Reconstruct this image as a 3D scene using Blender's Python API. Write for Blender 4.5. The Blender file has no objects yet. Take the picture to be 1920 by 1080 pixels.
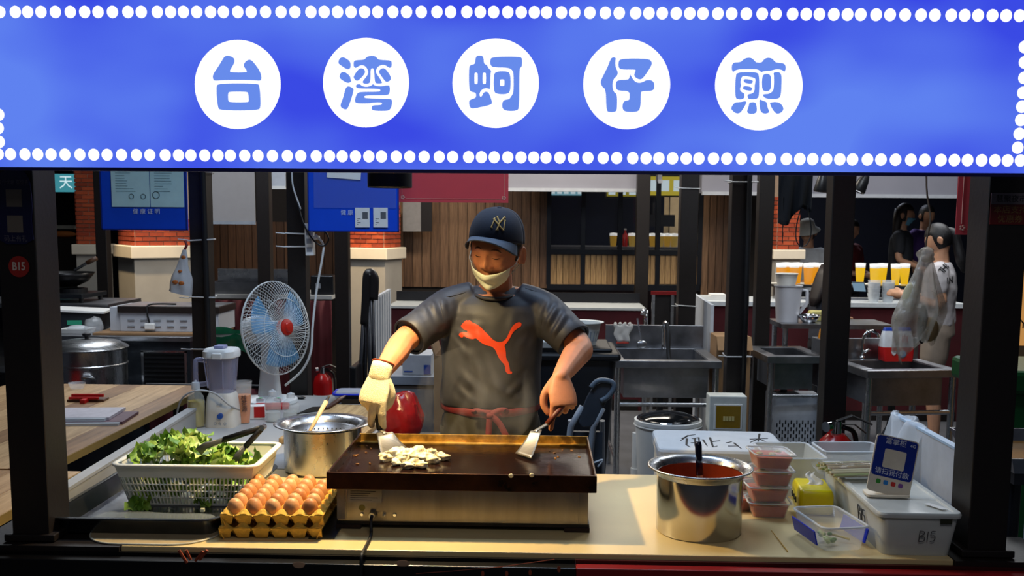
import bpy, bmesh, math, random
from mathutils import Vector, Matrix, noise
from mathutils.bvhtree import BVHTree
from math import sin, cos, pi, radians as rad, sqrt, atan2
random.seed(7)
SC = bpy.context.scene
COL = SC.collection
# ------------------------------------------------------------------ camera
FPX, CPX, CPY = 1867.0, 960.0, 627.0          # focal length and principal point for a 1920x1080 frame
CAM = Vector((0, 0, 1.64))
_y, _p, _r = rad(1.6), rad(6.5), rad(0.44)
_fw = Vector((-sin(_y)*cos(_p), cos(_y)*cos(_p), -sin(_p)))
_rt = Vector((cos(_y), sin(_y), 0)); _up = _rt.cross(_fw)
CR = _rt*cos(_r) + _up*sin(_r); CU = -_rt*sin(_r) + _up*cos(_r)
cam = bpy.data.objects.new('camera', bpy.data.cameras.new('camera')); COL.objects.link(cam)
cam.matrix_world = Matrix(((CR.x, CU.x, -_fw.x, 0), (CR.y, CU.y, -_fw.y, 0), (CR.z, CU.z, -_fw.z, CAM.z), (0, 0, 0, 1)))
cam.data.sensor_width = 36; cam.data.lens = FPX/1920*36
cam.data.shift_y = (CPY-540)/1920
cam.data.clip_start = .05; cam.data.clip_end = 100
cam.data.dof.use_dof = True; cam.data.dof.focus_distance = 3.25; cam.data.dof.aperture_fstop = 8.0
SC.camera = cam
# ------------------------------------------------------------------ world, lights, exposure
wd = bpy.data.worlds.new('night_market'); SC.world = wd; wd.use_nodes = True
wd.node_tree.nodes['Background'].inputs[0].default_value = (.55, .62, .8, 1)
wd.node_tree.nodes['Background'].inputs[1].default_value = .05
SC.view_settings.view_transform = 'Standard'; SC.view_settings.look = 'None'
SC.view_settings.exposure = 0.0; SC.view_settings.gamma = 1.0
SC.view_settings.use_curve_mapping = False
def area(name, loc, sx, sy, power, col, rot=(0, 0, 0), spread=180):
    l = bpy.data.lights.new(name, 'AREA'); l.shape = 'RECTANGLE'; l.size = sx; l.size_y = sy
    l.energy = power; l.color = col; l.spread = rad(spread)
    o = bpy.data.objects.new(name, l); COL.objects.link(o); o.location = loc; o.rotation_euler = rot
    return o
def spot(name, loc, target, power, col, angle=70, blend=.5, size=.05):
    l = bpy.data.lights.new(name, 'SPOT'); l.energy = power; l.color = col
    l.spot_size = rad(angle); l.spot_blend = blend; l.shadow_soft_size = size
    o = bpy.data.objects.new(name, l); COL.objects.link(o); o.location = loc
    o.rotation_euler = (Vector(target)-Vector(loc)).to_track_quat('-Z', 'Y').to_euler()
    return o
# unseen area lights under the hall ceiling, added to light the scene
area('hall_fill_light', (-2.0, 5.3, 3.25), .6, 1.8, 66, (.86, .92, 1))
area('hall_fill_light', (1.7, 5.3, 3.25), .6, 1.8, 62, (.88, .94, 1))
area('hall_fill_light', (-.25, 3.3, 3.2), 1.6, .4, 50, (.55, .73, 1))
area('hall_fill_light', (-3.4, 8.3, 3.25), .6, 1.6, 35, (.9, .95, 1))
area('hall_fill_light', (3.2, 7.6, 3.25), .6, 1.6, 60, (.95, .97, 1))
area('hall_fill_light', (0, 8.3, 3.25), 2.4, .5, 105, (1, .9, .76))
area('hall_fill_light', (3.4, 12.4, 3.25), .6, 1.6, 35, (.75, .82, 1))
area('front_fill_light', (.3, .3, 3.2), 1.2, 1.2, 14, (.95, .93, 1))  # unseen area light added in front of the stall as fill
# ------------------------------------------------------------------ pixel helpers (pixel of the 1920x1080 frame -> point)
def _ray(u, v): return CR*((u-CPX)/FPX) - CU*((v-CPY)/FPX) + _fw
def W(u, v, Y):
    d = _ray(u, v); return CAM + d*(Y/d.y)
def G(u, v, z):
    d = _ray(u, v); return CAM + d*((z-CAM.z)/d.z)
def px(p):
    d = Vector(p)-CAM; k = d.dot(_fw); return (CPX+FPX*d.dot(CR)/k, CPY-FPX*d.dot(CU)/k)
# ------------------------------------------------------------------ materials
def lin(h):
    if not isinstance(h, str): return tuple(h)[:3]
    c = [int(h[i:i+2], 16)/255 for i in (0, 2, 4)]
    return tuple(x/12.92 if x <= .04045 else ((x+.055)/1.055)**2.4 for x in c)
MATS = {}
def mat(name, col, rough=.5, metal=0., var=.12, scale=18., bump=0., bscale=None, stretch=(1, 1, 1), trans=0., alpha=1.,
        emit=0., ecol=None, sub=0., col2=None, spec=None, coat=0., ior=1.45, rvar=0., thr=None):
    if name in MATS: return MATS[name]
    m = bpy.data.materials.new(name); m.use_nodes = True; nt = m.node_tree; N = nt.nodes; L = nt.links
    b = N['Principled BSDF']; c = lin(col)
    c2 = lin(col2) if col2 else tuple(x*(1-var) for x in c)
    tc = N.new('ShaderNodeTexCoord'); mp = N.new('ShaderNodeMapping'); mp.inputs['Scale'].default_value = stretch
    L.new(tc.outputs['Object'], mp.inputs[0])
    nz = N.new('ShaderNodeTexNoise'); nz.inputs['Scale'].default_value = scale; nz.inputs['Detail'].default_value = 5
    nz.inputs['Roughness'].default_value = .6
    L.new(mp.outputs[0], nz.inputs['Vector'])
    rp = N.new('ShaderNodeValToRGB'); lo, hi = thr or (.3, .7)
    rp.color_ramp.elements[0].position = lo; rp.color_ramp.elements[1].position = hi
    rp.color_ramp.elements[0].color = (*c2, 1); rp.color_ramp.elements[1].color = (*[min(1, x*(1+var*.5)) for x in c], 1)
    L.new(nz.outputs[0], rp.inputs[0]); L.new(rp.outputs[0], b.inputs['Base Color'])
    b.inputs['Roughness'].default_value = rough; b.inputs['Metallic'].default_value = metal; b.inputs['IOR'].default_value = ior
    if rvar:
        mr = N.new('ShaderNodeMapRange'); mr.inputs[3].default_value = max(.02, rough-rvar); mr.inputs[4].default_value = min(1, rough+rvar)
        L.new(nz.outputs[0], mr.inputs[0]); L.new(mr.outputs[0], b.inputs['Roughness'])
    if spec is not None: b.inputs['Specular IOR Level'].default_value = spec
    if trans: b.inputs['Transmission Weight'].default_value = trans
    if alpha < 1: b.inputs['Alpha'].default_value = alpha
    if sub: b.inputs['Subsurface Weight'].default_value = sub; b.inputs['Subsurface Radius'].default_value = (.02, .01, .006); b.inputs['Subsurface Scale'].default_value = .5
    if coat: b.inputs['Coat Weight'].default_value = coat
    if emit:
        b.inputs['Emission Color'].default_value = (*lin(ecol or col), 1); b.inputs['Emission Strength'].default_value = emit
    if bump:
        n2 = N.new('ShaderNodeTexNoise'); n2.inputs['Scale'].default_value = bscale or scale*3; n2.inputs['Detail'].default_value = 4
        L.new(mp.outputs[0], n2.inputs['Vector'])
        bp = N.new('ShaderNodeBump'); bp.inputs['Strength'].default_value = min(1, bump*1.0); bp.inputs['Distance'].default_value = .01
        L.new(n2.outputs[0], bp.inputs['Height']); L.new(bp.outputs[0], b.inputs['Normal'])
    MATS[name] = m; return m
def glow(name, col, s=1.):
    if name in MATS: return MATS[name]
    m = bpy.data.materials.new(name); m.use_nodes = True; nt = m.node_tree; nt.nodes.clear()
    o = nt.nodes.new('ShaderNodeOutputMaterial'); e = nt.nodes.new('ShaderNodeEmission')
    e.inputs[0].default_value = (*lin(col), 1); e.inputs[1].default_value = s
    nt.links.new(e.outputs[0], o.inputs[0]); MATS[name] = m; return m
# ------------------------------------------------------------------ mesh building
class MB:
    def __init__(s, M=None): s.v = []; s.f = []; s.M = M
    def add(s, vs, fs):
        n = len(s.v)
        s.v += [tuple(s.M @ Vector(p)) if s.M else tuple(p) for p in vs]
        s.f += [tuple(i+n for i in f) for f in fs]; return s
    def box(s, x0, x1, y0, y1, z0, z1):
        return s.hexa([(x0, y0, z0), (x1, y0, z0), (x1, y1, z0), (x0, y1, z0), (x0, y0, z1), (x1, y0, z1), (x1, y1, z1), (x0, y1, z1)])
    def hexa(s, p): return s.add(p, [(3, 2, 1, 0), (4, 5, 6, 7), (0, 1, 5, 4), (1, 2, 6, 5), (2, 3, 7, 6), (3, 0, 4, 7)])
    def cb(s, c, d): return s.box(c[0]-d[0]/2, c[0]+d[0]/2, c[1]-d[1]/2, c[1]+d[1]/2, c[2]-d[2]/2, c[2]+d[2]/2)
    def tray(s, x0, x1, y0, y1, z0, z1, t, fl=0.):        # open box, walls t thick, opening out by fl
        o0 = [(x0, y0), (x1, y0), (x1, y1), (x0, y1)]; sg = [(-1, -1), (1, -1), (1, 1), (-1, 1)]
        a = [(x, y, z0) for x, y in o0]; b = [(x+i*fl, y+j*fl, z1) for (x, y), (i, j) in zip(o0, sg)]
        c = [(x+i*(fl-t), y+j*(fl-t), z1) for (x, y), (i, j) in zip(o0, sg)]; d = [(x-i*t, y-j*t, z0+t) for (x, y), (i, j) in zip(o0, sg)]
        f = [(3, 2, 1, 0), (12, 13, 14, 15)]
        for k in range(4):
            n = (k+1) % 4; f += [(k, n, 4+n, 4+k), (4+k, 4+n, 8+n, 8+k), (8+k, 8+n, 12+n, 12+k)]
        return s.add(a+b+c+d, f)
    def tube(s, pts, r, n=8, closed=False, caps=True):
        pts = [Vector(p) for p in pts]; m = len(pts)
        rs = r if isinstance(r, list) else [r]*m
        vs = []; prev = None
        for i, p in enumerate(pts):
            t = (pts[(i+1) % m]-pts[i-1]) if closed else (pts[min(i+1, m-1)]-pts[max(i-1, 0)])
            if t.length < 1e-9: t = Vector((0, 0, 1))
            t.normalize()
            if prev is None:
                a = Vector((0, 0, 1)) if abs(t.z) < .9 else Vector((1, 0, 0)); x = t.cross(a).normalized()
            else:
                x = prev-t*prev.dot(t)
                x = x.normalized() if x.length > 1e-6 else t.orthogonal().normalized()
            prev = x; y = t.cross(x)
            rr = rs[i]; ra, rb = rr if isinstance(rr, (tuple, list)) else (rr, rr)
            vs += [p+x*(ra*cos(2*pi*k/n))+y*(rb*sin(2*pi*k/n)) for k in range(n)]
        fs = []
        for i in range(m if closed else m-1):
            j = (i+1) % m
            fs += [(i*n+k, i*n+(k+1) % n, j*n+(k+1) % n, j*n+k) for k in range(n)]
        if caps and not closed: fs += [tuple(range(n-1, -1, -1)), tuple(range((m-1)*n, m*n))]
        return s.add(vs, fs)
    def cyl(s, p0, p1, r0, r1=None, n=16, caps=True): return s.tube([p0, p1], [r0, r0 if r1 is None else r1], n, caps=caps)
    def lathe(s, prof, n=32, c=(0, 0, 0), close=False):
        vs = []; fs = []; m = len(prof)
        for r, z in prof: vs += [(c[0]+max(r, 1e-5)*cos(2*pi*k/n), c[1]+max(r, 1e-5)*sin(2*pi*k/n), c[2]+z) for k in range(n)]
        for i in range(m if close else m-1):
            j = (i+1) % m
            fs += [(i*n+k, i*n+(k+1) % n, j*n+(k+1) % n, j*n+k) for k in range(n)]
        return s.add(vs, fs)
    def ell(s, c, r, n=16, m=10):
        r = r if isinstance(r, (tuple, list)) else (r, r, r)
        vs = [(c[0], c[1], c[2]-r[2])]; fs = []
        for i in range(1, m):
            a = -pi/2+pi*i/m
            vs += [(c[0]+r[0]*cos(a)*cos(2*pi*k/n), c[1]+r[1]*cos(a)*sin(2*pi*k/n), c[2]+r[2]*sin(a)) for k in range(n)]
        vs.append((c[0], c[1], c[2]+r[2]))
        for k in range(n): fs.append((0, 1+(k+1) % n, 1+k))
        for i in range(m-2):
            a = 1+i*n; b = a+n; fs += [(a+k, a+(k+1) % n, b+(k+1) % n, b+k) for k in range(n)]
        a = 1+(m-2)*n; fs += [(a+k, a+(k+1) % n, len(vs)-1) for k in range(n)]
        return s.add(vs, fs)
    def loft(s, rings, caps=True):                        # rings: lists of equal length
        n = len(rings[0]); vs = [p for r in rings for p in r]; fs = []
        for i in range(len(rings)-1): fs += [(i*n+k, i*n+(k+1) % n, (i+1)*n+(k+1) % n, (i+1)*n+k) for k in range(n)]
        if caps: fs += [tuple(range(n-1, -1, -1)), tuple(range((len(rings)-1)*n, len(rings)*n))]
        return s.add(vs, fs)
    def grid(s, fn, nu, nv):
        vs = [fn(i/nu, j/nv) for j in range(nv+1) for i in range(nu+1)]; w = nu+1
        return s.add(vs, [(j*w+i, j*w+i+1, (j+1)*w+i+1, (j+1)*w+i) for j in range(nv) for i in range(nu)])
    def prism(s, poly, a, b, axis='y'):                   # polygon in the plane across axis, from a to b
        f = {'y': lambda p, t: (p[0], t, p[1]), 'x': lambda p, t: (t, p[0], p[1]), 'z': lambda p, t: (p[0], p[1], t)}[axis]
        n = len(poly); vs = [f(p, a) for p in poly]+[f(p, b) for p in poly]
        return s.add(vs, [tuple(range(n)), tuple(range(2*n-1, n-1, -1))]+[((i+1) % n, i, n+i, n+(i+1) % n) for i in range(n)])
    def mesh(s, name):
        me = bpy.data.meshes.new(name); me.from_pydata(s.v, [], s.f); me.update()
        bm = bmesh.new(); bm.from_mesh(me); bmesh.ops.recalc_face_normals(bm, faces=bm.faces); bm.to_mesh(me); bm.free()
        return me
def rrect(x0, x1, y0, y1, r, n=4):
    out = []
    for cx, cy, a in ((x1-r, y1-r, 0), (x0+r, y1-r, 90), (x0+r, y0+r, 180), (x1-r, y0+r, 270)):
        out += [(cx+r*cos(rad(a+90*k/n)), cy+r*sin(rad(a+90*k/n))) for k in range(n+1)]
    return out
def obj(name, mb, m, parent=None, smooth=False, bevel=0., seg=2, sub=0, solid=0., loc=None, rz=0., ang=40):
    me = mb.mesh(name) if isinstance(mb, MB) else mb
    if m is not None and not me.materials: me.materials.append(m)
    o = bpy.data.objects.new(name, me); COL.objects.link(o)
    if parent is not None: o.parent = parent
    if loc is not None: o.location = loc
    if rz: o.rotation_euler = (0, 0, rz)
    if smooth:
        me.shade_smooth()
        if smooth == 'a': me.set_sharp_from_angle(angle=rad(ang))
    if solid: d = o.modifiers.new('s', 'SOLIDIFY'); d.thickness = solid; d.offset = 0
    if bevel:
        d = o.modifiers.new('b', 'BEVEL'); d.width = bevel; d.segments = seg; d.limit_method = 'ANGLE'; d.angle_limit = rad(35)
    if sub: d = o.modifiers.new('u', 'SUBSURF'); d.levels = sub; d.render_levels = sub
    return o
def tag(o, label, cat, group=None):
    o['label'] = label; o['category'] = cat
    if group: o['group'] = group
    return o
def thing(name, label, cat, loc=(0, 0, 0), rz=0., group=None):
    o = bpy.data.objects.new(name, None); COL.objects.link(o); o.location = loc; o.rotation_euler = (0, 0, rz)
    o.empty_display_size = .05
    return tag(o, label, cat, group)
def solo(name, mb, m, label, cat, group=None, **k): return tag(obj(name, mb, m, **k), label, cat, group)
def struct(name, mb, m, parent=None, **k):
    o = obj(name, mb, m, parent, **k)
    if parent is None: o['kind'] = 'structure'
    return o
def dup(root, loc=None, rz=None, label=None, group=None):
    r = root.copy(); COL.objects.link(r)
    if loc is not None: r.location = loc
    if rz is not None: r.rotation_euler = (0, 0, rz)
    if label: r['label'] = label
    if group: r['group'] = group
    for ch in list(root.children):
        c = ch.copy(); COL.objects.link(c); c.parent = r
        for g in list(ch.children):
            d = g.copy(); COL.objects.link(d); d.parent = c
    return r
def chaikin(p, it=1, q=.25):
    for _ in range(it):
        o = []
        for i in range(len(p)):
            a, b = p[i], p[(i+1) % len(p)]
            o += [(a[0]+(b[0]-a[0])*q, a[1]+(b[1]-a[1])*q), (a[0]+(b[0]-a[0])*(1-q), a[1]+(b[1]-a[1])*(1-q))]
        p = o
    return p
def fill2d(splines, depth=.0006):                           # flat filled outlines with holes, in local xz, facing -y
    cu = bpy.data.curves.new('outline', 'CURVE'); cu.dimensions = '2D'; cu.fill_mode = 'BOTH'; cu.extrude = depth/2
    for p in splines:
        sp = cu.splines.new('POLY'); sp.points.add(len(p)-1); sp.use_cyclic_u = True
        for q, (x, y) in zip(sp.points, p): q.co = (x, y, 0, 1)
    return to_mesh(cu)
def to_mesh(cu, M=None):
    o = bpy.data.objects.new('tmp', cu); COL.objects.link(o)
    dg = bpy.context.evaluated_depsgraph_get(); me = bpy.data.meshes.new_from_object(o.evaluated_get(dg))
    bpy.data.objects.remove(o); me.transform(M or Matrix.Rotation(pi/2, 4, 'X')); me.materials.clear()
    return me
def text_mesh(body, size, depth=.0006, align='CENTER', sx=1., bold=0.):
    cu = bpy.data.curves.new('lettering', 'FONT'); cu.body = body; cu.size = size; cu.extrude = depth/2
    cu.align_x = align; cu.align_y = 'CENTER'; cu.resolution_u = 2; cu.offset = bold
    return to_mesh(cu, Matrix.Rotation(pi/2, 4, 'X') @ Matrix.Scale(sx, 4, (1, 0, 0)))
def text(body, size, m, parent, loc, rot=(0, 0, 0), name='lettering', sx=1., bold=0., align='CENTER'):
    o = obj(name, text_mesh(body, size, sx=sx, bold=bold, align=align), m, parent); o.location = loc; o.rotation_euler = rot
    return o
def smooth_path(pts, k=6):
    pts = [Vector(p) for p in pts]; out = []
    for i in range(len(pts)-1):
        a = pts[max(i-1, 0)]; b = pts[i]; c = pts[i+1]; d = pts[min(i+2, len(pts)-1)]
        for j in range(k):
            t = j/k
            out.append(.5*((2*b)+(c-a)*t+(2*a-5*b+4*c-d)*t*t+(3*b-a-3*c+d)*t**3))
    return out+[pts[-1]]
# ------------------------------------------------------------------ shared materials
BLACKST = mat('black painted steel', '15161b', .42, .2, bump=.05, scale=40)
BLACKDK = mat('dark brown painted steel', '17100d', .5, 0, bump=.05, scale=30)
STEEL = mat('stainless steel', 'b9bcc0', .28, 1, var=.18, scale=9, stretch=(1, 6, 1), bump=.02, rvar=.1)
STEELW = mat('worn stainless steel', '8f9196', .38, 1, var=.3, scale=7, bump=.06, rvar=.14)
CHROME = mat('chrome', 'd8dadd', .1, 1, var=.05)
WHITEP = mat('white plastic', 'dcdcd8', .4, var=.06, scale=8)
GREYP = mat('grey plastic', '8a8f96', .45)
BLKP = mat('black plastic', '121316', .4)
RUBBER = mat('black cable rubber', '0d0d0f', .5)
BLUEP = mat('blue plastic', '1230c8', .35)
REDP = mat('red plastic', 'b51512', .35)
PAPER = mat('white paper', 'd9d9d6', .8, var=.06)
INK = mat('black ink', '17171b', .7)
CARD = mat('brown cardboard', '8a6a48', .85, var=.15, scale=12)
CLEAR = mat('clear plastic', 'eef2f5', .12, var=.02, alpha=.22, spec=.6)
FROST = mat('frosted plastic', 'd5dbe0', .35, var=.05, alpha=.55)
TRAYST = mat('wet tray steel', '6c7074', .24, .95, var=.35, scale=5, rvar=.12, bump=.03)
MAROON = mat('maroon cloth', '4a0f16', .85, var=.25, scale=6)
# ================================================================== the setting
FLOORM = mat('grey screed floor', '55565a', .55, var=.3, scale=3, bump=.05, bscale=60)
CEILM = mat('dark ceiling paint', '1b1c22', .8)
NAVY = mat('dark navy wall paint', '0e1326', .7, var=.3, scale=2)
struct('floor', MB().box(-9, 9, -1, 17, -.1, 0), FLOORM)
struct('ceiling', MB().box(-9, 9, 3.3, 17, 3.3, 3.4), CEILM)
struct('wall_far', MB().box(-9, 9, 15.5, 15.7, 0, 3.3), NAVY)
struct('wall_left', MB().box(-8.2, -8, 3, 15.5, 0, 3.3), NAVY)
struct('wall_right', MB().box(8, 8.2, 3, 15.5, 0, 3.3), NAVY)
# ---- wooden plank wall at the back of the hall
def woodmat(name, a, b, sc=9, st=(14, 14, .8), rough=.6):
    return mat(name, a, rough, var=.3, scale=sc, stretch=st, col2=b, bump=.08, bscale=30)
WD_DARK = [woodmat('dark stained plank %s' % k, a, b, st=(6+k, 6, .5)) for k, (a, b) in enumerate((('5a3a22', '38210f'), ('4d3019', '2e1a0c'), ('634228', '40281a')))]
WD_MID = [woodmat('brown pine plank %s' % k, a, b, st=(5+k, 5, .5)) for k, (a, b) in enumerate((('6f5138', '4a3321'), ('7d5d42', '553c28'), ('664a34', '412c1d'), ('866548', '5c432d')))]
WD_PALE = [woodmat('pale pine plank %s' % k, a, b, st=(5+k, 5, .6)) for k, (a, b) in enumerate((('9a7a50', '6b5233'), ('a8875a', '75593a'), ('8c6c45', '5d462c')))]
YB = 10.2
def planks(parent, u0, u1, v0, v1, Y, wpx, mats, vref=None):
    a = W(u0, v0, Y); b = W(u1, v1, Y); w = wpx/FPX*Y
    n = max(1, round((b.x-a.x)/w)); w = (b.x-a.x)/n
    me = MB().box(-w/2+.003, w/2-.003, -.016, 0, b.z, a.z).mesh('plank')
    for i in range(n):
        m2 = me.copy(); o = obj('plank', m2, mats[random.randrange(len(mats))], parent)
        pw = parent.matrix_world.translation if parent.parent is None else Vector((0, 0, 0))
        o.location = (a.x+w*(i+.5)-pw.x, Y-random.random()*.006-pw.y, -pw.z); 
def wallseg(name, u0, u1, Y, m=None, z1=3.3):
    a = W(u0, 450, Y).x; b = W(u1, 450, Y).x
    return struct(name, MB().box(a, b, Y, Y+.15, 0, z1), m or mat('dark batten wall', '1a120c', .8))
wb = wallseg('wall_back', 395, 1028, YB)
planks(wb, 398, 640, 415, 530, YB, 15, WD_DARK)
planks(wb, 740, 1028, 318, 540, YB, 17, WD_MID)
wb2 = wallseg('wall_back_right', 1312, 1428, YB)
planks(wb2, 1318, 1378, 355, 560, YB, 13, WD_MID)
# shop window in black frames with pine boards under the glass
FRAME = mat('black window frame', '15181f', .4, .3)
GLASSM = mat('dark shop glass', '2a3040', .05, var=.05, alpha=.16, spec=.6)
wn = struct('window_1', MB().box(W(1026, 450, YB).x, W(1314, 450, YB).x, YB-.03, YB+.05, W(1100, 540, YB).z-.02, W(1100, 533, YB).z), FRAME)
zs = [W(1100, v, YB).z for v in (340, 473, 477, 533)]
xs = [W(u, 450, YB).x for u in (1029, 1093, 1162, 1233, 1312)]
for x in xs: obj('window_frame', MB().box(x-.022, x+.022, YB-.03, YB+.04, zs[3], zs[0]+.3), FRAME, wn)
obj('window_rail', MB().box(xs[0], xs[-1], YB-.035, YB+.04, zs[2], zs[1]+.03), FRAME, wn)
for x0, x1 in zip(xs, xs[1:]):
    obj('pane', MB().box(x0+.02, x1-.02, YB, YB+.008, zs[1], zs[0]+.3), GLASSM, wn)
for u0, u1 in ((1032, 1090), (1097, 1158), (1166, 1229), (1237, 1308)): planks(wn, u0, u1, 477, 533, YB, 11, WD_PALE)
# pale fascia band running over the wall
FASC = mat('pale grey fascia', '83838d', .6, var=.08, scale=2)
for i, (u0, u1, v1) in enumerate(((953, 1196, 355), (1232, 1240, 340), (1314, 1428, 362), (1478, 1790, 366))):
    a = W(u0, v1, 9.6); b = W(u1, v1, 9.6)
    struct('trim_%d' % (i+1), MB().box(a.x, b.x, 9.55, 9.7, a.z, a.z+.5), FASC)
    struct('trim_%d' % (i+11), MB().box(a.x, b.x, 9.5, 9.56, a.z-.02, a.z+.012), mat('white shelf edge', 'a9adb4', .5))
# ---- brick piers with plastered cornice and base
BRICK = [mat('red brick %d' % k, c, .8, var=.25, scale=25, bump=.15) for k, c in enumerate(('a0401f', '8c3417', 'ad4a26', '96391d'))]
MORTAR = mat('pale mortar', 'a08a78', .9)
PLAST = mat('cream plaster cornice', 'd9cdb8', .7, var=.08, scale=5)
PLASTG = mat('grey plaster base', 'a09a90', .75, var=.1, scale=4)
def pier(n, u, vtop, vbot, Y, ang, w, zlo, zhi, h=.041, L=.135, brick_faces=(0, 1)):
    c = W(u, vtop, Y); zc1 = W(u, vtop, Y).z; zc0 = W(u, vbot, Y).z; e = .05
    root = struct('wall_pier_%d' % n, MB().box(0, w, 0, w, 0, 3.3), MORTAR); root.location = (c.x, c.y, 0); root.rotation_euler = (0, 0, rad(ang))
    obj('cornice', MB().box(-e, w+e, -e, w+e, zc0, zc1), PLAST, root, bevel=.008)
    obj('pier_base', MB().box(-.015, w+.015, -.015, w+.015, 0, zc0-.002), PLASTG, root)
    nb = max(1, round(w/L)); L = w/nb
    meA = [MB().box(.004, L-.004, -.012, .01, .004, h-.004).mesh('brick') for _ in BRICK]
    meB = [MB().box(-.012, .01, .004, L-.004, .004, h-.004).mesh('brick') for _ in BRICK]
    for k, m in enumerate(BRICK): meA[k].materials.append(m); meB[k].materials.append(m)
    r = 0; z = max(zc1, zlo)
    while z < zhi:
        off = (L/2 if r % 2 else 0)
        for f in brick_faces:
            for i in range(nb+(1 if off else 0)):
                p = i*L-off; s = 1.
                if p < 0: s = (L+p)/L; p = 0
                if p+L*s > w+1e-4: s = (w-p)/L
                if s < .2: continue
                k = random.randrange(len(BRICK)); o = obj('brick', (meA if f == 0 else meB)[k], None, root)
                o.location = (p, 0, z) if f == 0 else (0, p, z)
                o.scale = (s, 1, 1) if f == 0 else (1, s, 1)
        z += h; r += 1
    return root
pier(1, 146, 458, 477, 9.9, 8, .24, 0, 2.16)
pier(2, 253, 461, 485, 8.9, 38, .5, 0, 1.62)
pier(3, 720, 465, 487, 9.4, 74, .36, 0, 1.75)
pier(4, 1456, 468, 486, 9.4, 12, .22, 0, 1.85)
spot('pier_downlight', (W(250, 450, 8.9).x-.1, 8.2, 3.2), W(250, 470, 8.9), 420, (1, .76, .45), 30, .8)
spot('pier_downlight', (W(690, 450, 9.3).x, 8.5, 3.2), W(690, 470, 9.3), 380, (1, .76, .45), 26, .8)
spot('pier_downlight', (W(1470, 450, 9.3).x, 8.7, 3.2), W(1470, 450, 9.3), 70, (1, .85, .65), 26, .8)
# ---- light steel posts of the stalls
POSTM = mat('black brown powder coat', '1a1513', .45, .1, bump=.06, scale=60, var=.2)
TIE = mat('white nylon tie', 'd6d6d4', .4)
def post(n, u, Y, w, ties=(), vref=325, label=None, cable=False, d=None):
    x = W(u, vref, Y).x; d = d or w
    r = thing('stall_post', label, 'post', (x, Y+d/2, 0), 0, 'black posts of the stalls')
    obj('post_tube', MB().box(-w/2, w/2, -d/2, d/2, .012, 2.9), POSTM, r, bevel=.004)
    obj('base_plate', MB().box(-w/2-.04, w/2+.04, -d/2-.04, d/2+.04, 0, .012), POSTM, r)
    for v in ties:
        z = W(u, v, Y).z; p = [(-w/2-.006, -d/2-.006), (w/2+.006+(.03 if cable else 0), -d/2-(.03 if cable else .006)), (w/2+.006, d/2+.006), (-w/2-.006, d/2+.006)]
        obj('cable_tie', MB().tube([(x_, y_, z+random.uniform(-.006, .006)) for x_, y_ in p], .0035, 6, closed=True).cyl((-w/2-.005, -d/2-.006, z), (-w/2-.05, -d/2-.02, z+.004), .003, n=6), TIE, r)
    if cable:
        obj('cable', MB().tube([(w/2-.008, -d/2-.016, .5), (w/2-.005, -d/2-.018, 1.2), (w/2-.01, -d/2-.016, 2.0), (w/2-.008, -d/2-.016, 2.85)], .015, 10), RUBBER, r, smooth=True)
    return r
post(0, 184, 7.5, .085, (), label='thin black post left of the first blue notice board')
post(0, 369, 4.72, .088, (322, 450, 559, 655), label='black post with white cable ties holding the hanging snack bag', cable=True)
post(0, 491, 6.3, .082, (), label='black post between the grey screen and the power strip post')
post(0, 553, 4.85, .09, (438, 463), label='black post carrying the white power strip above the fan')
post(0, 638, 6.2, .085, (), label='black post under the second blue notice board beside the folded chair')
post(0, 1208, 9.3, .12, (), label='distant black post in front of the shop window')
post(0, 1295, 6.95, .12, (352, 574), label='black post with two cable ties behind the sink by the cook')
post(0, 1391, 5.65, .1, (340, 668), label='black post with thick cable running down to the breaker box', cable=True)
post(0, 1440, 6.78, .1, (), label='black post beside the hanging black apron')
post(0, 1585, 4.6, .105, (), label='wide black post in front of the right-hand sinks')
# front posts of this stall
def fpost(u, sgn, label):
    x = W(u, 330, 2.56).x
    r = thing('stall_post', label, 'post', (x, 2.585, 0), 0, 'black posts of the stalls')
    obj('post_tube', MB().box(-.05, .05, -.04, .08, .78, 2.3), BLACKDK, r, bevel=.004)
    obj('post_foot', MB().box(-.068, .068, -.05, .095, .781, .8), BLACKDK, r, bevel=.003)
    return r
PL = fpost(31, 1, 'thick black front post with the red B15 disc')
PR = fpost(1890, -1, 'thick black front post with the red voucher sticker')
# hall beams above the stall carry lamp, boards and banners
struct('trim_20', MB().box(-2.6, 2.6, 4.66, 4.96, 2.3, 2.4), BLACKST)
struct('trim_24', MB().box(1.2, 1.75, 3.53, 3.58, 2.3, 2.4), BLACKST)
struct('trim_21', MB().box(-1.35, 1.3, 3.0, 3.06, 2.3, 2.38), BLACKST)
struct('trim_22', MB().box(-1.3, -1.22, 2.55, 4.9, 2.4, 2.48), BLACKST)
struct('trim_23', MB().box(1.2, 1.28, 2.55, 4.9, 2.4, 2.48), BLACKST)
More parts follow.
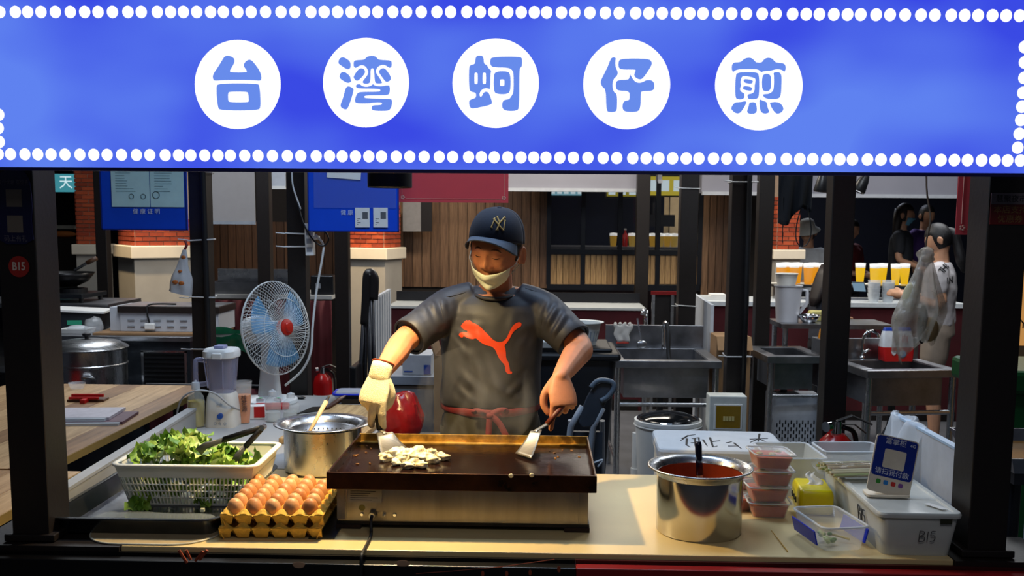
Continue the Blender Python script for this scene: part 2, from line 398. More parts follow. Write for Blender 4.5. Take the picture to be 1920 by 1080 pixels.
# ================================================================== the backlit sign
YS = 2.42
def signmat(name, c0, c1, s):
    m = bpy.data.materials.new(name); m.use_nodes = True; nt = m.node_tree; nt.nodes.clear(); N = nt.nodes; L = nt.links
    o = N.new('ShaderNodeOutputMaterial'); e = N.new('ShaderNodeEmission'); tc = N.new('ShaderNodeTexCoord'); mp = N.new('ShaderNodeMapping')
    mp.inputs['Scale'].default_value = (1, 1, 1.6)
    nz = N.new('ShaderNodeTexNoise'); nz.inputs['Scale'].default_value = 2.2; nz.inputs['Detail'].default_value = 1.5
    rp = N.new('ShaderNodeValToRGB'); rp.color_ramp.elements[0].position = .35; rp.color_ramp.elements[1].position = .66
    rp.color_ramp.elements[0].color = (*lin(c0), 1); rp.color_ramp.elements[1].color = (*lin(c1), 1)
    L.new(tc.outputs['Object'], mp.inputs[0]); L.new(mp.outputs[0], nz.inputs['Vector']); L.new(nz.outputs[0], rp.inputs[0])
    L.new(rp.outputs[0], e.inputs[0]); e.inputs[1].default_value = s; L.new(e.outputs[0], o.inputs[0]); return m
SBLUE = signmat('backlit blue fabric', '3a4ae4', '5f82f0', 1.0)
SCHAR = glow('backlit pale blue print', '688ceb', 1.0)
SWHITE = glow('backlit white print', 'ffffff', 1.25)
zb = W(960, 319, YS).z; zt = W(960, -4, YS).z
sx0, sx1 = W(-14, 300, YS).x, W(1928, 300, YS).x
sg = thing('shop_sign', 'long blue backlit fascia sign with five white circled characters', 'sign', ((sx0+sx1)/2, YS, zb), 0)
O = Vector(((sx0+sx1)/2, YS, zb)); hw = (sx1-sx0)/2; H = zt-zb
obj('sign_face', MB().box(-hw, hw, 0, .004, 0, H), SBLUE, sg)
obj('sign_box', MB().box(-hw-.008, hw+.008, .004, .1, -.004, H+.01).box(-hw-.012, hw+.012, -.002, .006, -.008, .0).box(-hw-.012, hw+.012, -.002, .006, H, H+.012), mat('blue sign box', '0b0f52', .5), sg)
def SP(u, v, d=0): p = W(u, v, YS-d)-O; return p
TOPX = [0, 29, 52, 77, 104, 132, 159, 184, 211, 240, 265, 295, 320, 344, 369, 395, 419, 446, 471, 498, 527, 553, 583, 608, 633]
TOPX += [640+x/3 for x in (55, 131, 205, 290, 367, 450, 538, 615, 706, 782, 857, 936, 1012, 1086, 1155, 1238, 1313, 1398, 1485, 1563, 1655, 1730, 1805, 1884)]
TOPX += [1280+x/3 for x in (40, 114, 198, 275, 358, 447, 525, 618, 695, 769, 850, 927, 1001, 1088, 1166, 1251, 1340, 1418, 1510, 1586, 1661, 1742, 1819, 1895)]
BOTX = [-3, 20, 47, 71, 96, 122, 150, 176, 201, 228, 256, 281, 310, 335, 358, 384, 409, 432, 459, 484, 511, 539, 564, 593, 618]
BOTX += [640+x/3 for x in (5, 80, 155, 226, 309, 385, 466, 551, 626, 716, 788, 860, 936, 1011, 1082, 1151, 1229, 1305, 1387, 1473, 1549, 1639, 1714, 1786, 1863)]
BOTX += [1280+x/3 for x in (20, 91, 173, 248, 330, 416, 493, 583, 659, 731, 809, 884, 955, 1039, 1115, 1197, 1283, 1361, 1452, 1528, 1602, 1681, 1756, 1827, 1900)]
dots = [(x, 22.5+max(0, x-900)/1000*7) for x in TOPX]+[(x, 289+x/1920*12) for x in BOTX]
dots += [(1921, 117), (1920, 146), (1918, 174), (1916, 200), (1914, 225), (1911, 251), (1908, 277), (1921, 88), (-2, 215), (-3, 240), (-1, 266)]
dme = MB().cyl((0, 0, 0), (0, -.0012, 0), .0137, n=24).mesh('light_dot'); dme.materials.append(SWHITE)
for u, v in dots:
    o = obj('light_dot', dme, None, sg); o.location = SP(u, v); o.scale = (.98, 1, 1.05)
def circ(p, cx, cy, rx, ry, n=72): return [(cx+rx*cos(2*pi*k/n), cy+ry*sin(2*pi*k/n)) for k in range(n)]
R4 = lambda x0, y0, x1, y1: [(x0, y0+8), (x0+8, y0), (x1-8, y0), (x1, y0+8), (x1, y1-8), (x1-8, y1), (x0+8, y1), (x0, y1-8)]
CH = [
 ((360, 70), (446, 158.5, 80.5, 83.5), [[[(400,205),(365,220),(340,265),(290,345),(245,410),(235,455),(250,488),(285,490),(340,482),(700,482),(770,493),(788,465),(775,400),(740,340),(690,275),(660,252),(625,258),(592,290),(585,325),(600,350),(622,380),(615,397),(440,397),(427,380),(445,350),(480,290),(482,250),(460,220)]],
  [[(275,560),(300,520),(740,520),(765,550),(778,780),(750,825),(320,825),(292,785)],[(408,630),(425,612),(620,612),(637,635),(645,720),(630,732),(425,732),(410,712)]]]),
 ((600, 65), (686.5, 155, 80.5, 84), [[[(210,300),(225,265),(260,253),(300,270),(345,305),(348,375),(320,395),(290,385),(225,340),(210,325)]],[[(218,470),(235,430),(265,418),(305,435),(342,470),(345,500),(358,530),(320,547),(285,535),(230,500)]],
  [[(300,590),(325,580),(370,598),(383,625),(350,740),(315,830),(290,847),(240,825),(230,790),(260,720),(285,620)]],
  [[(380,310),(395,288),(505,285),(520,255),(560,240),(610,240),(640,255),(655,285),(795,290),(810,310),(808,365),(785,378),(765,365),(735,345),(700,340),(655,360),(632,395),(630,430),(660,470),(705,540),(690,552),(640,552),(618,540),(610,390),(590,378),(570,390),(570,530),(550,552),(510,556),(482,545),(485,520),(520,480),(545,440),(540,395),(510,355),(470,342),(430,360),(400,380),(380,360)]],
  [[(460,378),(495,385),(512,415),(500,450),(440,515),(410,523),(378,490),(385,460),(430,395)]],[[(665,410),(690,382),(725,378),(760,410),(803,480),(795,515),(760,535),(735,528),(700,480),(665,430)]],
  [[(405,570),(430,558),(455,560),(480,582),(530,590),(580,575),(598,555),(620,575),(670,583),(720,578),(745,572),(788,572),(788,650),(770,680),(720,683),(510,685),(497,702),(515,718),(795,722),(815,740),(808,810),(785,850),(750,860),(605,858),(580,840),(585,805),(610,795),(690,793),(702,778),(690,763),(600,765),(560,775),(410,775),(392,750),(405,690),(430,652),(470,645),(670,643),(683,628),(670,610),(430,607),(408,595)]]]),
 ((845, 65), (929.5, 156, 81, 84), [[[(280,260),(300,237),(350,235),(372,260),(375,330),(410,342),(425,380),(460,405),(447,450),(447,620),(425,607),(390,602),(350,620),(325,660),(328,695),(345,702),(358,680),(370,655),(395,640),(425,650),(445,690),(468,760),(455,792),(300,825),(240,835),(215,815),(205,765),(215,735),(270,718),(287,700),(285,655),(230,645),(207,615),(205,370),(225,340),(275,335)],R4(268,430,305,558),R4(360,430,398,558)],
  [[(443,290),(465,250),(780,248),(805,270),(805,340),(795,370),(773,380),(773,820),(745,860),(620,860),(580,830),(578,770),(600,735),(660,728),(685,690),(708,650),(708,440),(690,395),(640,372),(475,370),(445,340)]],
  [[(483,460),(510,415),(640,412),(675,450),(675,630),(640,672),(520,670),(485,640)],R4(555,505,605,578)]]),
 ((1090, 70), (1175, 158, 81.5, 84.5), [[[(330,240),(355,225),(390,230),(380,280),(385,340),(413,395),(400,440),(370,460),(350,510),(352,580),(372,625),(402,640),(402,810),(385,840),(320,845),(280,830),(275,590),(235,560),(213,510),(230,460),(290,345)]],
  [[(415,280),(440,240),(755,240),(795,280),(785,330),(700,455),(665,478),(620,465),(588,430),(612,370),(600,365),(450,365),(418,345)]],
  [[(385,510),(415,480),(520,480),(540,460),(548,410),(558,440),(600,500),(650,517),(700,500),(730,482),(790,482),(823,520),(820,580),(795,605),(680,607),(668,625),(665,800),(630,842),(500,842),(463,815),(462,750),(485,715),(535,710),(543,680),(540,605),(420,603),(388,580)]]]),
 ((1337, 72), (1422.5, 160.5, 82, 84), [[[(210,300),(230,272),(310,270),(340,235),(385,217),(435,222),(465,255),(485,275),(545,275),(570,235),(610,217),(660,225),(690,260),(710,275),(790,280),(815,310),(812,360),(800,380),(770,355),(720,348),(670,358),(645,368),(600,368),(560,372),(542,385),(510,355),(470,347),(300,348),(250,360),(222,385),(207,350)]],
  [[(250,420),(275,382),(490,380),(517,415),(517,640),(495,685),(410,688),(385,670),(385,630),(440,622),(465,590),(465,530),(478,470),(465,445),(350,422),(318,435),(305,500),(315,525),(298,575),(315,605),(350,618),(352,665),(330,688),(275,688),(245,665)]],
  [[(338,480),(350,455),(440,470),(447,490),(430,515),(360,505)]],[[(330,560),(345,533),(430,548),(440,570),(425,595),(345,580)]],
  [[(548,440),(570,400),(630,400),(652,440),(650,560),(625,597),(570,597),(548,565)]],
  [[(675,390),(700,380),(745,382),(768,415),(768,500),(762,640),(735,683),(620,685),(570,665),(555,635),(575,628),(630,625),(670,595),(682,550),(683,420)]],
  [[(240,720),(300,718),(370,705),(372,730),(340,790),(300,845),(250,845),(200,800),(205,770)]],[[(405,720),(478,718),(490,780),(490,830),(460,850),(400,850),(375,825),(400,760)]],[[(515,700),(530,687),(560,705),(603,715),(610,780),(635,830),(600,848),(555,845),(525,810)]],[[(635,720),(740,715),(790,775),(785,820),(740,850),(700,845),(660,790),(640,745)]]]),
]
for (ox, oy), (cx, cy, rx, ry), strokes in CH:
    disc = obj('character_disc', fill2d([[(lambda q: (q.x, q.z))(SP(a, b)) for a, b in circ(None, cx, cy, rx, ry)]], .001), SWHITE, sg); disc.location = (0, -.0012, 0)
    for st in strokes:
        sp = [[(lambda q: (q.x, q.z))(SP(ox+a/6, oy+b/6)) for a, b in chaikin(p, 2)] for p in st]
        o = obj('character_stroke', fill2d(sp, .001), SCHAR, disc); o.location = (0, -.0012, 0)
# ================================================================== counter of the stall
CT = .78
BEIGE = mat('cream laminate worktop', 'd4bc86', .35, var=.08, scale=4)
REDW = mat('red painted board', '7c0f10', .4, var=.2, scale=5)
BLKB = mat('black glossy banner', '070606', .3, var=.3, scale=3)
ct = thing('counter', 'cream topped serving counter with red board and black banner front', 'counter', (0, 2.52, 0))
obj('worktop', MB().box(-1.1, 1.075, 0, .83, .755, CT-.0005), BEIGE, ct, bevel=.003)
obj('end_ledge', MB().box(-1.5, -1.101, -.01, .83, .755, CT-.0008), BLACKDK, ct); obj('end_ledge', MB().box(1.076, 1.34, -.01, .2, .755, CT-.0008), BLACKDK, ct)
obj('front_board', MB().box(.1, 1.34, -.05, -.012, .2, .757), REDW, ct, bevel=.003)
obj('front_edge', MB().box(.1, 1.34, -.012, -.001, .2, .766), mat('dark red edge', '3a0a0a', .4), ct)
obj('front_edge', MB().box(-1.5, .099, -.012, -.001, .2, .766), BLKB, ct)
bn = obj('banner', MB().box(-1.5, .1, -.05, -.012, .2, .757), BLKB, ct, bevel=.003)
ORA = mat('orange print', '8a3a1c', .6); PALEP = mat('pale bulb print', 'a8876a', .6)
def bpt(u, v): p = W(u, v, 2.469); return (p.x, p.z)
for pts in (((335, 1032), (350, 1056)), ((348, 1032), (357, 1050)), ((374, 1050), (388, 1032)), ((366, 1052), (380, 1034))):
    (a, b), (c, d) = bpt(*pts[0]), bpt(*pts[1])
    obj('printed_streak', MB().cyl((a, -.0495, b), (c, -.0495, d), .004, n=6), ORA, bn)
for u, v in ((560, 1060), (755, 1057)):
    a, b = bpt(u, v); obj('printed_bulb', MB().ell((a, -.0495, b), (.018, .001, .009)), PALEP, bn)
pth = [bpt(u, v) for u, v in ((780, 1076), (850, 1071), (940, 1063), (1040, 1049))]
obj('printed_wire', MB().tube([(a, -.0495, b) for a, b in pth], .0012, 5), ORA, bn)
for u, v in ((905, 1076), (950, 1076), (994, 1074), (1048, 1068)):
    a, b = bpt(u, v); obj('printed_bulb', MB().ell((a, -.0495, b), (.005, .001, .009)), ORA, bn)
for x, y in ((-1.25, .05), (1.1, .05), (-1.25, .78), (1.1, .78)): obj('leg', MB().cb((x, y, .378), (.04, .04, .755)), BLACKST, ct)
obj('shelf_board', MB().box(-1.27, 1.12, .1, .8, .3, .32), BLACKST, ct)
# long side table to the left of the cook
WHT = mat('white laminate', '9d9fa0', .4, var=.08, scale=3)
lt = thing('side_table', 'pale work table beside the cook carrying blender and fan', 'table', (0, 3.36, 0))
obj('table_top', MB().box(-1.42, -.66, 0, 1.44, .755, CT), WHT, lt, bevel=.003)
for x, y in ((-1.38, .05), (-.7, .05), (-1.38, 1.4), (-.7, 1.4)): obj('leg', MB().cb((x, y, .378), (.035, .035, .755)), BLACKST, lt)
bd = mat('white painted splash board', '8f9192', .5, var=.15, scale=6, bump=.05)
sbl = thing('splash_board', 'low white board along the left edge of the counter', 'board', (-1.36, 2.7, CT))
obj('board_panel', MB(Matrix.Rotation(rad(2.5), 4, 'Z')).box(-.01, .004, 0, 1.3, 0, .075), bd, sbl)
obj('board_cap', MB(Matrix.Rotation(rad(2.5), 4, 'Z')).box(-.03, .008, 0, 1.3, .075, .085), bd, sbl)
sbr = thing('splash_board', 'white upright board closing the right end of the counter', 'board', (1.135, 2.69, CT))
obj('board_panel', MB().box(0, .018, 0, .5, 0, .25), mat('white chipped board', 'b9bcc2', .5, var=.1), sbr, bevel=.002)
obj('board_cap', MB().box(-.002, .02, -.002, .502, .25, .257), mat('blue white tape', 'a9c0d6', .5), sbr)
# draped clear film on that board
def film(u, v):
    x = (v-.5)*.13+.009+.012*sin(u*13); t = abs(v-.5)*2
    return (x+.01*sin(u*9+v*5), .24+u*.24, .262-max(0, t-.12)*.17+.006*sin(u*17+v*7))
obj('draped_film', MB().grid(film, 16, 18), FROST, sbr, smooth=True)
# rounded cutting mat under the tray
cm = solo('serving_mat', MB().prism(rrect(-1.225, -.87, 2.527, 3.3, .11, 8), CT, CT+.004, 'z'), mat('glass edged mat', 'b7a37e', .25), 'rounded cream mat beneath the steel tray', 'mat')
obj('mat_edge', MB().tube([(x, y, CT+.002) for x, y in rrect(-1.225, -.87, 2.527, 3.3, .11, 8)], .0028, 6, closed=True), mat('pale glass edge', 'c9c6b4', .2), cm, smooth=True)
# ---- steel tray
tr = thing('steel_tray', 'shallow stainless tray holding the lettuce basket and wet leaves', 'tray', (-1.1, 2.9, CT+.004))
def dish(w, d, h, r, t=.0025, fl=.02, lip=.012, n=5):
    rings = []
    for s, z in ((-fl, 0), (0, h), (lip, h), (lip, h-.004), (t*-1, h-.004), (-fl-t, t)):
        rings.append([(x, y, z) for x, y in rrect(-w/2-s if s > 0 else -w/2-s, w/2+s, -d/2-s, d/2+s, max(r+s, .005), n)])
    return rings
def dishmb(w, d, h, r, **k):
    m = MB(); R = dish(w, d, h, r, **k); n = len(R[0]); m.loft(R, False); m.f.append(tuple(range(n))); m.f.append(tuple(range(5*n, 6*n))); return m
obj('tray_pan', dishmb(.47, .62, .05, .05), TRAYST, tr, smooth='a')
WATER = mat('water film', '9aa6ad', .03, var=0, alpha=.25, spec=.8)
obj('water_puddle', MB().prism(chaikin([(-.15, -.26), (.15, -.27), (.19, -.1), (.0, -.12), (-.12, -.05), (-.18, -.15)], 2), .003, .0045, 'z'), WATER, tr)
# ---- lettuce basket
BK = mat('milky white basket plastic', 'd6d8d2', .4, var=.05, alpha=.93)
bz = CT+.0075
bkl = G(360, 917, bz)
bk = thing('lettuce_basket', 'white slotted plastic basket full of chopped lettuce', 'basket', (-1.045, 2.99, bz), rad(1))
bw, bd_, bh = .35, .24, .125; tw, td = .41, .3
def bpos(s, t, k):                                 # k 0 bottom..1 top, on four walls, s along
    w = bw+(tw-bw)*k; d = bd_+(td-bd_)*k; z = .004+bh*k
    return {0: (-w/2+w*s, -d/2, z), 1: (-w/2+w*s, d/2, z), 2: (-w/2, -d/2+d*s, z), 3: (w/2, -d/2+d*s, z)}[t]
for t in range(4):
    m = MB(); nb = 34 if t < 2 else 24
    for i in range(nb+1): m.tube([bpos(i/nb, t, 0), bpos(i/nb, t, .7)], .0025, 4)
    for k in (0, .17, .34, .51, .7): m.tube([bpos(0, t, k), bpos(1, t, k)], .0022, 4)
    obj('slotted_wall', m, BK, bk)
obj('upper_band', MB().loft([[bpos(0, 0, k), bpos(1, 0, k), bpos(1, 1, k), bpos(0, 1, k)] for k in (.69, 1)], False), BK, bk, solid=.003)
obj('basket_floor', MB().box(-bw/2, bw/2, -bd_/2, bd_/2, 0, .004), BK, bk)
obj('rim', MB().tube([(x, y, bh+.004) for x, y in rrect(-tw/2-.006, tw/2+.006, -td/2-.006, td/2+.006, .03, 5)], (.010, .0055), 8, closed=True), BK, bk, smooth=True)
# chopped lettuce
LET = [mat('lettuce %d' % k, a, .5, var=.3, scale=30, col2=b, sub=.0) for k, (a, b) in enumerate((('86a53c', '557f22'), ('b3c362', '7d9f3a'), ('678f2c', '3d6814'), ('cdd592', '9fb75e')))]
def leafmesh(k):
    rs = random.Random(k); a, b, c = (rs.uniform(0, 6) for _ in range(3)); L = rs.uniform(.045, .075); w = rs.uniform(.025, .045)
    m = MB(); n = 16; vs = [(0, 0, .004)]; fs = []
    for j, t in enumerate((.35, .7, 1.)):
        for k in range(n):
            an = 2*pi*k/n; R = 1+.14*sin(an*3+a)+.1*sin(an*5+b)
            z = .010*sin(an*2+a)*t*t+.007*sin(an*7+c)*t**3+.012*t*t*cos(an+b)
            vs.append((cos(an)*L/2*R*t, sin(an)*w/2*R*t, z))
    fs += [(0, 1+k, 1+(k+1) % n) for k in range(n)]
    for j in (0, 1): fs += [(1+j*n+k, 1+(j+1)*n+k, 1+(j+1)*n+(k+1) % n, 1+j*n+(k+1) % n) for k in range(n)]
    me = m.add(vs, fs).mesh('lettuce_piece'); me.shade_smooth(); return me
LM = [leafmesh(k) for k in range(8)]
for m_ in LM: m_.materials.append(None)
def leaf(p, m, sc=1.):
    me = LM[random.randrange(8)]; o = bpy.data.objects.new('lettuce_piece', me); COL.objects.link(o)
    o.material_slots[0].link = 'OBJECT'; o.material_slots[0].material = LET[m]
    o.location = p; o.rotation_euler = (random.uniform(-.6, .6), random.uniform(-.6, .6), random.uniform(0, 6.28)); o.scale = (sc,)*3; return o
B0 = Vector((-1.045, 2.99, bz))
for i in range(230):
    x = random.uniform(-.175, .165); y = random.uniform(-.125, .12)
    top = .125+.045*math.exp(-((x+.07)/.12)**2)-.02*max(0, x/.17)
    if i < 110: z = top+random.uniform(-.018, .006)
    elif i < 160: z = top-random.uniform(.02, .05)
    else:
        z = random.uniform(.02, .09); k_ = random.random()
        if k_ < .6: y = -.115+random.uniform(0, .012)
        elif k_ < .8: x = .165
        else: x = -.165
        x *= .9; y *= .92
    tag(leaf(B0+Vector((x*.95, y*.95, z)), random.choice((0, 0, 1, 1, 2, 3))), 'chopped green lettuce piece heaped in the white slotted basket', 'lettuce', 'chopped lettuce in the basket')
for u, v, n, lb in ((268, 950, 5, 'wet lettuce scrap lying in the steel tray nearer the post'), (375, 945, 4, 'wet lettuce scrap lying in the steel tray beside the egg cartons')):
    c = G(u, v, CT+.012); m = MB()
    r = thing('lettuce_scrap', lb, 'lettuce', c)
    for i in range(n):
        o = leaf((random.uniform(-.02, .02), random.uniform(-.014, .014), random.uniform(.0, .012)), random.choice((0, 2)), 1.); o.name = 'leaf'; o.parent = r; o.rotation_euler = (random.uniform(-.4, .4), random.uniform(-.4, .4), random.uniform(0, 6))
c = G(380, 960, CT+.008); solo('lettuce_stalk', MB().cb((0, 0, .006), (.014, .012, .012)), mat('pale lettuce rib', 'd9dfc4', .4), 'small white lettuce stalk cube in the steel tray', 'lettuce', loc=c, bevel=.003)
# ---- black kitchen tongs lying across the basket
tg = thing('kitchen_tongs', 'black handled kitchen tongs lying in the lettuce basket', 'tongs', (0, 0, 0))
hinge = W(493, 801, 3.0)
a1 = W(372, 840, 2.9); a2 = W(440, 860, 2.93)
for e, nm in ((a1, 'arm'), (a2, 'arm')):
    md = hinge.lerp(e, .62)
    obj(nm, MB().tube([hinge, hinge.lerp(e, .06), md], [(.004, .008), (.006, .010), (.006, .010)], 8), BLKP, tg, smooth=True)
    obj('claw', MB().tube([md, hinge.lerp(e, .9), e+Vector((0, 0, -.012))], [(.003, .007), (.004, .011), (.002, .014)], 8), mat('grey nylon', '3c3f40', .4), tg, smooth=True)
obj('hinge', MB().cyl(hinge-Vector((0, .012, 0)), hinge+Vector((0, .012, 0)), .009), STEEL, tg)
# ---- egg cartons
CARTON = mat('yellow moulded pulp carton', 'd8ad48', .9, var=.2, scale=60, bump=.25, bscale=120)
EGG = [mat('brown egg %d' % k, c, .45, var=.08, scale=40, sub=.05) for k, c in enumerate(('cd925f', 'c1834f', 'd49d6b', 'ba7b49'))]
PT = .0505; NX, NY = 5, 6
E0 = Vector((-.727, 2.752, CT)); ERZ = rad(2)
def cartonmesh():
    m = MB(); W_, D_ = NX*PT/2+.012, NY*PT/2+.012; nx, ny = 60, 72
    def f(u, v):
        x = -W_+2*W_*u; y = -D_+2*D_*v
        i = (x/PT); j = (y/PT)
        cx = cos(2*pi*(i-(NX % 2)*.5+.5)) if NX % 2 else -cos(2*pi*i)
        ax = cos(2*pi*(x/PT)); ay = -cos(2*pi*(y/PT))      # cup centres: x multiples of PT (odd), y halves (even)
        z = .030-.014*(ax+ay)*.5-.010*ax*max(0, 1)*.0
        z = .028 - .017*((ax+1)/2*(ay+1)/2)*1.6 + .016*((1-ax)/2*(1-ay)/2)
        ex = min(W_-abs(x), D_-abs(y))
        if ex < .006: z = .030+.004*(cos(2*pi*x/PT)*-1 if W_-abs(x) > ex+1e-6 else cos(2*pi*y/PT))
        return (x, y, z)
    m.grid(f, nx, ny); return m.mesh('carton_tray')
cme = cartonmesh(); cme.shade_smooth()
def skirt():
    m = MB(); W_, D_ = NX*PT/2+.012, NY*PT/2+.012
    for (ax, n, L) in (('x', NX, D_), ('y', NY, W_)):
        for sgn in (-1, 1):
            for i in range(n+1 if ax == 'x' else n+1):
                t = (i-n/2)*PT
                w = PT*.48; z1 = .031; a = L*sgn; b = (L-.013)*sgn
                q = [(t-w, a, z1), (t+w, a, z1), (t+w*.62, b, .002), (t-w*.62, b, .002)]
                if abs(t)+w > (W_ if ax == 'x' else D_): q = [((max(-1, min(1, p[0]/(W_ if ax == 'x' else D_))))*(W_ if ax == 'x' else D_), p[1], p[2]) for p in q]
                q = [(p[0], p[1], p[2]) if ax == 'x' else (p[1], p[0], p[2]) for p in q]
                m.add(q, [(0, 1, 2, 3)])
    return m.mesh('carton_skirt')
sme = skirt()
for k, (dz, lb) in enumerate(((0.0, 'lower yellow pulp egg carton under the full one'), (.036, 'upper yellow pulp egg carton full of brown eggs'))):
    r = thing('egg_carton', lb, 'egg carton', E0+Vector((.004*k, .003*k, dz)), ERZ, 'yellow egg cartons')
    for nm, me in (('cup_tray', cme), ('side_wall', sme)):
        o = obj(nm, me, CARTON, r, solid=.0022)
eme = MB().lathe([(.0001, -.0265), (.010, -.0245), (.0175, -.017), (.0208, -.005), (.0205, .004), (.0185, .013), (.014, .0215), (.008, .0268), (.0001, .0285)], 20).mesh('brown_egg'); eme.shade_smooth(); eme.materials.append(None)
Rm = Matrix.Rotation(ERZ, 4, 'Z')
def egg(i, j, dz, label, grp):
    p = Rm @ Vector(((i-2)*PT, (j-2.5)*PT, dz))
    o = bpy.data.objects.new('brown_egg', eme); COL.objects.link(o); o.material_slots[0].link = 'OBJECT'; o.material_slots[0].material = random.choice(EGG)
    o.location = E0+p; o.rotation_euler = (random.uniform(-.2, .2), random.uniform(-.2, .2), random.uniform(0, 6)); s = random.uniform(1.05, 1.13); o.scale = (s, s, s)
    tag(o, label, 'egg', grp)
for j in range(NY):
    for i in range(NX):
        if j == NY-1 and i == 4: continue
        row = ('nearest', 'second', 'third', 'fourth', 'fifth', 'farthest')[j]; col_ = ('first', 'second', 'third', 'fourth', 'fifth')[i]
        egg(i, j, .036+.038, 'brown egg in the upper carton, %s row from the viewer, %s from the left' % (row, col_), 'brown eggs in the upper carton')
# dark sheet under the cartons' right side
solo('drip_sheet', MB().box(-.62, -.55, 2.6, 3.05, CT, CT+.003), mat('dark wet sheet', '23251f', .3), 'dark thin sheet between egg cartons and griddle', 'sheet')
# ================================================================== griddle
BURNT = mat('oil burnt steel', '4a2c14', .3, .7, var=.5, scale=9, col2='1d0f07', bump=.12, rvar=.12)
PLATE = mat('seasoned griddle plate', '0d0b0d', .17, .3, var=.4, scale=6, col2='1e0d08', thr=(.5, .8), bump=.05, bscale=40, rvar=.1)
GSTEEL = mat('greasy satin steel', '9a938a', .3, 1, var=.2, scale=3, stretch=(8, 1, 1), rvar=.06)
OILED = mat('oily golden steel', 'd0a650', .34, .55, var=.3, scale=22, col2='7d5a22', rvar=.1)
gx0, gx1, gy0, gy1 = -.582, .16, 2.665, 3.17
gr = thing('electric_griddle', 'black electric flat griddle with steel body at the counter centre', 'griddle', ((gx0+gx1)/2, (gy0+gy1)/2, CT))
hw_, hd = (gx1-gx0)/2, (gy1-gy0)/2
obj('griddle_plate', MB().box(-hw_+.004, hw_-.004, -hd+.004, hd-.02, .128, .142), PLATE, gr)
obj('rim_front', MB().box(-hw_, hw_, -hd-.003, -hd+.003, .122, .17), BURNT, gr, bevel=.0012)
for s in (-1, 1):
    x0, x1 = (-hw_-.001, -hw_+.005) if s < 0 else (hw_-.005, hw_+.001)
    obj('rim_side', MB().box(x0, x1, -hd, hd, .122, .168), BURNT, gr, bevel=.0012)
obj('rim_back', MB().box(-hw_, hw_, hd-.004, hd+.002, .122, .17), OILED, gr, bevel=.0012)
obj('grease_gutter', MB().box(-hw_+.005, hw_-.005, hd-.03, hd-.004, .138, .146), OILED, gr)
bx0, bx1 = -hw_+.022, hw_-.02
obj('body', MB().box(bx0, bx1, -hd+.03, hd-.03, .022, .124), GSTEEL, gr, bevel=.002)
obj('front_panel', MB().box(bx0+.026, bx1-.026, -hd+.027, -hd+.031, .024, .122), GSTEEL, gr, bevel=.001)
obj('base_tray', MB().box(bx0-.004, bx1+.004, -hd+.035, hd-.03, .012, .022), BLKP, gr)
for x in (bx0+.03, bx1-.03):
    for y in (-hd+.06, hd-.08): obj('foot_block', MB().cb((x, y, .006), (.07, .06, .012)), mat('charred wood block', '2a1a10', .8), gr)
np_ = obj('name_plate', MB().box(bx0+.032, bx0+.125, -hd+.0258, -hd+.0275, .078, .118), mat('pale rating plate', '8f8a80', .4), gr)
for k in range(5): obj('printed_line', MB().box(bx0+.038, bx0+.038+random.uniform(.05, .08), -hd+.0252, -hd+.026, .084+k*.0062, .0855+k*.0062), INK, np_)
obj('tape_patch', MB().box(bx0-.0005, bx0+.022, -hd+.0285, -hd+.0305, .028, .122), mat('worn white tape', '837a6c', .7, var=.25, scale=30), gr)
cg = obj('cord_gland', MB().cyl((bx0+.1, -hd+.03, .044), (bx0+.1, -hd+.014, .044), .0125, n=6), mat('brass gland', '8d8060', .3, .9), gr)
obj('gland_nut', MB().cyl((bx0+.1, -hd+.016, .044), (bx0+.1, -hd+.008, .044), .009), STEEL, cg)
for x, z in ((.07, .044), (.132, .044), (.162, .044)): obj('screw', MB().cyl((bx0+x, -hd+.03, z), (bx0+x, -hd+.02, z), .0042, n=8), CHROME, gr)
obj('earth_mark', MB().cyl((bx0+.07, -hd+.0285, .062), (bx0+.07, -hd+.0265, .062), .009), mat('yellow earth mark', '8a7a30', .5), gr)
gy = -hd+.01
obj('power_cord', MB().tube(smooth_path([(bx0+.1, gy, .044), (bx0+.101, gy-.02, .036), (bx0+.104, gy-.035, .014), (bx0+.106, gy-.05, .006), (bx0+.108, -.34, .0045), (bx0+.109, -.43, .0045), (bx0+.109, -.458, -.006), (bx0+.109, -.466, -.08)]), .0045, 8), RUBBER, gr, smooth=True)
# oysters being fried
OYS = [mat('fried oyster %d' % k, a, .35, var=.3, scale=30, col2=b, coat=.4) for k, (a, b) in enumerate((('efe4c0', 'd0b982'), ('f6efd8', 'dcc898'), ('dccfa6', '8a7f5c')))]
OY = [(722, 858, 1.1), (738, 850, 1.2), (752, 862, 1.0), (748, 846, 1.2), (765, 851, 1.3), (775, 866, 1.0), (785, 846, 1.4), (796, 858, 1.3), (808, 850, 1.2), (790, 871, .9), (766, 872, .9), (829, 857, 1.0), (812, 862, 1.0), (741, 866, .8), (780, 857, 1.3)]
for i, (u, v, s) in enumerate(OY):
    c = G(u, v, CT+.152); rs = random.Random(i); m = MB()
    def f(a, b):
        th = 2*pi*a; ph = -pi/2+pi*b; p = Vector((cos(ph)*cos(th), cos(ph)*sin(th), sin(ph)))
        k = 1+.5*noise.noise(p*1.5+Vector((i*3, 0, 0)))+.28*noise.noise(p*3.6+Vector((0, i, 0)))
        return (p.x*.022*s*k, p.y*.016*s*k, p.z*.012*s*k)
    m.grid(f, 22, 14)
    lab = 'plump cream oyster frying on the griddle in the left pile'
    if i == 11: lab = 'separate cream oyster at the right tip of the frying pile'
    solo('fried_oyster', m, OYS[i % 3], lab, 'oyster', 'oysters frying on the griddle', loc=c, rz=rs.uniform(0, 6), smooth=True)
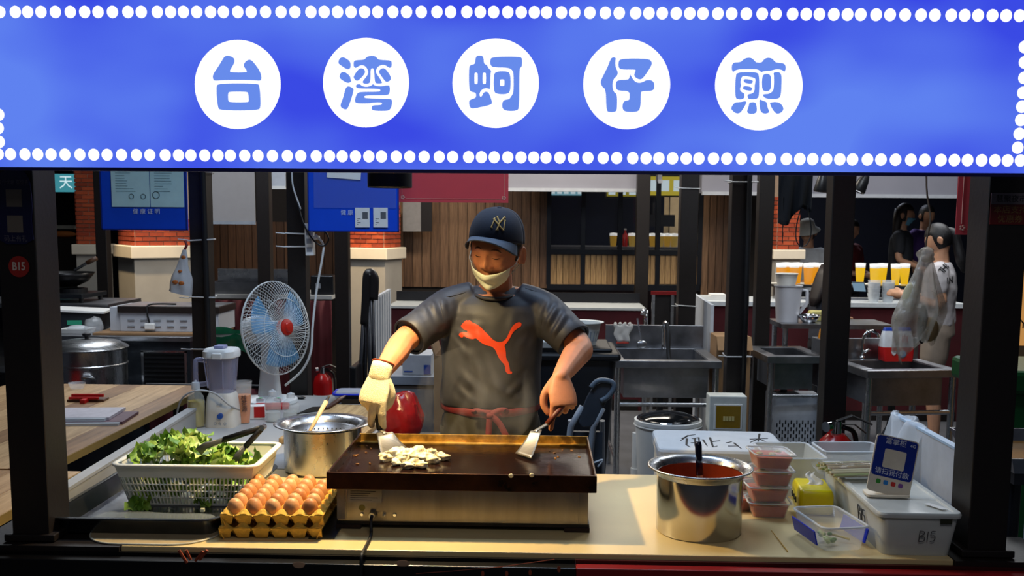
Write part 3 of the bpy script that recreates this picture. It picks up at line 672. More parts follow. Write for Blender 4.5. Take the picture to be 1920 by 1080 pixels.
for i, (u, v, z, nm) in enumerate(((958, 892, .168, 'oyster crumb stuck on the front rim, left one of two'), (997, 891, .168, 'oyster crumb stuck on the front rim, right one of two'))):
    c = W(u, v, 2.662); solo('food_crumb', MB().ell((0, 0, 0), (.0068, .004, .0062), 8, 6), OYS[0], nm, 'crumb', loc=c, smooth=True)
for i in range(16):
    u, v = random.choice(((random.uniform(1000, 1090), random.uniform(840, 875)), (random.uniform(660, 700), random.uniform(835, 870))))
    c = G(u, v, CT+.1435); solo('food_crumb', MB().cb((0, 0, 0), (random.uniform(.004, .01), .003, .003)), mat('toasted crumb', 'a8743a', .6), 'tiny toasted crumb lying on the dark griddle plate', 'crumb', 'toasted crumbs on the griddle', loc=c, rz=random.uniform(0, 3))
# steel colander inside a pot, ladle handle
cp = thing('colander_pot', 'stainless pot with perforated colander between basket and griddle', 'pot', (-.745, 3.36, CT))
obj('pot_body', MB().lathe([(.0001, 0), (.125, 0), (.132, .008), (.132, .15), (.1285, .15), (.1285, .01), (.0001, .006)], 48), STEEL, cp, smooth='a')
obj('colander_rim', MB().lathe([(.118, .135), (.13, .162), (.165, .166), (.167, .163), (.133, .156), (.121, .133)], 48), STEEL, cp, smooth=True)
cb = obj('colander_bowl', MB().lathe([(.0001, .02), (.09, .025), (.112, .07), (.122, .14), (.119, .141), (.109, .072), (.088, .028), (.0001, .023)], 48), STEELW, cp, smooth=True)
hm = MB()
for r_, z in ((.1165, .12), (.115, .105), (.113, .09), (.111, .076), (.108, .062)):
    for k in range(46): a = 2*pi*k/46; hm.ell((r_*.985*cos(a), r_*.985*sin(a), z), .0024, 6, 4)
obj('hole', hm, mat('dark hole', '0a0806', .9), cb)
lh = W(612, 752, 3.38)-Vector((-.745, 3.36, CT)); lb_ = W(570, 828, 3.3)-Vector((-.745, 3.36, CT))
sp = thing('skimmer', 'bamboo handled skimmer standing in the colander pot', 'skimmer', (-.745, 3.36, CT))
obj('handle', MB().tube([lb_, lb_.lerp(lh, .5), lh], [.005, .007, .0085], 8), mat('pale bamboo', 'c9ad84', .5), sp, smooth=True)
obj('end_cap', MB().tube([lh, lh+(lh-lb_).normalized()*.02], [.006, .004], 8), STEEL, sp)
obj('neck', MB().tube([lb_, lb_+Vector((-.02, -.02, -.05))], .004, 8), STEEL, sp)
# ================================================================== right half of the counter
pot = thing('sauce_pot', 'tall stainless pot of red sauce on the right of the griddle', 'pot', (.452, 2.735, CT))
obj('pot_body', MB().lathe([(.0001, 0), (.115, 0), (.118, .004), (.1195, .165), (.117, .165), (.115, .006), (.0001, .004)], 64), mat('polished steel', 'c4c1bb', .16, 1, var=.15, scale=5, rvar=.08), pot, smooth='a')
obj('rim', MB().lathe([(.117, .163), (.124, .178), (.142, .187), (.146, .186), (.1455, .182), (.127, .173), (.12, .16)], 64), STEEL, pot, smooth=True)
obj('sauce_film', MB().lathe([(.1165, .164), (.1142, .095)], 48), mat('sauce stain', '8a3214', .35, var=.3, scale=14), pot, smooth=True)
obj('sauce', MB().lathe([(.1145, .098), (.09, .0992), (.0001, .099)], 48), mat('red orange sauce', '9c3d14', .12, var=.2, scale=9, coat=.3), pot, smooth=True)
ld = thing('ladle', 'blue black handled ladle standing in the red sauce pot', 'ladle', (.452, 2.735, CT))
t0 = W(1309, 828, 2.72)-Vector((.452, 2.735, CT)); t1 = W(1312, 890, 2.71)-Vector((.452, 2.735, CT)); t2 = W(1315, 914, 2.715)-Vector((.452, 2.735, CT))
obj('handle', MB().tube([t0, t0.lerp(t1, .1), t0.lerp(t1, .5), t1], [.0075, .0095, .0095, .0105], 10), mat('navy glossy handle', '0b0c22', .15), ld, smooth=True)
obj('shank', MB().tube([t1, t2, t2+Vector((0, 0, -.05))], .008, 8), mat('cream steel shank', 'cfc4a4', .3, .6), ld)
obj('bowl', MB().ell(t2+Vector((0, 0, -.055)), (.03, .03, .018)), STEEL, ld)
# stacked takeaway boxes
TUB = mat('clear takeaway plastic', 'e6eae8', .12, var=.02, alpha=.13, spec=.9)
KIM = mat('red kimchi sauce', '9c240e', .3, var=.4, scale=30, col2='c25a26', bump=.3, bscale=60)
KIMG = mat('kimchi cabbage', 'b9a04a', .4, var=.3, scale=30)
def takeaway(loc, rz, label, lid=True, grp='takeaway boxes of kimchi'):
    r = thing('takeaway_box', label, 'takeaway box', loc, rz, grp)
    w0, d0, w1, d1, h = .094, .075, .118, .098, .045
    ring = lambda w, d, z, rr: [(x, y, z) for x, y in rrect(-w/2, w/2, -d/2, d/2, rr, 3)]
    m = MB().loft([ring(w0, d0, 0, .012), ring(w1, d1, h, .014)], False); m.f.append(tuple(range(len(ring(1, 1, 0, .1))))); obj('tub', m, TUB, r, solid=.0012, smooth='a')
    obj('tub_rim', MB().tube(ring(w1+.006, d1+.006, h, .016), (.0035, .002), 6, closed=True), mat('tub rim plastic', 'c9cccb', .25, alpha=.7), r, smooth=True)
    obj('filling', MB().loft([ring(w0-.004, d0-.004, .002, .01), ring(w0+(w1-w0)*.62, d0+(d1-d0)*.62, h*.8, .012)]), KIM, r)
    for k in range(4): obj('cabbage_piece', MB().ell((random.uniform(-.035, .035), random.uniform(-.03, .03), h*.79), (.012, .009, .006), 8, 6), KIMG, r, smooth=True)
    if lid: obj('lid', MB().loft([ring(w1+.008, d1+.008, h+.0005, .016), ring(w1+.004, d1+.004, h+.004, .015), ring(w1-.012, d1-.012, h+.004, .012), ring(w1-.016, d1-.016, h+.0015, .012)], False).prism(rrect(-(w1-.016)/2, (w1-.016)/2, -(d1-.016)/2, (d1-.016)/2, .012, 3), h+.001, h+.002, 'z'), TUB, r)
    return r
KB = Vector((.682, 2.9, CT)); nms = ('lowest', 'second from the bottom', 'third from the bottom', 'topmost, tilted')
for k in range(4):
    r = takeaway(KB+Vector((.003*k-.008*(k % 2), 0, .0475*k+(.004 if k == 3 else 0))), rad((-4, 3, -2, 6)[k]), 'lidded takeaway box of red kimchi, %s in the stack' % nms[k])
    if k == 3: r.rotation_euler = (rad(2), rad(2.5), rad(6))
takeaway((.592, 2.96, CT), rad(8), 'lidded takeaway box of kimchi alone behind the sauce pot')
takeaway((.668, 3.02, CT+0.0), rad(-6), 'lower takeaway box hidden behind the front kimchi stack')
takeaway((.665, 3.022, CT+.0475), rad(-3), 'upper takeaway box leaning behind the front kimchi stack')
# snap lid container with blue clips
sn = thing('snap_container', 'clear snap container with blue side clips at the counter edge', 'container', (.795, 2.66, CT), rad(10))
ring = lambda w, d, z, rr: [(x, y, z) for x, y in rrect(-w/2, w/2, -d/2, d/2, rr, 4)]
m = MB().loft([ring(.105, .17, 0, .015), ring(.125, .195, .066, .02)], False); m.f.append(tuple(range(20))); obj('tub', m, CLEAR, sn, solid=.002, smooth='a')
obj('rim', MB().tube(ring(.13, .2, .066, .022), (.004, .003), 6, closed=True), FROST, sn, smooth=True)
for s in (-1, 1): obj('clip', MB(Matrix.Rotation(rad(14*s), 4, 'Y')).box(s*.062-.002, s*.062+.002, -.07, .07, .028, .068), BLUEP, sn, bevel=.001)
for k in range(14): obj('scallion_bit', MB().ell((random.uniform(-.035, .0), random.uniform(-.06, .02), .006+random.uniform(0, .02)), (.008, .005, .005), 7, 5), LET[random.choice((2, 3, 3))], sn)
obj('straw_end', MB().cyl((0, .0, .02), (.045, -.03, .012), .003), mat('straw yellow', 'c9b46a', .5), sn)
# yellow tissue pack
YEL = mat('yellow tissue wrap', 'd9c400', .3, var=.12, scale=10)
ty = thing('tissue_pack', 'yellow plastic tissue pack with a tissue pulled out', 'tissue pack', (.832, 2.97, CT), rad(-6))
def pillow(w, d, h):
    m = MB(); R = []
    for z, k in ((0, .93), (h*.12, 1), (h*.8, 1), (h, .9)): R.append([(x*k, y*k, z) for x, y in rrect(-w/2, w/2, -d/2, d/2, .012, 3)])
    return m.loft(R)
obj('pack', pillow(.1, .16, .075), YEL, ty, smooth='a', bevel=.004)
obj('tissue', MB().grid(lambda u, v: ((u-.5)*.05*(1-v*.6)+.01*sin(v*6), (v-.5)*.02, .074+v*.035+.004*sin(u*9)), 8, 6), PAPER, ty, smooth=True)
for k in range(3): obj('printed_mark', MB().tube([(-.0555, -.05+k*.035, .03), (-.0555, -.042+k*.035, .045), (-.0555, -.035+k*.035, .035)], .002, 5), INK, ty)
# frosted B15 storage box
b5 = thing('storage_box', 'frosted lidded storage box marked B15 at the counter corner', 'storage box', (.99, 2.55, CT+.0005), rad(-.5))
FB = mat('frosted storage plastic', 'd3d5ce', .3, var=.05, alpha=.6)
w0, w1, dd, hh = .175, .205, .56, .112
rg = lambda s, z, rr: [(x, y+.26, z) for x, y in rrect(-s/2, s/2, -dd/2-(s-w0)*.5+.02, dd/2+(s-w0)*.5-.02, rr, 4)]
m = MB().loft([rg(w0, 0, .02), rg(w1, hh, .02)], False); m.f.append(tuple(range(20))); obj('tub', m, FB, b5, solid=.002, smooth='a')
obj('lid', MB().loft([rg(w1+.012, hh-.008, .022), rg(w1+.014, hh, .022), rg(w1+.008, hh+.006, .02), rg(w1-.02, hh+.006, .016), rg(w1-.024, hh+.002, .016)]), mat('frosted lid', 'cdd0cb', .3, alpha=.85), b5, smooth='a', bevel=.001)
yf = lambda z: .26-dd/2-(w0+(w1-w0)*z/hh-w0)*.5+.02-.0018
BS = [[(0, 0), (.02, 1)], [(.02, 1), (.35, .95), (.38, .7), (.05, .52)], [(.05, .52), (.45, .42), (.42, .08), (0, 0)], [(.72, .95), (.7, .02)], [(1.35, .98), (1.02, .95), (1.0, .58), (1.25, .6), (1.36, .38), (1.25, .1), (.95, .04)]]
def b15(par, M, h):
    for q in BS: obj('marker_stroke', MB(M).tube(smooth_path([(x*h, 0, z*h) for x, z in q], 4), h*.035, 5), mat('grey marker', '3a3a3c', .7), par)
b15(b5, Matrix.Translation((.0, yf(.05)-.003, .04)) @ Matrix.Rotation(rad(8), 4, 'X'), .03)
b15(b5, Matrix.Translation((-w0/2-.0125, .165, .045)) @ Matrix.Rotation(-pi/2, 4, 'Z') @ Matrix.Rotation(rad(7), 4, 'X'), .042)
st = obj('sticker', MB().box(.025, .045, -.03, .03, hh+.0065, hh+.0072), PAPER, b5); st.location = (.03, .03, 0); st.rotation_euler = (0, 0, rad(28))
obj('sticker_flap', MB().box(.05, .08, yf(.1)-.004, yf(.1)-.002, .09, .112), mat('dark sticker end', '2a2d1a', .5), b5)
obj('contents', MB().box(-.06, .06, .06, .3, .004, .06), mat('white packet stack', 'c6c2b6', .7), b5, bevel=.01)
# payment code stand (blank panel instead of the code)
ps = thing('payment_stand', 'blue and white tilted payment card stand on the storage box', 'sign stand', (.955, 2.685, CT+hh+.007), rad(-3))
PB = mat('royal blue card', '0f2a86', .3); PW = mat('ivory card', 'd8cdb8', .35)
tilt = Matrix.Rotation(rad(-14), 4, 'X') @ Matrix.Rotation(rad(12), 4, 'Y')
cardh, cardw = .158, .115
def onc(mb): return mb
cd = obj('card', MB(Matrix.Translation((0, 0, .006)) @ tilt).prism(rrect(-cardw/2, cardw/2, 0, cardh, .01, 4), -.003, .003), PW, ps)
bl = obj('blue_panel', MB(Matrix.Translation((0, 0, .006)) @ tilt).prism(rrect(-cardw/2+.003, cardw/2-.003, .045, cardh-.003, .008, 4), -.0038, -.0028), PB, cd)
obj('white_square', MB(Matrix.Translation((0, 0, .006)) @ tilt).prism(rrect(-.029, .029, .07, .122, .004, 3), -.0046, -.0036), PW, cd)
def cardtext(t, s, x, z, m, bold=0.):
    o = text(t, s, m, cd, (0, 0, 0), bold=bold); o.matrix_local = Matrix.Translation((0, 0, .006)) @ tilt @ Matrix.Translation((x, -.0042, z)); return o
CW = mat('white print', 'd0d4dc', .5)
cardtext('请扫我付款', .0185, 0, .058, CW); cardtext('富掌柜', .019, -.004, .143, CW); cardtext('4G', .012, .042, .143, CW)
for k, c_ in enumerate(('2f8a2c', '2a7fc6', 'c22a20', '7a4a90')):
    obj('pay_icon', MB(Matrix.Translation((0, 0, .006)) @ tilt).prism(rrect(-.037+k*.02, -.025+k*.02, .024, .036, .003, 3), -.0040, -.0028), mat('icon %d' % k, c_, .5), cd)
obj('stand_base', MB().prism(rrect(-.055, .06, -.012, .05, .012, 4), 0, .006, 'z'), PW, ps)
obj('back_strut', MB().hexa([(-.02, .045, .004), (.02, .045, .004), (.02, .05, .004), (-.02, .05, .004), (-.02, .014, .07), (.02, .014, .07), (.02, .018, .07), (-.02, .018, .07)]), PW, ps)
# wrapped vegetables, white tubs behind
wt = thing('storage_tub', 'open white plastic tub behind the kimchi stack', 'storage box', (.815, 3.2, CT), rad(2))
obj('tub', MB().tray(-.075, .075, -.1, .1, 0, .125, .003, .012), FB, wt); obj('rim', MB().tube(rrect and [(x, y, .125) for x, y in rrect(-.09, .09, -.115, .115, .02, 3)], (.005, .003), 6, closed=True), FROST, wt, smooth=True)
wt2 = thing('storage_tub', 'clear plastic tub standing behind the wrapped vegetables', 'storage box', (1.02, 3.24, CT), rad(3))
obj('tub', MB().tray(-.09, .09, -.06, .06, 0, .13, .003, .01), FROST, wt2); obj('rim', MB().tube([(x, y, .13) for x, y in rrect(-.102, .102, -.072, .072, .02, 3)], (.005, .003), 6, closed=True), FROST, wt2, smooth=True)
wv = thing('wrapped_vegetables', 'bundle of sprouts in shiny cling film on the storage box', 'vegetables', (.962, 2.92, CT+hh+.0095), rad(6))
SPR = [mat('sprout stalk %d' % k, c_, .5) for k, c_ in enumerate(('b9b487', '9aa868', 'a98f5a', 'd0c9a8'))]
for k in range(46):
    y = random.uniform(-.07, .07); z = .008+random.uniform(0, .03)*(1-abs(y)/.09)
    obj('sprout', MB().tube([(-.11+random.uniform(-.01, .01), y, z), (0, y*1.05, z+.003), (.11+random.uniform(-.01, .02), y*.8, z-.002)], .0035, 5), SPR[k % 4], wv)
def wrap(u, v):
    a = 2*pi*v; x = -.13+.26*u; k = 1-.35*max(0, abs(u-.5)*2-.8)*5*.5
    n = noise.noise(Vector((u*9, cos(a)*3, sin(a)*3)))*.006
    return (x, (cos(a)*.085+n)*k, max(.0005, .024+(sin(a)*.026+n)*k))
obj('cling_film', MB().grid(wrap, 40, 30), mat('cling film', 'f4f6f6', .08, var=0, alpha=.12, spec=.9, bump=.5, bscale=25), wv, smooth=True)
# foam box with brush writing
fbm = mat('white foam', 'c3c6c8', .8, var=.06, scale=20, bump=.06, bscale=150)
fx = thing('foam_box', 'white foam box with black brush writing behind the counter', 'foam box', (.66, 3.62, 0), rad(-2))
fz = .845
obj('lid', MB().prism(rrect(-.23, .23, -.17, .17, .03, 4), fz-.05, fz, 'z'), fbm, fx, bevel=.012)
obj('body', MB().prism(rrect(-.22, .22, -.16, .16, .03, 4), fz-.3, fz-.052, 'z'), fbm, fx, bevel=.006)
def brush(pts, r=.006):
    q = []
    for u, v in pts: p = G(u, v, fz+.0012)-Vector((.66, 3.62, 0)); p = Matrix.Rotation(rad(2), 4, 'Z') @ p; q.append((p.x, p.y, fz+.0008))
    obj('brush_stroke', MB().tube(q, [(r, .001)]+[(r*.8, .001)]*(len(q)-2)+[(r*.4, .001)], 6), INK, fx)
for s_ in (((1279, 822), (1290, 817), (1304, 814)), ((1290, 816), (1276, 826)), ((1288, 822), (1287, 834), (1294, 838)), ((1298, 822), (1310, 820), (1312, 836)), ((1296, 830), (1310, 829)), ((1303, 822), (1303, 836)), ((1318, 824), (1326, 836)), ((1331, 820), (1337, 838), (1345, 836)), ((1334, 828), (1350, 826)), ((1362, 830), (1372, 828)), ((1365, 836), (1385, 836)), ((1376, 830), (1390, 841)),
    ((1406, 823), (1440, 822)), ((1424, 813), (1421, 830)), ((1421, 823), (1407, 829)), ((1424, 823), (1438, 829)), ((1411, 838), (1420, 834), (1428, 838), (1424, 846), (1412, 846), (1438, 848)), ((1448, 850), (1449, 836), (1460, 836), (1460, 842), (1449, 844))): brush(s_, .0045)
ck = thing('prop_crate', 'dark crate under the foam box behind the counter', 'crate', (.66, 3.62, 0))
obj('crate_body', MB().tray(-.2, .2, -.15, .15, 0, .54, .015), BLKP, ck)
# bamboo skewer and plate ring on the worktop
a = G(1446, 994, CT+.002); b = G(1477, 1034, CT+.002)
solo('bamboo_skewer', MB().tube([a, b], [.0008, .0018], 6), mat('skewer bamboo', 'c99a3a', .5), 'thin bamboo skewer lying on the counter right of the pot', 'skewer')
# ================================================================== lamp over the griddle
lp = W(731, 352, 2.98)
lamp = thing('pendant_lamp', 'black cylinder pendant lamp over the griddle', 'lamp', (lp.x, 2.98, lp.z))
obj('shade', MB().lathe([(.064, 0), (.066, .002), (.066, .12), (.05, .135), (.012, .14), (.012, .16), (.008, .16), (.008, .13), (.046, .128), (.062, .112), (.062, .002)], 40), mat('black lamp paint', '1c1d21', .45, .2), lamp, smooth='a')
obj('cord', MB().cyl((0, 0, .15), (0, 0, 2.3-lp.z), .004, n=8), RUBBER, lamp)
obj('bulb', MB().ell((0, 0, .045), (.03, .03, .03)), glow('warm bulb', 'ffdf9a', 14), lamp, smooth=True)
spot('griddle_lamp_beam', (lp.x, 2.98, lp.z+.012), (lp.x+.02, 2.92, .9), 100, (1, .72, .33), 143, .8, .03)
# ================================================================== things on the side table
PURP = mat('lilac clear plastic', 'a9abc8', .12, var=.03, alpha=.45, spec=.7)
bl_ = G(415, 800, CT)
bn_ = thing('blender', 'white table blender with lilac jug and blue dial', 'blender', (bl_.x, bl_.y+.03, CT), rad(-4))
rr_ = lambda w, d, z, r=.02: [(x, y, z) for x, y in rrect(-w/2, w/2, -d/2, d/2, r, 4)]
CREAM = mat('cream white plastic', 'd2cfc6', .35, var=.05)
obj('motor_base', MB().loft([rr_(.128, .12, 0, .03), rr_(.13, .122, .01, .03), rr_(.124, .115, .07, .03), rr_(.114, .105, .125, .03), rr_(.1, .095, .142, .03)]), CREAM, bn_, smooth='a')
obj('dial', MB().cyl((.012, -.056, .052), (.012, -.07, .05), .0115, n=20), mat('blue dial', '0f4aa8', .3), bn_, smooth='a')
text('Jede', .014, mat('grey print', '8a8c92', .5), bn_, (.008, -.0575, .1), (rad(-4), 0, 0))
text('○ ☆ ◇', .016, mat('pale blue print', '8fa0b8', .5), bn_, (.01, -.0615, .018), (rad(-2), 0, 0), name='printed_mark')
obj('jug', MB().loft([rr_(.094, .09, .143, .03), rr_(.1, .096, .16, .03), rr_(.122, .116, .285, .035), rr_(.124, .118, .29, .035)], True), PURP, bn_, smooth='a')
obj('jug_ridge', MB().cyl((-.045, -.045, .165), (-.055, -.055, .28), .003).cyl((.02, -.048, .165), (.025, -.058, .28), .003), PURP, bn_)
ld_ = obj('lid', MB().loft([rr_(.128, .122, .288, .035), rr_(.136, .13, .292, .038), rr_(.136, .13, .316, .038), rr_(.12, .114, .326, .034)]), WHITEP, bn_, smooth='a')
obj('lid_plug', MB().cb((0, -.01, .333), (.042, .05, .014)), mat('lilac plug', '8f91b5', .3), ld_, bevel=.004)
obj('lid_tab', MB().cb((.005, -.067, .3), (.04, .012, .024)), WHITEP, ld_, bevel=.003)
obj('handle', MB().tube(smooth_path([(-.06, -.02, .275), (-.095, -.022, .278), (-.104, -.024, .262), (-.104, -.024, .19), (-.096, -.022, .175), (-.052, -.02, .18)], 4), (.008, .011), 10), PURP, bn_, smooth=True)
bc = obj('mains_cord', MB().tube(smooth_path([(.06, .03, .06), (.055, -.07, .1), (.0, -.085, .15), (-.07, -.09, .16), (-.135, -.085, .13), (-.165, -.08, .06), (-.15, -.085, .01), (-.11, -.09, .004)], 8), .004, 8), mat('grey cable', 'a9abac', .5), bn_, smooth=True)
BOT = mat('clear bottle', 'e6ecea', .08, var=0, alpha=.2, spec=.9)
OIL = mat('cooking oil', 'b0a028', .08, var=.05, alpha=.66)
def bottle(loc, h, r, label, fill=0., fm=None, cat='bottle', grp=None):
    b = thing('squeeze_bottle', label, cat, loc, 0, grp)
    obj('bottle_body', MB().lathe([(.0001, 0), (r*.9, 0), (r, .006), (r*.94, h*.25), (r, h*.4), (r, h*.56), (r*.85, h*.68), (r*.45, h*.8), (r*.42, h*.88)], 28), BOT, b, smooth='a')
    obj('bottle_cap', MB().lathe([(.0001, h*.99), (r*.4, h*.985), (r*.46, h*.97), (r*.5, h*.86), (r*.5, h*.83), (r*.4, h*.83)], 20).cyl((0, 0, h*.98), (0, 0, h*1.03), r*.2, r*.12, 10), FROST, b, smooth='a')
    if fill: obj('contents', MB().lathe([(.0001, .004), (r*.86, .004), (r*.93, .012), (r*.9, h*.25), (r*.93, min(h*.4, h*fill)), (r*.93, h*fill), (.0001, h*fill)], 24), fm, b, smooth='a')
    return b
p = G(369, 800, CT); bottle((p.x, p.y, CT), .19, .036, 'clear bottle of yellow cooking oil left of the blender', .58, OIL)
p = G(512, 790, CT); bottle((p.x, p.y, CT), .135, .035, 'left one of two clear squeeze bottles before the fan', .3, mat('clear syrup', 'cfd6d4', .1, alpha=.4), grp='two clear squeeze bottles')
p = G(546, 786, CT); bottle((p.x, p.y, CT), .115, .037, 'right one of two clear squeeze bottles before the fan', .3, MATS['clear syrup'], grp='two clear squeeze bottles')
p = G(455, 795, CT); jc = thing('juice_cup', 'tall plastic cup of orange juice with black characters', 'cup', (p.x, p.y+.02, CT))
obj('cup', MB().lathe([(.0001, 0), (.024, 0), (.036, .178), (.0375, .178), (.0375, .18), (.035, .18), (.0225, .004), (.0001, .004)], 28), mat('thin clear cup', 'e6e8e6', .2, var=0, alpha=.2), jc, smooth='a')
obj('juice', MB().lathe([(.0001, .004), (.0235, .004), (.0315, .122), (.0001, .122)], 28), mat('orange juice', 'd27400', .25, var=.05), jc, smooth='a')
for k, ch in enumerate('桂茶源'): text(ch, .026, INK, jc, (.012, -.0335+.0015*k, .112-.024*k), (rad(-4), 0, rad(15)), name='printed_character')
# ---- table fan
FC = W(519, 615, 4.52); fan = thing('table_fan', 'white table fan with blue blades and red hub behind the blender', 'fan', (FC.x-.06, 4.6, CT))
fo = Vector((FC.x-.06, 4.6, CT))
FW = mat('fan white plastic', 'd4d7d8', .35, var=.04)
obj('fan_base', MB().lathe([(.0001, 0), (.125, 0), (.13, .006), (.128, .018), (.07, .03), (.045, .04), (.0001, .04)], 40), FW, fan, smooth='a')
for x, y in ((-.02, -.09), (.06, -.08)):
    obj('base_button', MB().cb((x, y, .03), (.035, .022, .014)), FW, fan, bevel=.002); obj('green_sticker', MB().cyl((x, y-.002, .037), (x, y-.002, .0378), .011, n=12), mat('green sticker', '35c060', .5), fan)
obj('fan_column', MB().loft([[(x*1.0, y, z) for x, y in rrect(-w, w, -d, d, .02, 4)] for z, w, d in ((.03, .05, .045), (.12, .042, .036), (.25, .034, .03), (.33, .03, .028))]), FW, fan, smooth='a')
ax = Vector((.87, -.48, .12)).normalized(); cF = FC-fo
up_ = Vector((0, 0, 1)); sx_ = up_.cross(ax).normalized(); sy_ = ax.cross(sx_)
FM = Matrix(((sx_.x, sy_.x, ax.x, cF.x), (sx_.y, sy_.y, ax.y, cF.y), (sx_.z, sy_.z, ax.z, cF.z), (0, 0, 0, 1)))
RF = .215
obj('motor_housing', MB(FM).lathe([(.0001, -.2), (.04, -.195), (.062, -.17), (.068, -.12), (.066, -.075), (.03, -.07), (.0001, -.07)], 28), FW, fan, smooth='a')
obj('neck_joint', MB().cyl((cF-ax*.11).to_tuple(), (0, 0, .3), .03, .028), FW, fan, smooth='a')
WIRE = mat('white coated wire', 'cfd0cc', .35)
def grille(z0, zr, rin, n):
    m = MB(FM)
    for k in range(n):
        a = 2*pi*k/n; pts = []
        for t in (0, .3, .6, .82, .94, 1):
            r = rin+(RF-rin)*t; z = z0*(1-t**3.2)+zr*t**3.2; aa = a+.25*t
            pts.append((r*cos(aa), r*sin(aa), z))
        m.tube(pts, .0013, 4, caps=False)
    for r, z in ((RF, zr), (RF*.62, z0*.9), (rin, z0)): m.tube([(r*cos(2*pi*k/48), r*sin(2*pi*k/48), z) for k in range(48)], .0022 if r == RF else .0017, 5, closed=True)
    return m
obj('front_grille', grille(.06, .0, .04, 72), WIRE, fan); obj('rear_grille', grille(-.075, -.006, .055, 60), WIRE, fan)
obj('hub_knob', MB(FM).lathe([(.0001, .085), (.02, .083), (.024, .072), (.036, .068), (.038, .058), (.038, .035), (.0001, .035)], 24), mat('red hub', 'c9281a', .35), fan, smooth='a')
BLADE = mat('pale blue clear blade', '5fb0e0', .2, var=.05, alpha=.4)
for k in range(3):
    a0 = 2*pi*k/3+.4
    def bf(u, v):
        r = .03+.15*v; a = a0+(u-.35)*(1.35-.25*v)*(1 if v > .15 else .8); return (r*cos(a), r*sin(a), .012+(u-.5)*.045*(1-.3*v))
    obj('blade', MB(FM).grid(bf, 12, 8), BLADE, fan, smooth=True, solid=.002)
obj('blade_hub', MB(FM).cyl((0, 0, -.03), (0, 0, .045), .034, n=24), BLADE, fan)
# fan cord up to the power strip
ps_ = W(582, 448, 4.82)
pw = thing('power_strip', 'white power strip tied to the post above the fan', 'power strip', (ps_.x, 4.815, ps_.z-.08))
pw.rotation_euler = (0, rad(-1.5), 0)
obj('strip_body', MB().box(-.02, .02, -.02, .025, 0, .155), WHITEP, pw, bevel=.004)
for z in (.03, .07, .11): obj('socket', MB().box(-.012, .012, -.0208, -.0198, z-.012, z+.012), GREYP, pw)
obj('plug', MB().cb((.045, -.01, .125), (.05, .03, .025)), BLKP, pw, bevel=.004); obj('plug', MB().cb((.033, -.01, .085), (.035, .026, .02)), WHITEP, pw, bevel=.004)
o_ = Vector((ps_.x, 4.815, ps_.z-.08))
Q = lambda u, v, Y: W(u, v, Y)-o_
obj('fan_cord', MB().tube(smooth_path([Q(592, 440, 4.8), Q(606, 458, 4.78), Q(605, 480, 4.77), Q(592, 545, 4.75), Q(583, 610, 4.7), Q(578, 660, 4.68), Q(560, 695, 4.68), Q(528, 722, 4.66)], 6), .0055, 8), WIRE, pw, smooth=True)
obj('feed_cord', MB().tube(smooth_path([Q(551, 318, 4.8), Q(553, 350, 4.8), Q(566, 392, 4.8)], 6), .004, 8), WIRE, pw, smooth=True)
obj('black_cord', MB().tube(smooth_path([Q(560, 378, 4.8), Q(571, 420, 4.79), Q(588, 450, 4.77), Q(606, 462, 4.77), Q(617, 450, 4.77), Q(610, 435, 4.78), Q(600, 432, 4.79)], 6), .004, 8), RUBBER, pw, smooth=True)
# red and white package, key fob, box, board, cleaver
p = G(478, 787, CT); pk = thing('food_packet', 'small red and white packet left of the squeeze bottles', 'packet', (p.x, p.y+.03, CT), rad(12))
obj('packet_box', MB().box(-.035, .035, -.025, .025, 0, .058), PAPER, pk, bevel=.003); obj('red_label', MB().box(-.01, .0355, -.0258, -.02, .008, .056), REDP, pk)
p = G(500, 772, CT); rd = solo('sauce_sachet', pillow(.16, .09, .02), REDP, 'flat red sachet lying under the fan base edge', 'sachet', loc=(p.x, p.y+.08, CT), rz=rad(10), bevel=.004)
p = G(562, 748, CT); solo('key_fob', MB().ell((0, 0, .008), (.032, .018, .008)), BLKP, 'small black oval remote right of the fan', 'remote', loc=(p.x, p.y, CT), rz=rad(-20), smooth=True)
cbx = thing('cutting_board', 'pale wooden cutting board behind the colander pot', 'cutting board', (-.82, 4.02, CT), rad(-4))
obj('board', MB().box(-.16, .15, -.3, .42, 0, .025), woodmat('pale chopping board', 'b79a6a', '8a6c42', st=(9, .6, 3)), cbx, bevel=.005)
cv = thing('cleaver', 'black cleaver with brown handle lying on the cutting board', 'knife', (0, 0, 0))
a = G(568, 770, CT+.03); b = G(603, 760, CT+.03); c_ = G(612, 766, CT+.03); d_ = G(640, 748, CT+.03); e_ = G(652, 742, CT+.034)
obj('blade', MB().prism([(a.x-.01, a.y-.07), (c_.x-.01, c_.y-.05), (c_.x+.01, c_.y+.06), (a.x+.02, a.y+.09)], CT+.0275, CT+.0305, 'z'), mat('black blade', '1a1b1d', .35, .6), cv)
obj('handle', MB().tube([c_, d_, e_+Vector((.03, .02, 0))], [.011, .013, .015], 10), mat('walnut handle', '4a2a1c', .45), cv, smooth=True)
sb = thing('lunch_box', 'clear lunch box with blue gasket at the back of the side table', 'container', (-.86, 4.66, CT+.0005), rad(3))
obj('box_body', MB().loft([rr_(.19, .13, 0), rr_(.215, .15, .04)], True), FROST, sb, smooth='a'); obj('blue_gasket', MB().tube(rr_(.225, .155, .043, .03), .006, 6, closed=True), BLUEP, sb, smooth=True); obj('lid_panel', MB().loft([rr_(.21, .14, .04), rr_(.2, .13, .052)]), FROST, sb)
tl = solo('black_tray', MB().tray(-.1, .06, -.05, .05, 0, .02, .003), BLKP, 'flat black tray in front of the blue lunch box', 'tray', loc=(-.80, 4.5, CT+.0255))
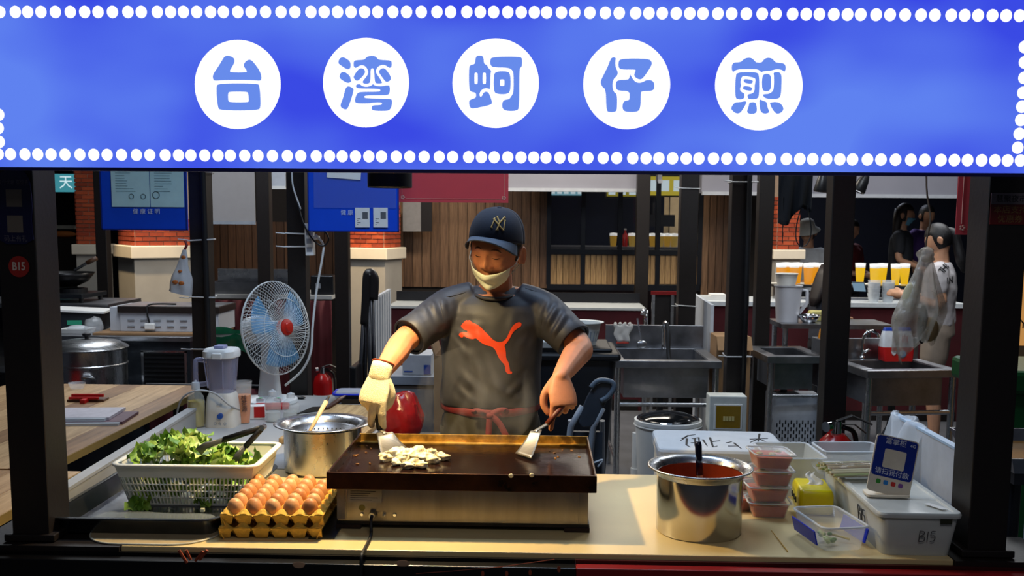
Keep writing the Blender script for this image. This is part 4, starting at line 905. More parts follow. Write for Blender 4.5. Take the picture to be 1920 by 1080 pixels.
# ================================================================== the cook
def baked(name, mb, m, parent, voxel=None, smooth=0, fn=None, ang=None):
    o = obj(name, mb, m, parent)
    if voxel: d = o.modifiers.new('r', 'REMESH'); d.mode = 'VOXEL'; d.voxel_size = voxel; d.adaptivity = 0
    if smooth: d = o.modifiers.new('s', 'SMOOTH'); d.iterations = smooth; d.factor = .5
    dg = bpy.context.evaluated_depsgraph_get(); dg.update(); me = bpy.data.meshes.new_from_object(o.evaluated_get(dg))
    o.modifiers.clear(); o.data = me
    if fn:
        nn = [v.normal.copy() for v in me.vertices]
        for v, n in zip(me.vertices, nn): v.co = fn(v.co.copy(), n)
        me.update()
    me.shade_smooth(); o.name = name
    return o
def ering(c, a, b, z=None, n=28, p=2.4, M=None):                 # superellipse ring around c
    out = []
    for k in range(n):
        t = 2*pi*k/n; x = abs(cos(t))**(2/p)*(1 if cos(t) >= 0 else -1)*a; y = abs(sin(t))**(2/p)*(1 if sin(t) >= 0 else -1)*b
        out.append((c[0]+x, c[1]+y, c[2]))
    return out
def limb(m, pts, rs, k=5, n=14):                                  # smooth tapered limb with round ends
    P_ = smooth_path(pts, k); q = []
    for i in range(len(pts)-1):
        for j in range(k): t = j/k; q.append(rs[i]*(1-t)+rs[i+1]*t)
    q.append(rs[-1]); m.tube(P_, q, n); m.ell(P_[0], q[0]*.98, n, 8); m.ell(P_[-1], q[-1]*.98, n, 8)
def frame(o, y, z):                                               # columns x,y,z: y along, z back of hand
    y = Vector(y).normalized(); z = Vector(z); z = (z-y*z.dot(y)).normalized(); x = y.cross(z)
    return Matrix(((x.x, y.x, z.x, o[0]), (x.y, y.y, z.y, o[1]), (x.z, y.z, z.z, o[2]), (0, 0, 0, 1)))
def hand(m, M, fingers, thumb, side, g=0., s=1.):
    # local: x*side = thumb side, y towards fingers, z back of the hand; each finger: list of bend angles, spread, length
    T = lambda p: M @ Vector((p[0]*side*s, p[1]*s, p[2]*s))
    rings = []
    for y, w, h in ((-.006, .0255, .0205), (.02, .034, .018), (.05, .041, .0165), (.075, .0415, .0145), (.088, .038, .012)):
        rings.append([T((cos(2*pi*k/18)*(w+g), y, sin(2*pi*k/18)*(h+g))) for k in range(18)])
    m.loft(rings)
    for i, (spread, L, bends) in enumerate(fingers):
        x = .031-.0205*i; p = Vector((x, .08-.004*abs(i-1.2), 0)); a = 0.; pts = [p.copy(), ]; d = Vector((sin(rad(spread)), 1, 0)).normalized()
        seg = (L*.47, L*.3, L*.23)
        for l, b in zip(seg, bends):
            a += b; q = Vector((d.x*cos(rad(a)), d.y*cos(rad(a)), -sin(rad(a)))); p = p+q*l; pts.append(p.copy())
        r0 = .0098 if i < 3 else .0085
        P_ = smooth_path([T(q) for q in pts], 4); n = len(P_)
        rr = [(r0*(1-.24*k/(n-1))+g)*s for k in range(n)]
        for k in (4, 8): rr[k] *= 1.06
        m.tube(P_, rr, 12); m.ell(P_[-1], rr[-1]*.99, 12, 8); m.ell(P_[0], rr[0], 12, 8)
    pts = [T(q) for q in thumb]; P_ = smooth_path(pts, 4); n = len(P_)
    rr = [(.0145*(1-.38*k/(n-1))+g)*s for k in range(n)]; m.tube(P_, rr, 12); m.ell(P_[-1], rr[-1]*.99, 12, 8); m.ell(P_[0], rr[0], 12, 8)
def headfn(dirv):                                                # unit direction (face -y) -> point on the head
    d = dirv; x, y, z = d
    p = Vector((x*.0765, y*.096, z*.118))
    if z < 0:                                                      # jaw and chin taper
        t = -z; k = 1-.26*t**1.4; p.x *= k
        p.y = p.y*(1-.08*t) if y < 0 else p.y*(1-.42*t)
        p.z *= 1.0
    front = max(0, -y)
    az = atan2(x, -y); el = math.asin(max(-1, min(1, z)))
    g = lambda a, e, sa, se: math.exp(-((az-a)/sa)**2-((el-e)/se)**2)
    f = 0.
    f += .006*(g(-.42, .2, .3, .1)+g(.42, .2, .3, .1)) + .004*g(0, .2, .3, .12)         # brow
    f -= .0075*(g(-.42, .03, .22, .1)+g(.42, .03, .22, .1))                            # sockets
    f += .0055*(g(-.42, .02, .14, .075)+g(.42, .02, .14, .075))                           # lids
    f += .007*(g(-.62, -.24, .25, .2)+g(.62, -.24, .25, .2))                           # cheekbones
    f += .011*g(0, -.02, .09, .16)+.022*g(0, -.25, .14, .11)+.012*(g(-.2, -.31, .08, .075)+g(.2, -.31, .08, .075))   # nose
    f += .006*g(0, -.58, .25, .09)+.003*g(0, -.72, .22, .06)-.004*g(0, -.81, .3, .06)    # lips
    f += .008*g(0, -1.0, .4, .16)                                                       # chin
    q = Vector((x, y, z*.4)).normalized()
    return p+q*f
def headmesh(m, M, nu=72, nv=56, ears=True):
    vs = MB(M)
    vs.grid(lambda u, v: headfn(Vector((cos(-pi/2+pi*v)*cos(2*pi*u), cos(-pi/2+pi*v)*sin(2*pi*u), sin(-pi/2+pi*v)))), nu, nv)
    m.add(vs.v, vs.f)
    if ears:
        for s in (-1, 1):
            e = MB(M @ Matrix.Translation((s*.081, .012, -.014)) @ Matrix.Rotation(s*rad(-20), 4, 'Z'))
            e.ell((0, 0, 0), (.0075, .017, .030), 12, 8); e.tube([(s*.006, .0165*cos(t), .029*sin(t)) for t in [rad(a) for a in range(-70, 200, 25)]], .0048, 7); m.add(e.v, e.f)
def headM(c, yaw, pitch, roll): return Matrix.Translation(c) @ Matrix.Rotation(rad(yaw), 4, 'Z') @ Matrix.Rotation(rad(pitch), 4, 'X') @ Matrix.Rotation(rad(roll), 4, 'Y')
SKIN = mat('tanned skin', 'b97a57', .52, var=.2, scale=14, sub=.1, bump=.06, bscale=220)
HC = W(930, 467, 3.40); HM = headM(HC, -17, 13, 7) @ Matrix.Scale(1.06, 4)
shR = W(842, 577, 3.52); shL = W(1017, 580, 3.52)                 # his right is image left
elR = W(757, 640, 3.34); elL = W(1088, 652, 3.40)
wrR = W(712, 704, 3.10); wrL = W(1050, 708, 3.17)
TX = W(920, 700, 3.54).x
man = thing('person', 'cook in black cap and dark grey shirt frying at the griddle', 'person', (TX, 3.54, 0))
MO = Vector((TX, 3.54, 0)); IM = Matrix.Translation(-MO)
bodyM = MB(IM)
nb_ = Vector(((shR.x+shL.x)/2, 3.53, 1.40))
tors = [((TX, 3.56, .93), .155, .105), ((TX, 3.555, 1.05), .145, .10), ((TX+.003, 3.54, 1.18), .155, .105), ((nb_.x, 3.53, 1.28), .165, .11), ((nb_.x, 3.53, 1.345), .17, .085), ((nb_.x, 3.53, 1.385), .11, .065)]
bodyM.loft([ering(c, a, b) for c, a, b in tors])
limb(bodyM, [nb_+Vector((0, .01, -.03)), nb_.lerp(HC, .4)+Vector((0, .02, 0)), HC+Vector((0, .03, -.03))], [.062, .056, .056])
headmesh(bodyM, HM)
limb(bodyM, [nb_+Vector((-.06, 0, -.04)), shR, shR.lerp(elR, .5)+Vector((-.006, .0, .0)), elR, elR.lerp(wrR, .3), elR.lerp(wrR, .75), wrR], [.05, .056, .049, .042, .043, .032, .0245])
limb(bodyM, [nb_+Vector((.06, 0, -.04)), shL, shL.lerp(elL, .5)+Vector((.008, 0, .0)), elL, elL.lerp(wrL, .3), elL.lerp(wrL, .75), wrL], [.05, .056, .049, .043, .045, .034, .0265])
for s in (-1, 1):
    limb(bodyM, [(TX+s*.08, 3.56, .93), (TX+s*.09, 3.55, .72), (TX+s*.095, 3.54, .5), (TX+s*.095, 3.57, .28), (TX+s*.095, 3.58, .09)], [.085, .08, .058, .052, .04])
    limb(bodyM, [(TX+s*.095, 3.59, .06), (TX+s*.1, 3.5, .05), (TX+s*.105, 3.4, .035)], [.045, .042, .03])
# his left hand, bare, index finger laid on the spatula handle
ML = frame(wrL, (.10, -.32, -.62), (.25, -.9, .42))
hand(bodyM, ML, [(4, .078, (28, 12, 8)), (0, .082, (62, 75, 40)), (-3, .076, (66, 78, 40)), (-6, .062, (70, 75, 40))], [(.022, .012, -.006), (.045, .04, -.022), (.05, .068, -.032), (.040, .092, -.036)], 1, 0, 1.12)
MR = frame(wrR, (-.16, -.28, -.66), (-.18, -.9, .4))
RFING = [(6, .078, (22, 14, 10)), (-12, .080, (26, 18, 12)), (-10, .074, (60, 70, 40)), (-12, .06, (66, 72, 40))]
RTH = [(.02, .012, -.008), (.036, .04, -.03), (.034, .066, -.042), (.022, .085, -.046)]
hand(bodyM, MR, RFING, RTH, -1, 0, 1.08)
baked('body', bodyM, SKIN, man, .0038, 2)
# nails, brows, lids
def onhead(az, el, off=.0):
    d = Vector((sin(az)*cos(el), -cos(az)*cos(el), sin(el))); return HM @ (headfn(d)+d*off)
BROW = mat('dark brow hair', '5e3d2a', .8); LASH = mat('dark lash line', '1c1310', .7)
for s in (-1, 1):
    m = MB(IM); m.tube([onhead(s*(.2+.09*k), .2+.04*sin(k*.75)-.014*k, -.0018) for k in range(6)], [.0018, .0032, .0036, .0034, .0026, .0014], 6); obj('eyebrow', m, BROW, man, smooth=True)
    m = MB(IM); m.tube([onhead(s*(.25+.075*k), -.035-.018*sin(k*.78), .0002) for k in range(5)], [.0006, .0015, .0018, .0016, .0008], 6); obj('eyelash', m, LASH, man, smooth=True)
    m = MB(IM); m.tube([onhead(s*(.26+.07*k), .06+.014*sin(k*.78), -.0004) for k in range(5)], [.0004, .0008, .001, .0008, .0004], 6); obj('eyelid_fold', m, mat('skin fold', '7d4a30', .6), man, smooth=True)
for s in (-1, 1):
    obj('nostril', MB(IM).ell(onhead(s*.11, -.385, -.0015), (.0035, .003, .002), 8, 6), LASH, man, smooth=True)
# short grey hair at the temples
HAIR = mat('short greying hair', '3a3532', .85, var=.4, scale=120, bump=.5, bscale=250)
m = MB(HM); m.grid(lambda u, v: (lambda q: q)(headfn(Vector((cos(-.30+.9*v)*cos(2*pi*(.0+u)-pi*.0), cos(-.30+.9*v)*sin(2*pi*u), sin(-.30+.9*v))))*1.025) if True else None, 60, 10)
mm = MB(IM)
kv = {}
for f in m.f:
    c = sum((HM.inverted() @ Vector(m.v[i]) for i in f), Vector())/4
    if c.y > -.035 and (c.y > .03 or c.z > -.02 or (c.y > -.03 and c.z > .0)) and not (c.y < -.02 and c.z < .01): kv[f] = 1
mm.add(m.v, list(kv)); obj('hair', mm, HAIR, man, smooth=True, solid=.004)
# ---- cap
CAPM = mat('black navy cap cloth', '191d2a', .85, var=.15, scale=60, bump=.12, bscale=400)
BRIMM = mat('slate cap brim', '414b59', .8, var=.12, scale=60, bump=.1, bscale=400)
CM = HM @ Matrix.Translation((0, .006, .036)) @ Matrix.Rotation(rad(-5), 4, 'X')
def capf(u, v):
    a = 2*pi*u; e = pi/2*v; k = cos(e)**.75
    return (.087*k*cos(a), .106*k*sin(a)+.0, (.010-.034*((1+sin(a))/2)**.8)*(1-sin(e)**.9)+.096*sin(e)**.9)
cap = obj('cap', MB(IM @ CM).grid(capf, 48, 16), CAPM, man, smooth=True, solid=.003)
def brimf(u, v):
    a = rad(-158+136*u); r = 1+.0*v
    x = .085*cos(a); y = .105*sin(a); ext = .062*v*(sin(pi*u)**.55)
    cx = (u-.5)*2
    return (x*(1+.05*v), y-ext, .016-.020*cx*cx+.001*v*sin(pi*u)**.5-.038*cx*cx*v)
obj('cap_brim', MB(IM @ CM).grid(brimf, 40, 10), BRIMM, cap, smooth=True, solid=.004)
obj('cap_button', MB(IM @ CM).ell((0, 0, .097), (.008, .008, .004), 12, 6), CAPM, cap, smooth=True)
GOLD = mat('gold thread', 'b8924e', .6, var=.2, scale=80)
sc_ = 1/6/FPX*3.35
def capstroke(a, b):
    q = []
    for k in range(9):
        t = k/8; u = 870+(a[0]+(b[0]-a[0])*t)/6; v = 380+(a[1]+(b[1]-a[1])*t)/6; q.append((u, v))
    return q
cdg = bpy.context.evaluated_depsgraph_get(); cdg.update()
def bvh_of(o):
    dg = bpy.context.evaluated_depsgraph_get(); dg.update(); e = o.evaluated_get(dg); me = e.to_mesh(); mw = e.matrix_world
    t = BVHTree.FromPolygons([mw @ v.co for v in me.vertices], [tuple(p.vertices) for p in me.polygons]); e.to_mesh_clear(); return t
CB = bvh_of(cap)
def drop(tree, u, v, off): 
    d = _ray(u, v).normalized(); h = tree.ray_cast(CAM, d); return (h[0]-d*off) if h[0] else None
for a, b, r in (((372, 155), (402, 225), 1.7), ((458, 160), (402, 225), 1.7), ((402, 220), (372, 305), 1.8), ((306, 280), (350, 172), 1.3), ((335, 185), (444, 316), 1.8), ((444, 312), (462, 196), 1.2), ((360, 152), (388, 152), .9), ((445, 160), (470, 172), .9), ((356, 306), (388, 306), .9), ((328, 184), (345, 172), .9), ((450, 196), (470, 200), .9), ((298, 272), (318, 286), .9)):
    q = [drop(CB, u, v, .001) for u, v in capstroke(a, b)]; q = [p for p in q if p]
    if len(q) > 1: obj('cap_emblem_stroke', MB(IM).tube(q, .0016*r, 6), GOLD, cap)
# ---- face mask pulled under the nose
MASK = mat('pale green mask cloth', 'cfd6c6', .8, var=.05, scale=40, bump=.08, bscale=200)
def maskf(u, v):
    az = -1.05+2.1*u; c = (u-.5)*2
    el = (-.50+.18*abs(c)**1.5)*(1-v)+(-1.38+.42*abs(c)**2)*v
    return onhead(az, el, .0095-.002*abs(c)+.0022*sin(v*15)*(1-abs(c)**2)+.007*sin(pi*v))
mk = obj('face_mask', MB(IM).grid(maskf, 40, 18), MASK, man, smooth=True, solid=.0015)
for s in (-1, 1):
    ear = HM @ Vector((s*.082, .016, .004)); e0 = onhead(s*1.04, -.34, .006); e1 = onhead(s*1.04, -.9, .006)
    obj('ear_loop', MB(IM).tube(smooth_path([e0, HM @ Vector((s*.078, -.03, -.03)), ear, HM @ Vector((s*.083, .03, -.02)), HM @ Vector((s*.074, .0, -.05)), e1], 5), .0013, 6), MASK, mk, smooth=True)
# ---- shirt
SHIRT = mat('charcoal sports shirt', '2a2b32', .55, var=.08, scale=25, bump=.04, bscale=300)
sm = MB(IM); hemz = .985
sh = [((TX, 3.54, hemz), .178, .125), ((TX, 3.54, hemz+.03), .184, .135), ((TX+.002, 3.535, 1.10), .177, .131), ((TX+.003, 3.533, 1.18), .180, .1285), ((TX+.004, 3.532, 1.24), .184, .124), ((nb_.x, 3.532, 1.285), .187, .117), ((nb_.x, 3.533, 1.32), .186, .108), ((nb_.x, 3.536, 1.348), .176, .097), ((nb_.x, 3.54, 1.372), .150, .085), ((nb_.x, 3.545, 1.392), .112, .070), ((nb_.x, 3.548, 1.408), .074, .055)]
sm.loft([ering(c, a, b, p=2.3, n=36) for c, a, b in sh])
cuR = shR.lerp(elR, .86); cuL = shL.lerp(elL, .80)
for a0, s0, cu in ((nb_+Vector((-.07, .0, -.03)), shR, cuR), (nb_+Vector((.07, .0, -.03)), shL, cuL)):
    P_ = smooth_path([a0, s0+Vector((0, 0, -.004)), s0.lerp(cu, .55), cu], 5); n = len(P_)
    sm.tube(P_, [.058+.016*min(1, k/5)-.008*max(0, (k-6)/(n-7)) for k in range(n)], 20)
import numpy as np
frs = random.Random(11); FOLDS = []
def fold(a, b, amp, w): FOLDS.append((a, b, amp, w))
def sp2(u, v, Y=3.40): p = IM @ W(u, v, Y); return p
for a_, b_, am_, w_ in (((838, 612), (880, 640), .007, .011), ((836, 625), (872, 668), .006, .010), ((840, 600), (900, 612), .004, .010), ((832, 640), (846, 700), .005, .010), ((850, 690), (905, 742), .006, .013), ((842, 720), (890, 757), .005, .011), ((870, 655), (935, 735), .004, .015), ((1010, 615), (975, 650), .007, .011), ((1012, 630), (985, 690), .006, .011), ((1005, 600), (960, 600), .004, .010), ((1000, 700), (950, 745), .006, .012), ((1006, 725), (960, 760), .005, .011), ((1000, 670), (990, 735), .005, .012), ((920, 720), (980, 752), .004, .012), ((885, 590), (905, 660), .003, .014), ((965, 580), (955, 640), .003, .014), ((860, 560), (866, 600), .004, .010), ((1000, 560), (994, 600), .004, .010), ((900, 575), (945, 580), .003, .010), ((930, 690), (940, 750), .003, .014)): fold(sp2(*a_), sp2(*b_), am_, w_)
for a_, b_, am_ in (((808, 560, 3.42), (826, 606, 3.40), .008), ((795, 575, 3.40), (812, 622, 3.38), .007), ((778, 590, 3.38), (800, 632, 3.36), .005), ((828, 556, 3.44), (834, 600, 3.42), .006), ((1045, 570, 3.44), (1022, 615, 3.40), .008), ((1060, 588, 3.42), (1032, 635, 3.38), .007), ((1075, 605, 3.40), (1046, 648, 3.36), .005), ((1032, 560, 3.45), (1018, 600, 3.42), .006)): fold(sp2(*a_), sp2(*b_), am_, .010)
HEMS = [(cuR, (cuR-shR).normalized(), .0655), (cuL, (cuL-shL).normalized(), .0655)]
shirt = baked('shirt', sm, SHIRT, man, .0055, 7)
def add_folds(o):
    me = o.data; n = len(me.vertices); co = np.empty(n*3); me.vertices.foreach_get('co', co); co = co.reshape(-1, 3)
    no = np.array([v.normal[:] for v in me.vertices]); d = np.zeros(n)
    for a, b, am, w in FOLDS:
        a = np.array(a); b = np.array(b); ab = b-a; t = np.clip(((co-a)@ab)/(ab@ab), 0, 1); q = co-a-np.outer(t, ab); r = np.sqrt((q*q*np.array([1, .35, 1])).sum(1))
        d += am*np.exp(-(r/w)**2)*np.sin(np.pi*(.12+.76*t))-am*.55*np.exp(-((r-2.0*w)/(w*1.1))**2)*np.sin(np.pi*(.1+.8*t))
    for i in range(n): d[i] += noise.noise(Vector((co[i][0]*5, co[i][1]*5, co[i][2]*4)))*.005+.002*noise.noise(Vector((co[i][0]*14, co[i][1]*14, co[i][2]*9)))
    co += no*d[:, None]; me.vertices.foreach_set('co', co.ravel()); me.update()
add_folds(shirt)
# crew neck band, sleeve hems, seams
nkc = Vector((nb_.x-.004, 3.512, 1.376))
obj('neck_band', MB(IM).tube([nkc+Vector((.073*cos(t), .068*sin(t), .014+.020*sin(t))) for t in [2*pi*k/40 for k in range(40)]], (.0085, .007), 8, closed=True), mat('dark collar rib', '2a292e', .6), shirt, smooth=True)
for c_, d_, r_ in HEMS:
    x_ = d_.orthogonal().normalized(); y_ = d_.cross(x_)
    obj('sleeve_hem', MB(IM).loft([[c_+d_*t+x_*(r*cos(2*pi*k/36))+y_*(r*sin(2*pi*k/36)) for k in range(36)] for t, r in ((-.02, r_+.0035), (.006, r_+.0025), (.009, r_), (.004, r_-.006))], False), SHIRT, shirt, smooth=True)
SB = bvh_of(shirt)
def on(tree, pts, off, r, m, nm, par, closed=False):
    q = [drop(tree, u, v, off) for u, v in pts]; q = [p for p in q if p]
    if len(q) > 1: return obj(nm, MB(IM).tube(smooth_path(q, 3) if not closed else q, r, 6), m, par, smooth=True)
SEAM = mat('dark seam', '222126', .7)
for pts in (((823, 548), (838, 556), (856, 553), (872, 548), (886, 541)), ((985, 540), (1004, 546), (1020, 545), (1032, 544)), ((823, 548), (826, 570), (832, 600), (836, 625)), ((1032, 545), (1026, 570), (1016, 600), (1013, 625))):
    on(SB, [(u, v) for u, v in pts], .0, .0012, SEAM, 'seam', shirt)
PUM = [(125,195),(150,155),(205,100),(225,90),(240,102),(265,92),(285,95),(305,125),(370,150),(450,200),(520,270),(600,350),(670,425),(740,460),(800,465),(860,440),(905,385),(960,260),(1000,190),(1060,140),(1115,122),(1155,150),(1140,200),(1080,235),(1010,290),(960,390),(910,470),(860,515),(885,600),(890,740),(935,810),(955,930),(960,960),(985,955),(995,980),(980,1000),(920,998),(880,960),(870,850),(800,780),(745,690),(715,600),(650,535),(560,520),(470,475),(385,395),(330,415),(270,405),(170,360),(155,388),(120,380),(92,350),(100,315),(150,295),(235,300),(240,270),(190,260),(150,230)]
PUM = chaikin(PUM, 1, .22)
lm0 = fill2d([[(x/9, -y/9) for x, y in PUM]], 0); bmx = bmesh.new(); bmx.from_mesh(lm0); bmesh.ops.remove_doubles(bmx, verts=bmx.verts, dist=.02); bmesh.ops.triangulate(bmx, faces=bmx.faces)
for _ in range(4):
    bmesh.ops.subdivide_edges(bmx, edges=[e for e in bmx.edges if e.calc_length() > 4.5], cuts=1); bmesh.ops.triangulate(bmx, faces=bmx.faces)
for v in bmx.verts:
    u_, v_ = 850+v.co.x, 590-v.co.z
    h = drop(SB, u_, v_, .0016); v.co = IM @ (h if h else W(u_, v_, 3.4))
me = bpy.data.meshes.new('shirt_logo'); bmx.to_mesh(me); bmx.free()
obj('shirt_logo', me, mat('orange print ink', 'be3912', .55, var=.06), shirt, smooth=True)
# ---- apron, tie, trousers
APR = mat('dark olive apron', '26241c', .8, var=.2, scale=14)
am = MB(IM); am.loft([ering(c, a, b, p=2.5, n=36) for c, a, b in (((TX, 3.545, .25), .19, .16), ((TX, 3.545, .55), .19, .15), ((TX, 3.545, .8), .178, .14), ((TX, 3.545, .97), .168, .122), ((TX, 3.545, 1.0), .16, .115))])
apr = baked('apron', am, APR, man, .01, 3, lambda co, n: co+n*(.006*noise.noise(Vector((co.x*9, co.y*9, co.z*4)))+.004*sin(co.x*40)*max(0, 1-co.z)))
TIEM = mat('maroon apron tie', '5c0c14', .75, var=.2, scale=40)
zt_ = .972
obj('apron_tie', MB(IM).tube([(TX+.178*cos(t), 3.545+.136*sin(t), zt_+.010*cos(t)**2) for t in [2*pi*k/48 for k in range(48)]], (.004, .014), 8, closed=True), TIEM, apr, smooth=True)
def ribbon(P_, w):
    vs = []; m = MB(IM)
    for i, p in enumerate(P_):
        t = P_[min(i+1, len(P_)-1)]-P_[max(i-1, 0)]; n = Vector((-t.z, 0, t.x)).normalized()*w; vs += [p-n, p+n]
    return m.add(vs, [(2*i, 2*i+1, 2*i+3, 2*i+2) for i in range(len(P_)-1)])
kn = W(918, 779, 3.395)
obj('apron_knot', MB(IM).ell(kn, (.014, .01, .011)), TIEM, apr, smooth=True)
for pts in (((918, 779), (917, 795), (915, 830)), ((920, 779), (937, 795), (955, 830)), ((918, 779), (900, 772), (888, 772), (900, 777), (916, 780)), ((920, 779), (936, 770), (950, 771), (938, 778))):
    obj('tie_end', ribbon(smooth_path([W(u, v, 3.392) for u, v in pts], 4), .0105), TIEM, apr, smooth=True, solid=.003)
for s in (-1, 1):
    m = MB(IM); limb(m, [(TX+s*.085, 3.56, .9), (TX+s*.092, 3.55, .5), (TX+s*.095, 3.58, .06)], [.1, .085, .07]); obj('trouser_leg', m, APR, man, smooth=True)
    m = MB(IM); m.loft([ering((TX+s*.1, 3.5, z), a, b, p=3) for z, a, b in ((0, .05, .14), (.03, .05, .142), (.07, .045, .12), (.1, .04, .06))]); obj('shoe', m, BLKP, man, smooth='a')
# ---- glove on his right hand
GLOVE = mat('cream cotton glove', 'd8cba6', .9, var=.12, scale=120, bump=.3, bscale=350)
gm = MB(IM); hand(gm, MR, RFING, RTH, -1, .0034, 1.08)
gl = baked('glove', gm, GLOVE, man, .0032, 3)
cf = MR @ Vector((0, -.03, 0)); c2_ = MR @ Vector((0, .02, 0))
xx = (MR.to_3x3() @ Vector((1, 0, 0))); zz = (MR.to_3x3() @ Vector((0, 0, 1)))
obj('glove_cuff', MB(IM).loft([[MR @ Vector((cos(2*pi*k/24)*a, y, sin(2*pi*k/24)*b)) for k in range(24)] for y, a, b in ((-.042, .034, .031), (-.02, .0345, .0315), (.004, .0345, .029), (.018, .034, .0235), (.024, .03, .019))], False), GLOVE, gl, smooth=True, solid=.002)
obj('cuff_band', MB(IM).tube([MR @ Vector((cos(2*pi*k/28)*.0345, -.043, sin(2*pi*k/28)*.0315)) for k in range(28)], .0028, 6, closed=True), mat('orange red cuff thread', 'b5451d', .8), gl, smooth=True)
# ---- spatulas held over the plate
SPM = mat('scratched spatula steel', '8e887b', .38, .85, var=.2, scale=20, stretch=(1, 8, 1), rvar=.1)
def spatula(label, corners, hnd, m):
    r = thing('spatula', label, 'spatula', (0, 0, 0))
    p = [Vector(c) for c in corners]; n = (p[1]-p[0]).cross(p[3]-p[0]).normalized()*.0011
    obj('blade', MB().grid(lambda a, b: tuple((p[0].lerp(p[1], a)).lerp(p[3].lerp(p[2], a), b)+n*6*sin(pi*b)), 8, 8), SPM, r, smooth=True, solid=.0018)
    top = (p[0]+p[1])/2
    obj('shank', MB().tube([top.lerp((p[2]+p[3])/2, .06), top, top.lerp(Vector(hnd[0]), 1)], (.0075, .003), 8), SPM, r)
    obj('handle', MB().tube([Vector(hnd[0]), Vector(hnd[0]).lerp(Vector(hnd[1]), .5), Vector(hnd[1])], (.010, .0085), 10), m, r, smooth=True)
    return r
tipL = [(MR @ Vector((.018, .10, -.045)))]
hL0 = W(712, 806, 3.06); hL1 = W(700, 742, 3.105)
spatula('wide steel spatula in the gloved hand scooping the oysters', (W(706, 812, 3.04), W(736, 810, 3.05), G(772, 846, CT+.146), G(718, 866, CT+.146)), (hL0, hL1), mat('black spatula grip', '15130f', .5))
hR0 = W(1026, 795, 3.09); hR1 = W(1062, 752, 3.135)
spatula('steel spatula held upright in the bare hand over the plate', (W(995, 808, 3.06), W(1016, 806, 3.06), G(996, 860, CT+.15), G(966, 850, CT+.15)), (hR0, hR1), mat('red brown wooden grip', '5a2413', .45))
# ================================================================== boards, banners, stickers
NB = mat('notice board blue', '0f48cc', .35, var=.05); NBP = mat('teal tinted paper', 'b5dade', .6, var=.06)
NBW = mat('white board print', 'bfcfe6', .6)
def board(u0, u1, v1, Y, label, ang=0):
    a = W(u0, v1, Y); b = W(u1, v1, Y); w = b.x-a.x
    r = thing('notice_board', label, 'notice board', ((a.x+b.x)/2, Y, a.z), rad(ang), 'blue notice boards')
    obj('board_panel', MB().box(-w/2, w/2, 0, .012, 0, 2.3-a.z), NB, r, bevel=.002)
    obj('board_frame', MB().box(-w/2, w/2, -.004, .0, 0, .006).box(-w/2, -w/2+.005, -.004, 0, 0, 2.3-a.z).box(w/2-.005, w/2, -.004, 0, 0, 2.3-a.z), mat('deep blue trim', '06287e', .4), r)
    return r, w, a.z
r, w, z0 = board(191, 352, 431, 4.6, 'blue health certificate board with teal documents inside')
text('健 康 证 明', .0265, NBW, r, (.012, -.003, W(276, 397, 4.6).z-z0))
zb_ = W(270, 388, 4.6).z-z0; xm = .01
for x0, x1 in ((-.148, .03), (.034, w/2-.012)):
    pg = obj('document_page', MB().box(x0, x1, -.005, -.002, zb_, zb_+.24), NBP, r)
    for k in range(9): obj('printed_line', MB().box(x0+.02, x0+.02+random.uniform(.04, .1), -.0056, -.005, zb_+.07+k*.012, zb_+.072+k*.012), mat('faint print', '5a7c86', .7), pg)
obj('stamp_ring', MB().tube([(.06+.016*cos(t), -.0055, zb_+.055+.016*sin(t)) for t in [2*pi*k/20 for k in range(20)]], .0016, 5, closed=True), mat('grey stamp', '3c545c', .7), r)
obj('stamp_ring', MB().tube([(-.055+.011*cos(t), -.0055, zb_+.048+.011*sin(t)) for t in [2*pi*k/20 for k in range(20)]], .0014, 5, closed=True), MATS['grey stamp'], r)
obj('stamp_ring', MB().tube([(.0+.011*cos(t), -.0055, zb_+.048+.011*sin(t)) for t in [2*pi*k/20 for k in range(20)]], .0014, 5, closed=True), MATS['grey stamp'], r)
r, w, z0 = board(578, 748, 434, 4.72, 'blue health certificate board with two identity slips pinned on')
text('健 康', .0265, NBW, r, (-.03, -.003, W(648, 399, 4.72).z-z0))
obj('clear_pocket', MB().box(-w/2+.03, w/2-.012, -.006, -.004, W(660, 390, 4.72).z-z0, .36), mat('shiny clear pocket', '6a82d8', .08, var=0, alpha=.2, spec=.8), r)
obj('certificate', MB(Matrix.Rotation(rad(4), 4, 'Y')).box(-.14, .02, -.0085, -.0065, .245, .4), PAPER, r)
for u in (680, 714):
    c = W(u, 408, 4.72); s = obj('identity_slip', MB().box(-.034, .034, -.008, -.006, -.046, .046), PAPER, r); s.location = (c.x-r.location.x, 0, c.z-z0)
    obj('slip_photo', MB().box(.0, .026, -.0088, -.0078, -.006, .026), mat('grey photo', '55585c', .6), s)
    for k in range(4): obj('printed_line', MB().box(-.024, -.02+.012*(k % 2), -.0086, -.0078, -.034+k*.009, -.031+k*.009), INK, s)
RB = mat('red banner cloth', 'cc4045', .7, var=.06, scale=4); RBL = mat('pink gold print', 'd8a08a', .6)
def banner(u0, u1, v1, Y, label, rz=0):
    a = W(u0, v1, Y); b = W(u1, v1, Y); w = b.x-a.x
    r = thing('red_banner', label, 'banner', ((a.x+b.x)/2, Y, a.z), rz, 'red banners')
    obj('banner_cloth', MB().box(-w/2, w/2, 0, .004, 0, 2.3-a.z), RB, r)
    m = MB(); k = .018
    for p in (((-w/2+k, -.002, .4), (-w/2+k, -.002, k+.02)), ((-w/2+k+.02, -.002, k), (w/2-k-.02, -.002, k)), ((w/2-k, -.002, k+.02), (w/2-k, -.002, .4))): m.tube(p, .0012, 4)
    for s in (-1, 1):
        for t in range(5): m.ell((s*(w/2-k-.004)+.007*cos(t*1.257), -.002, k+.006+.007*sin(t*1.257)), (.004, .0008, .004), 8, 4)
    obj('border_print', m, RBL, r)
    return r
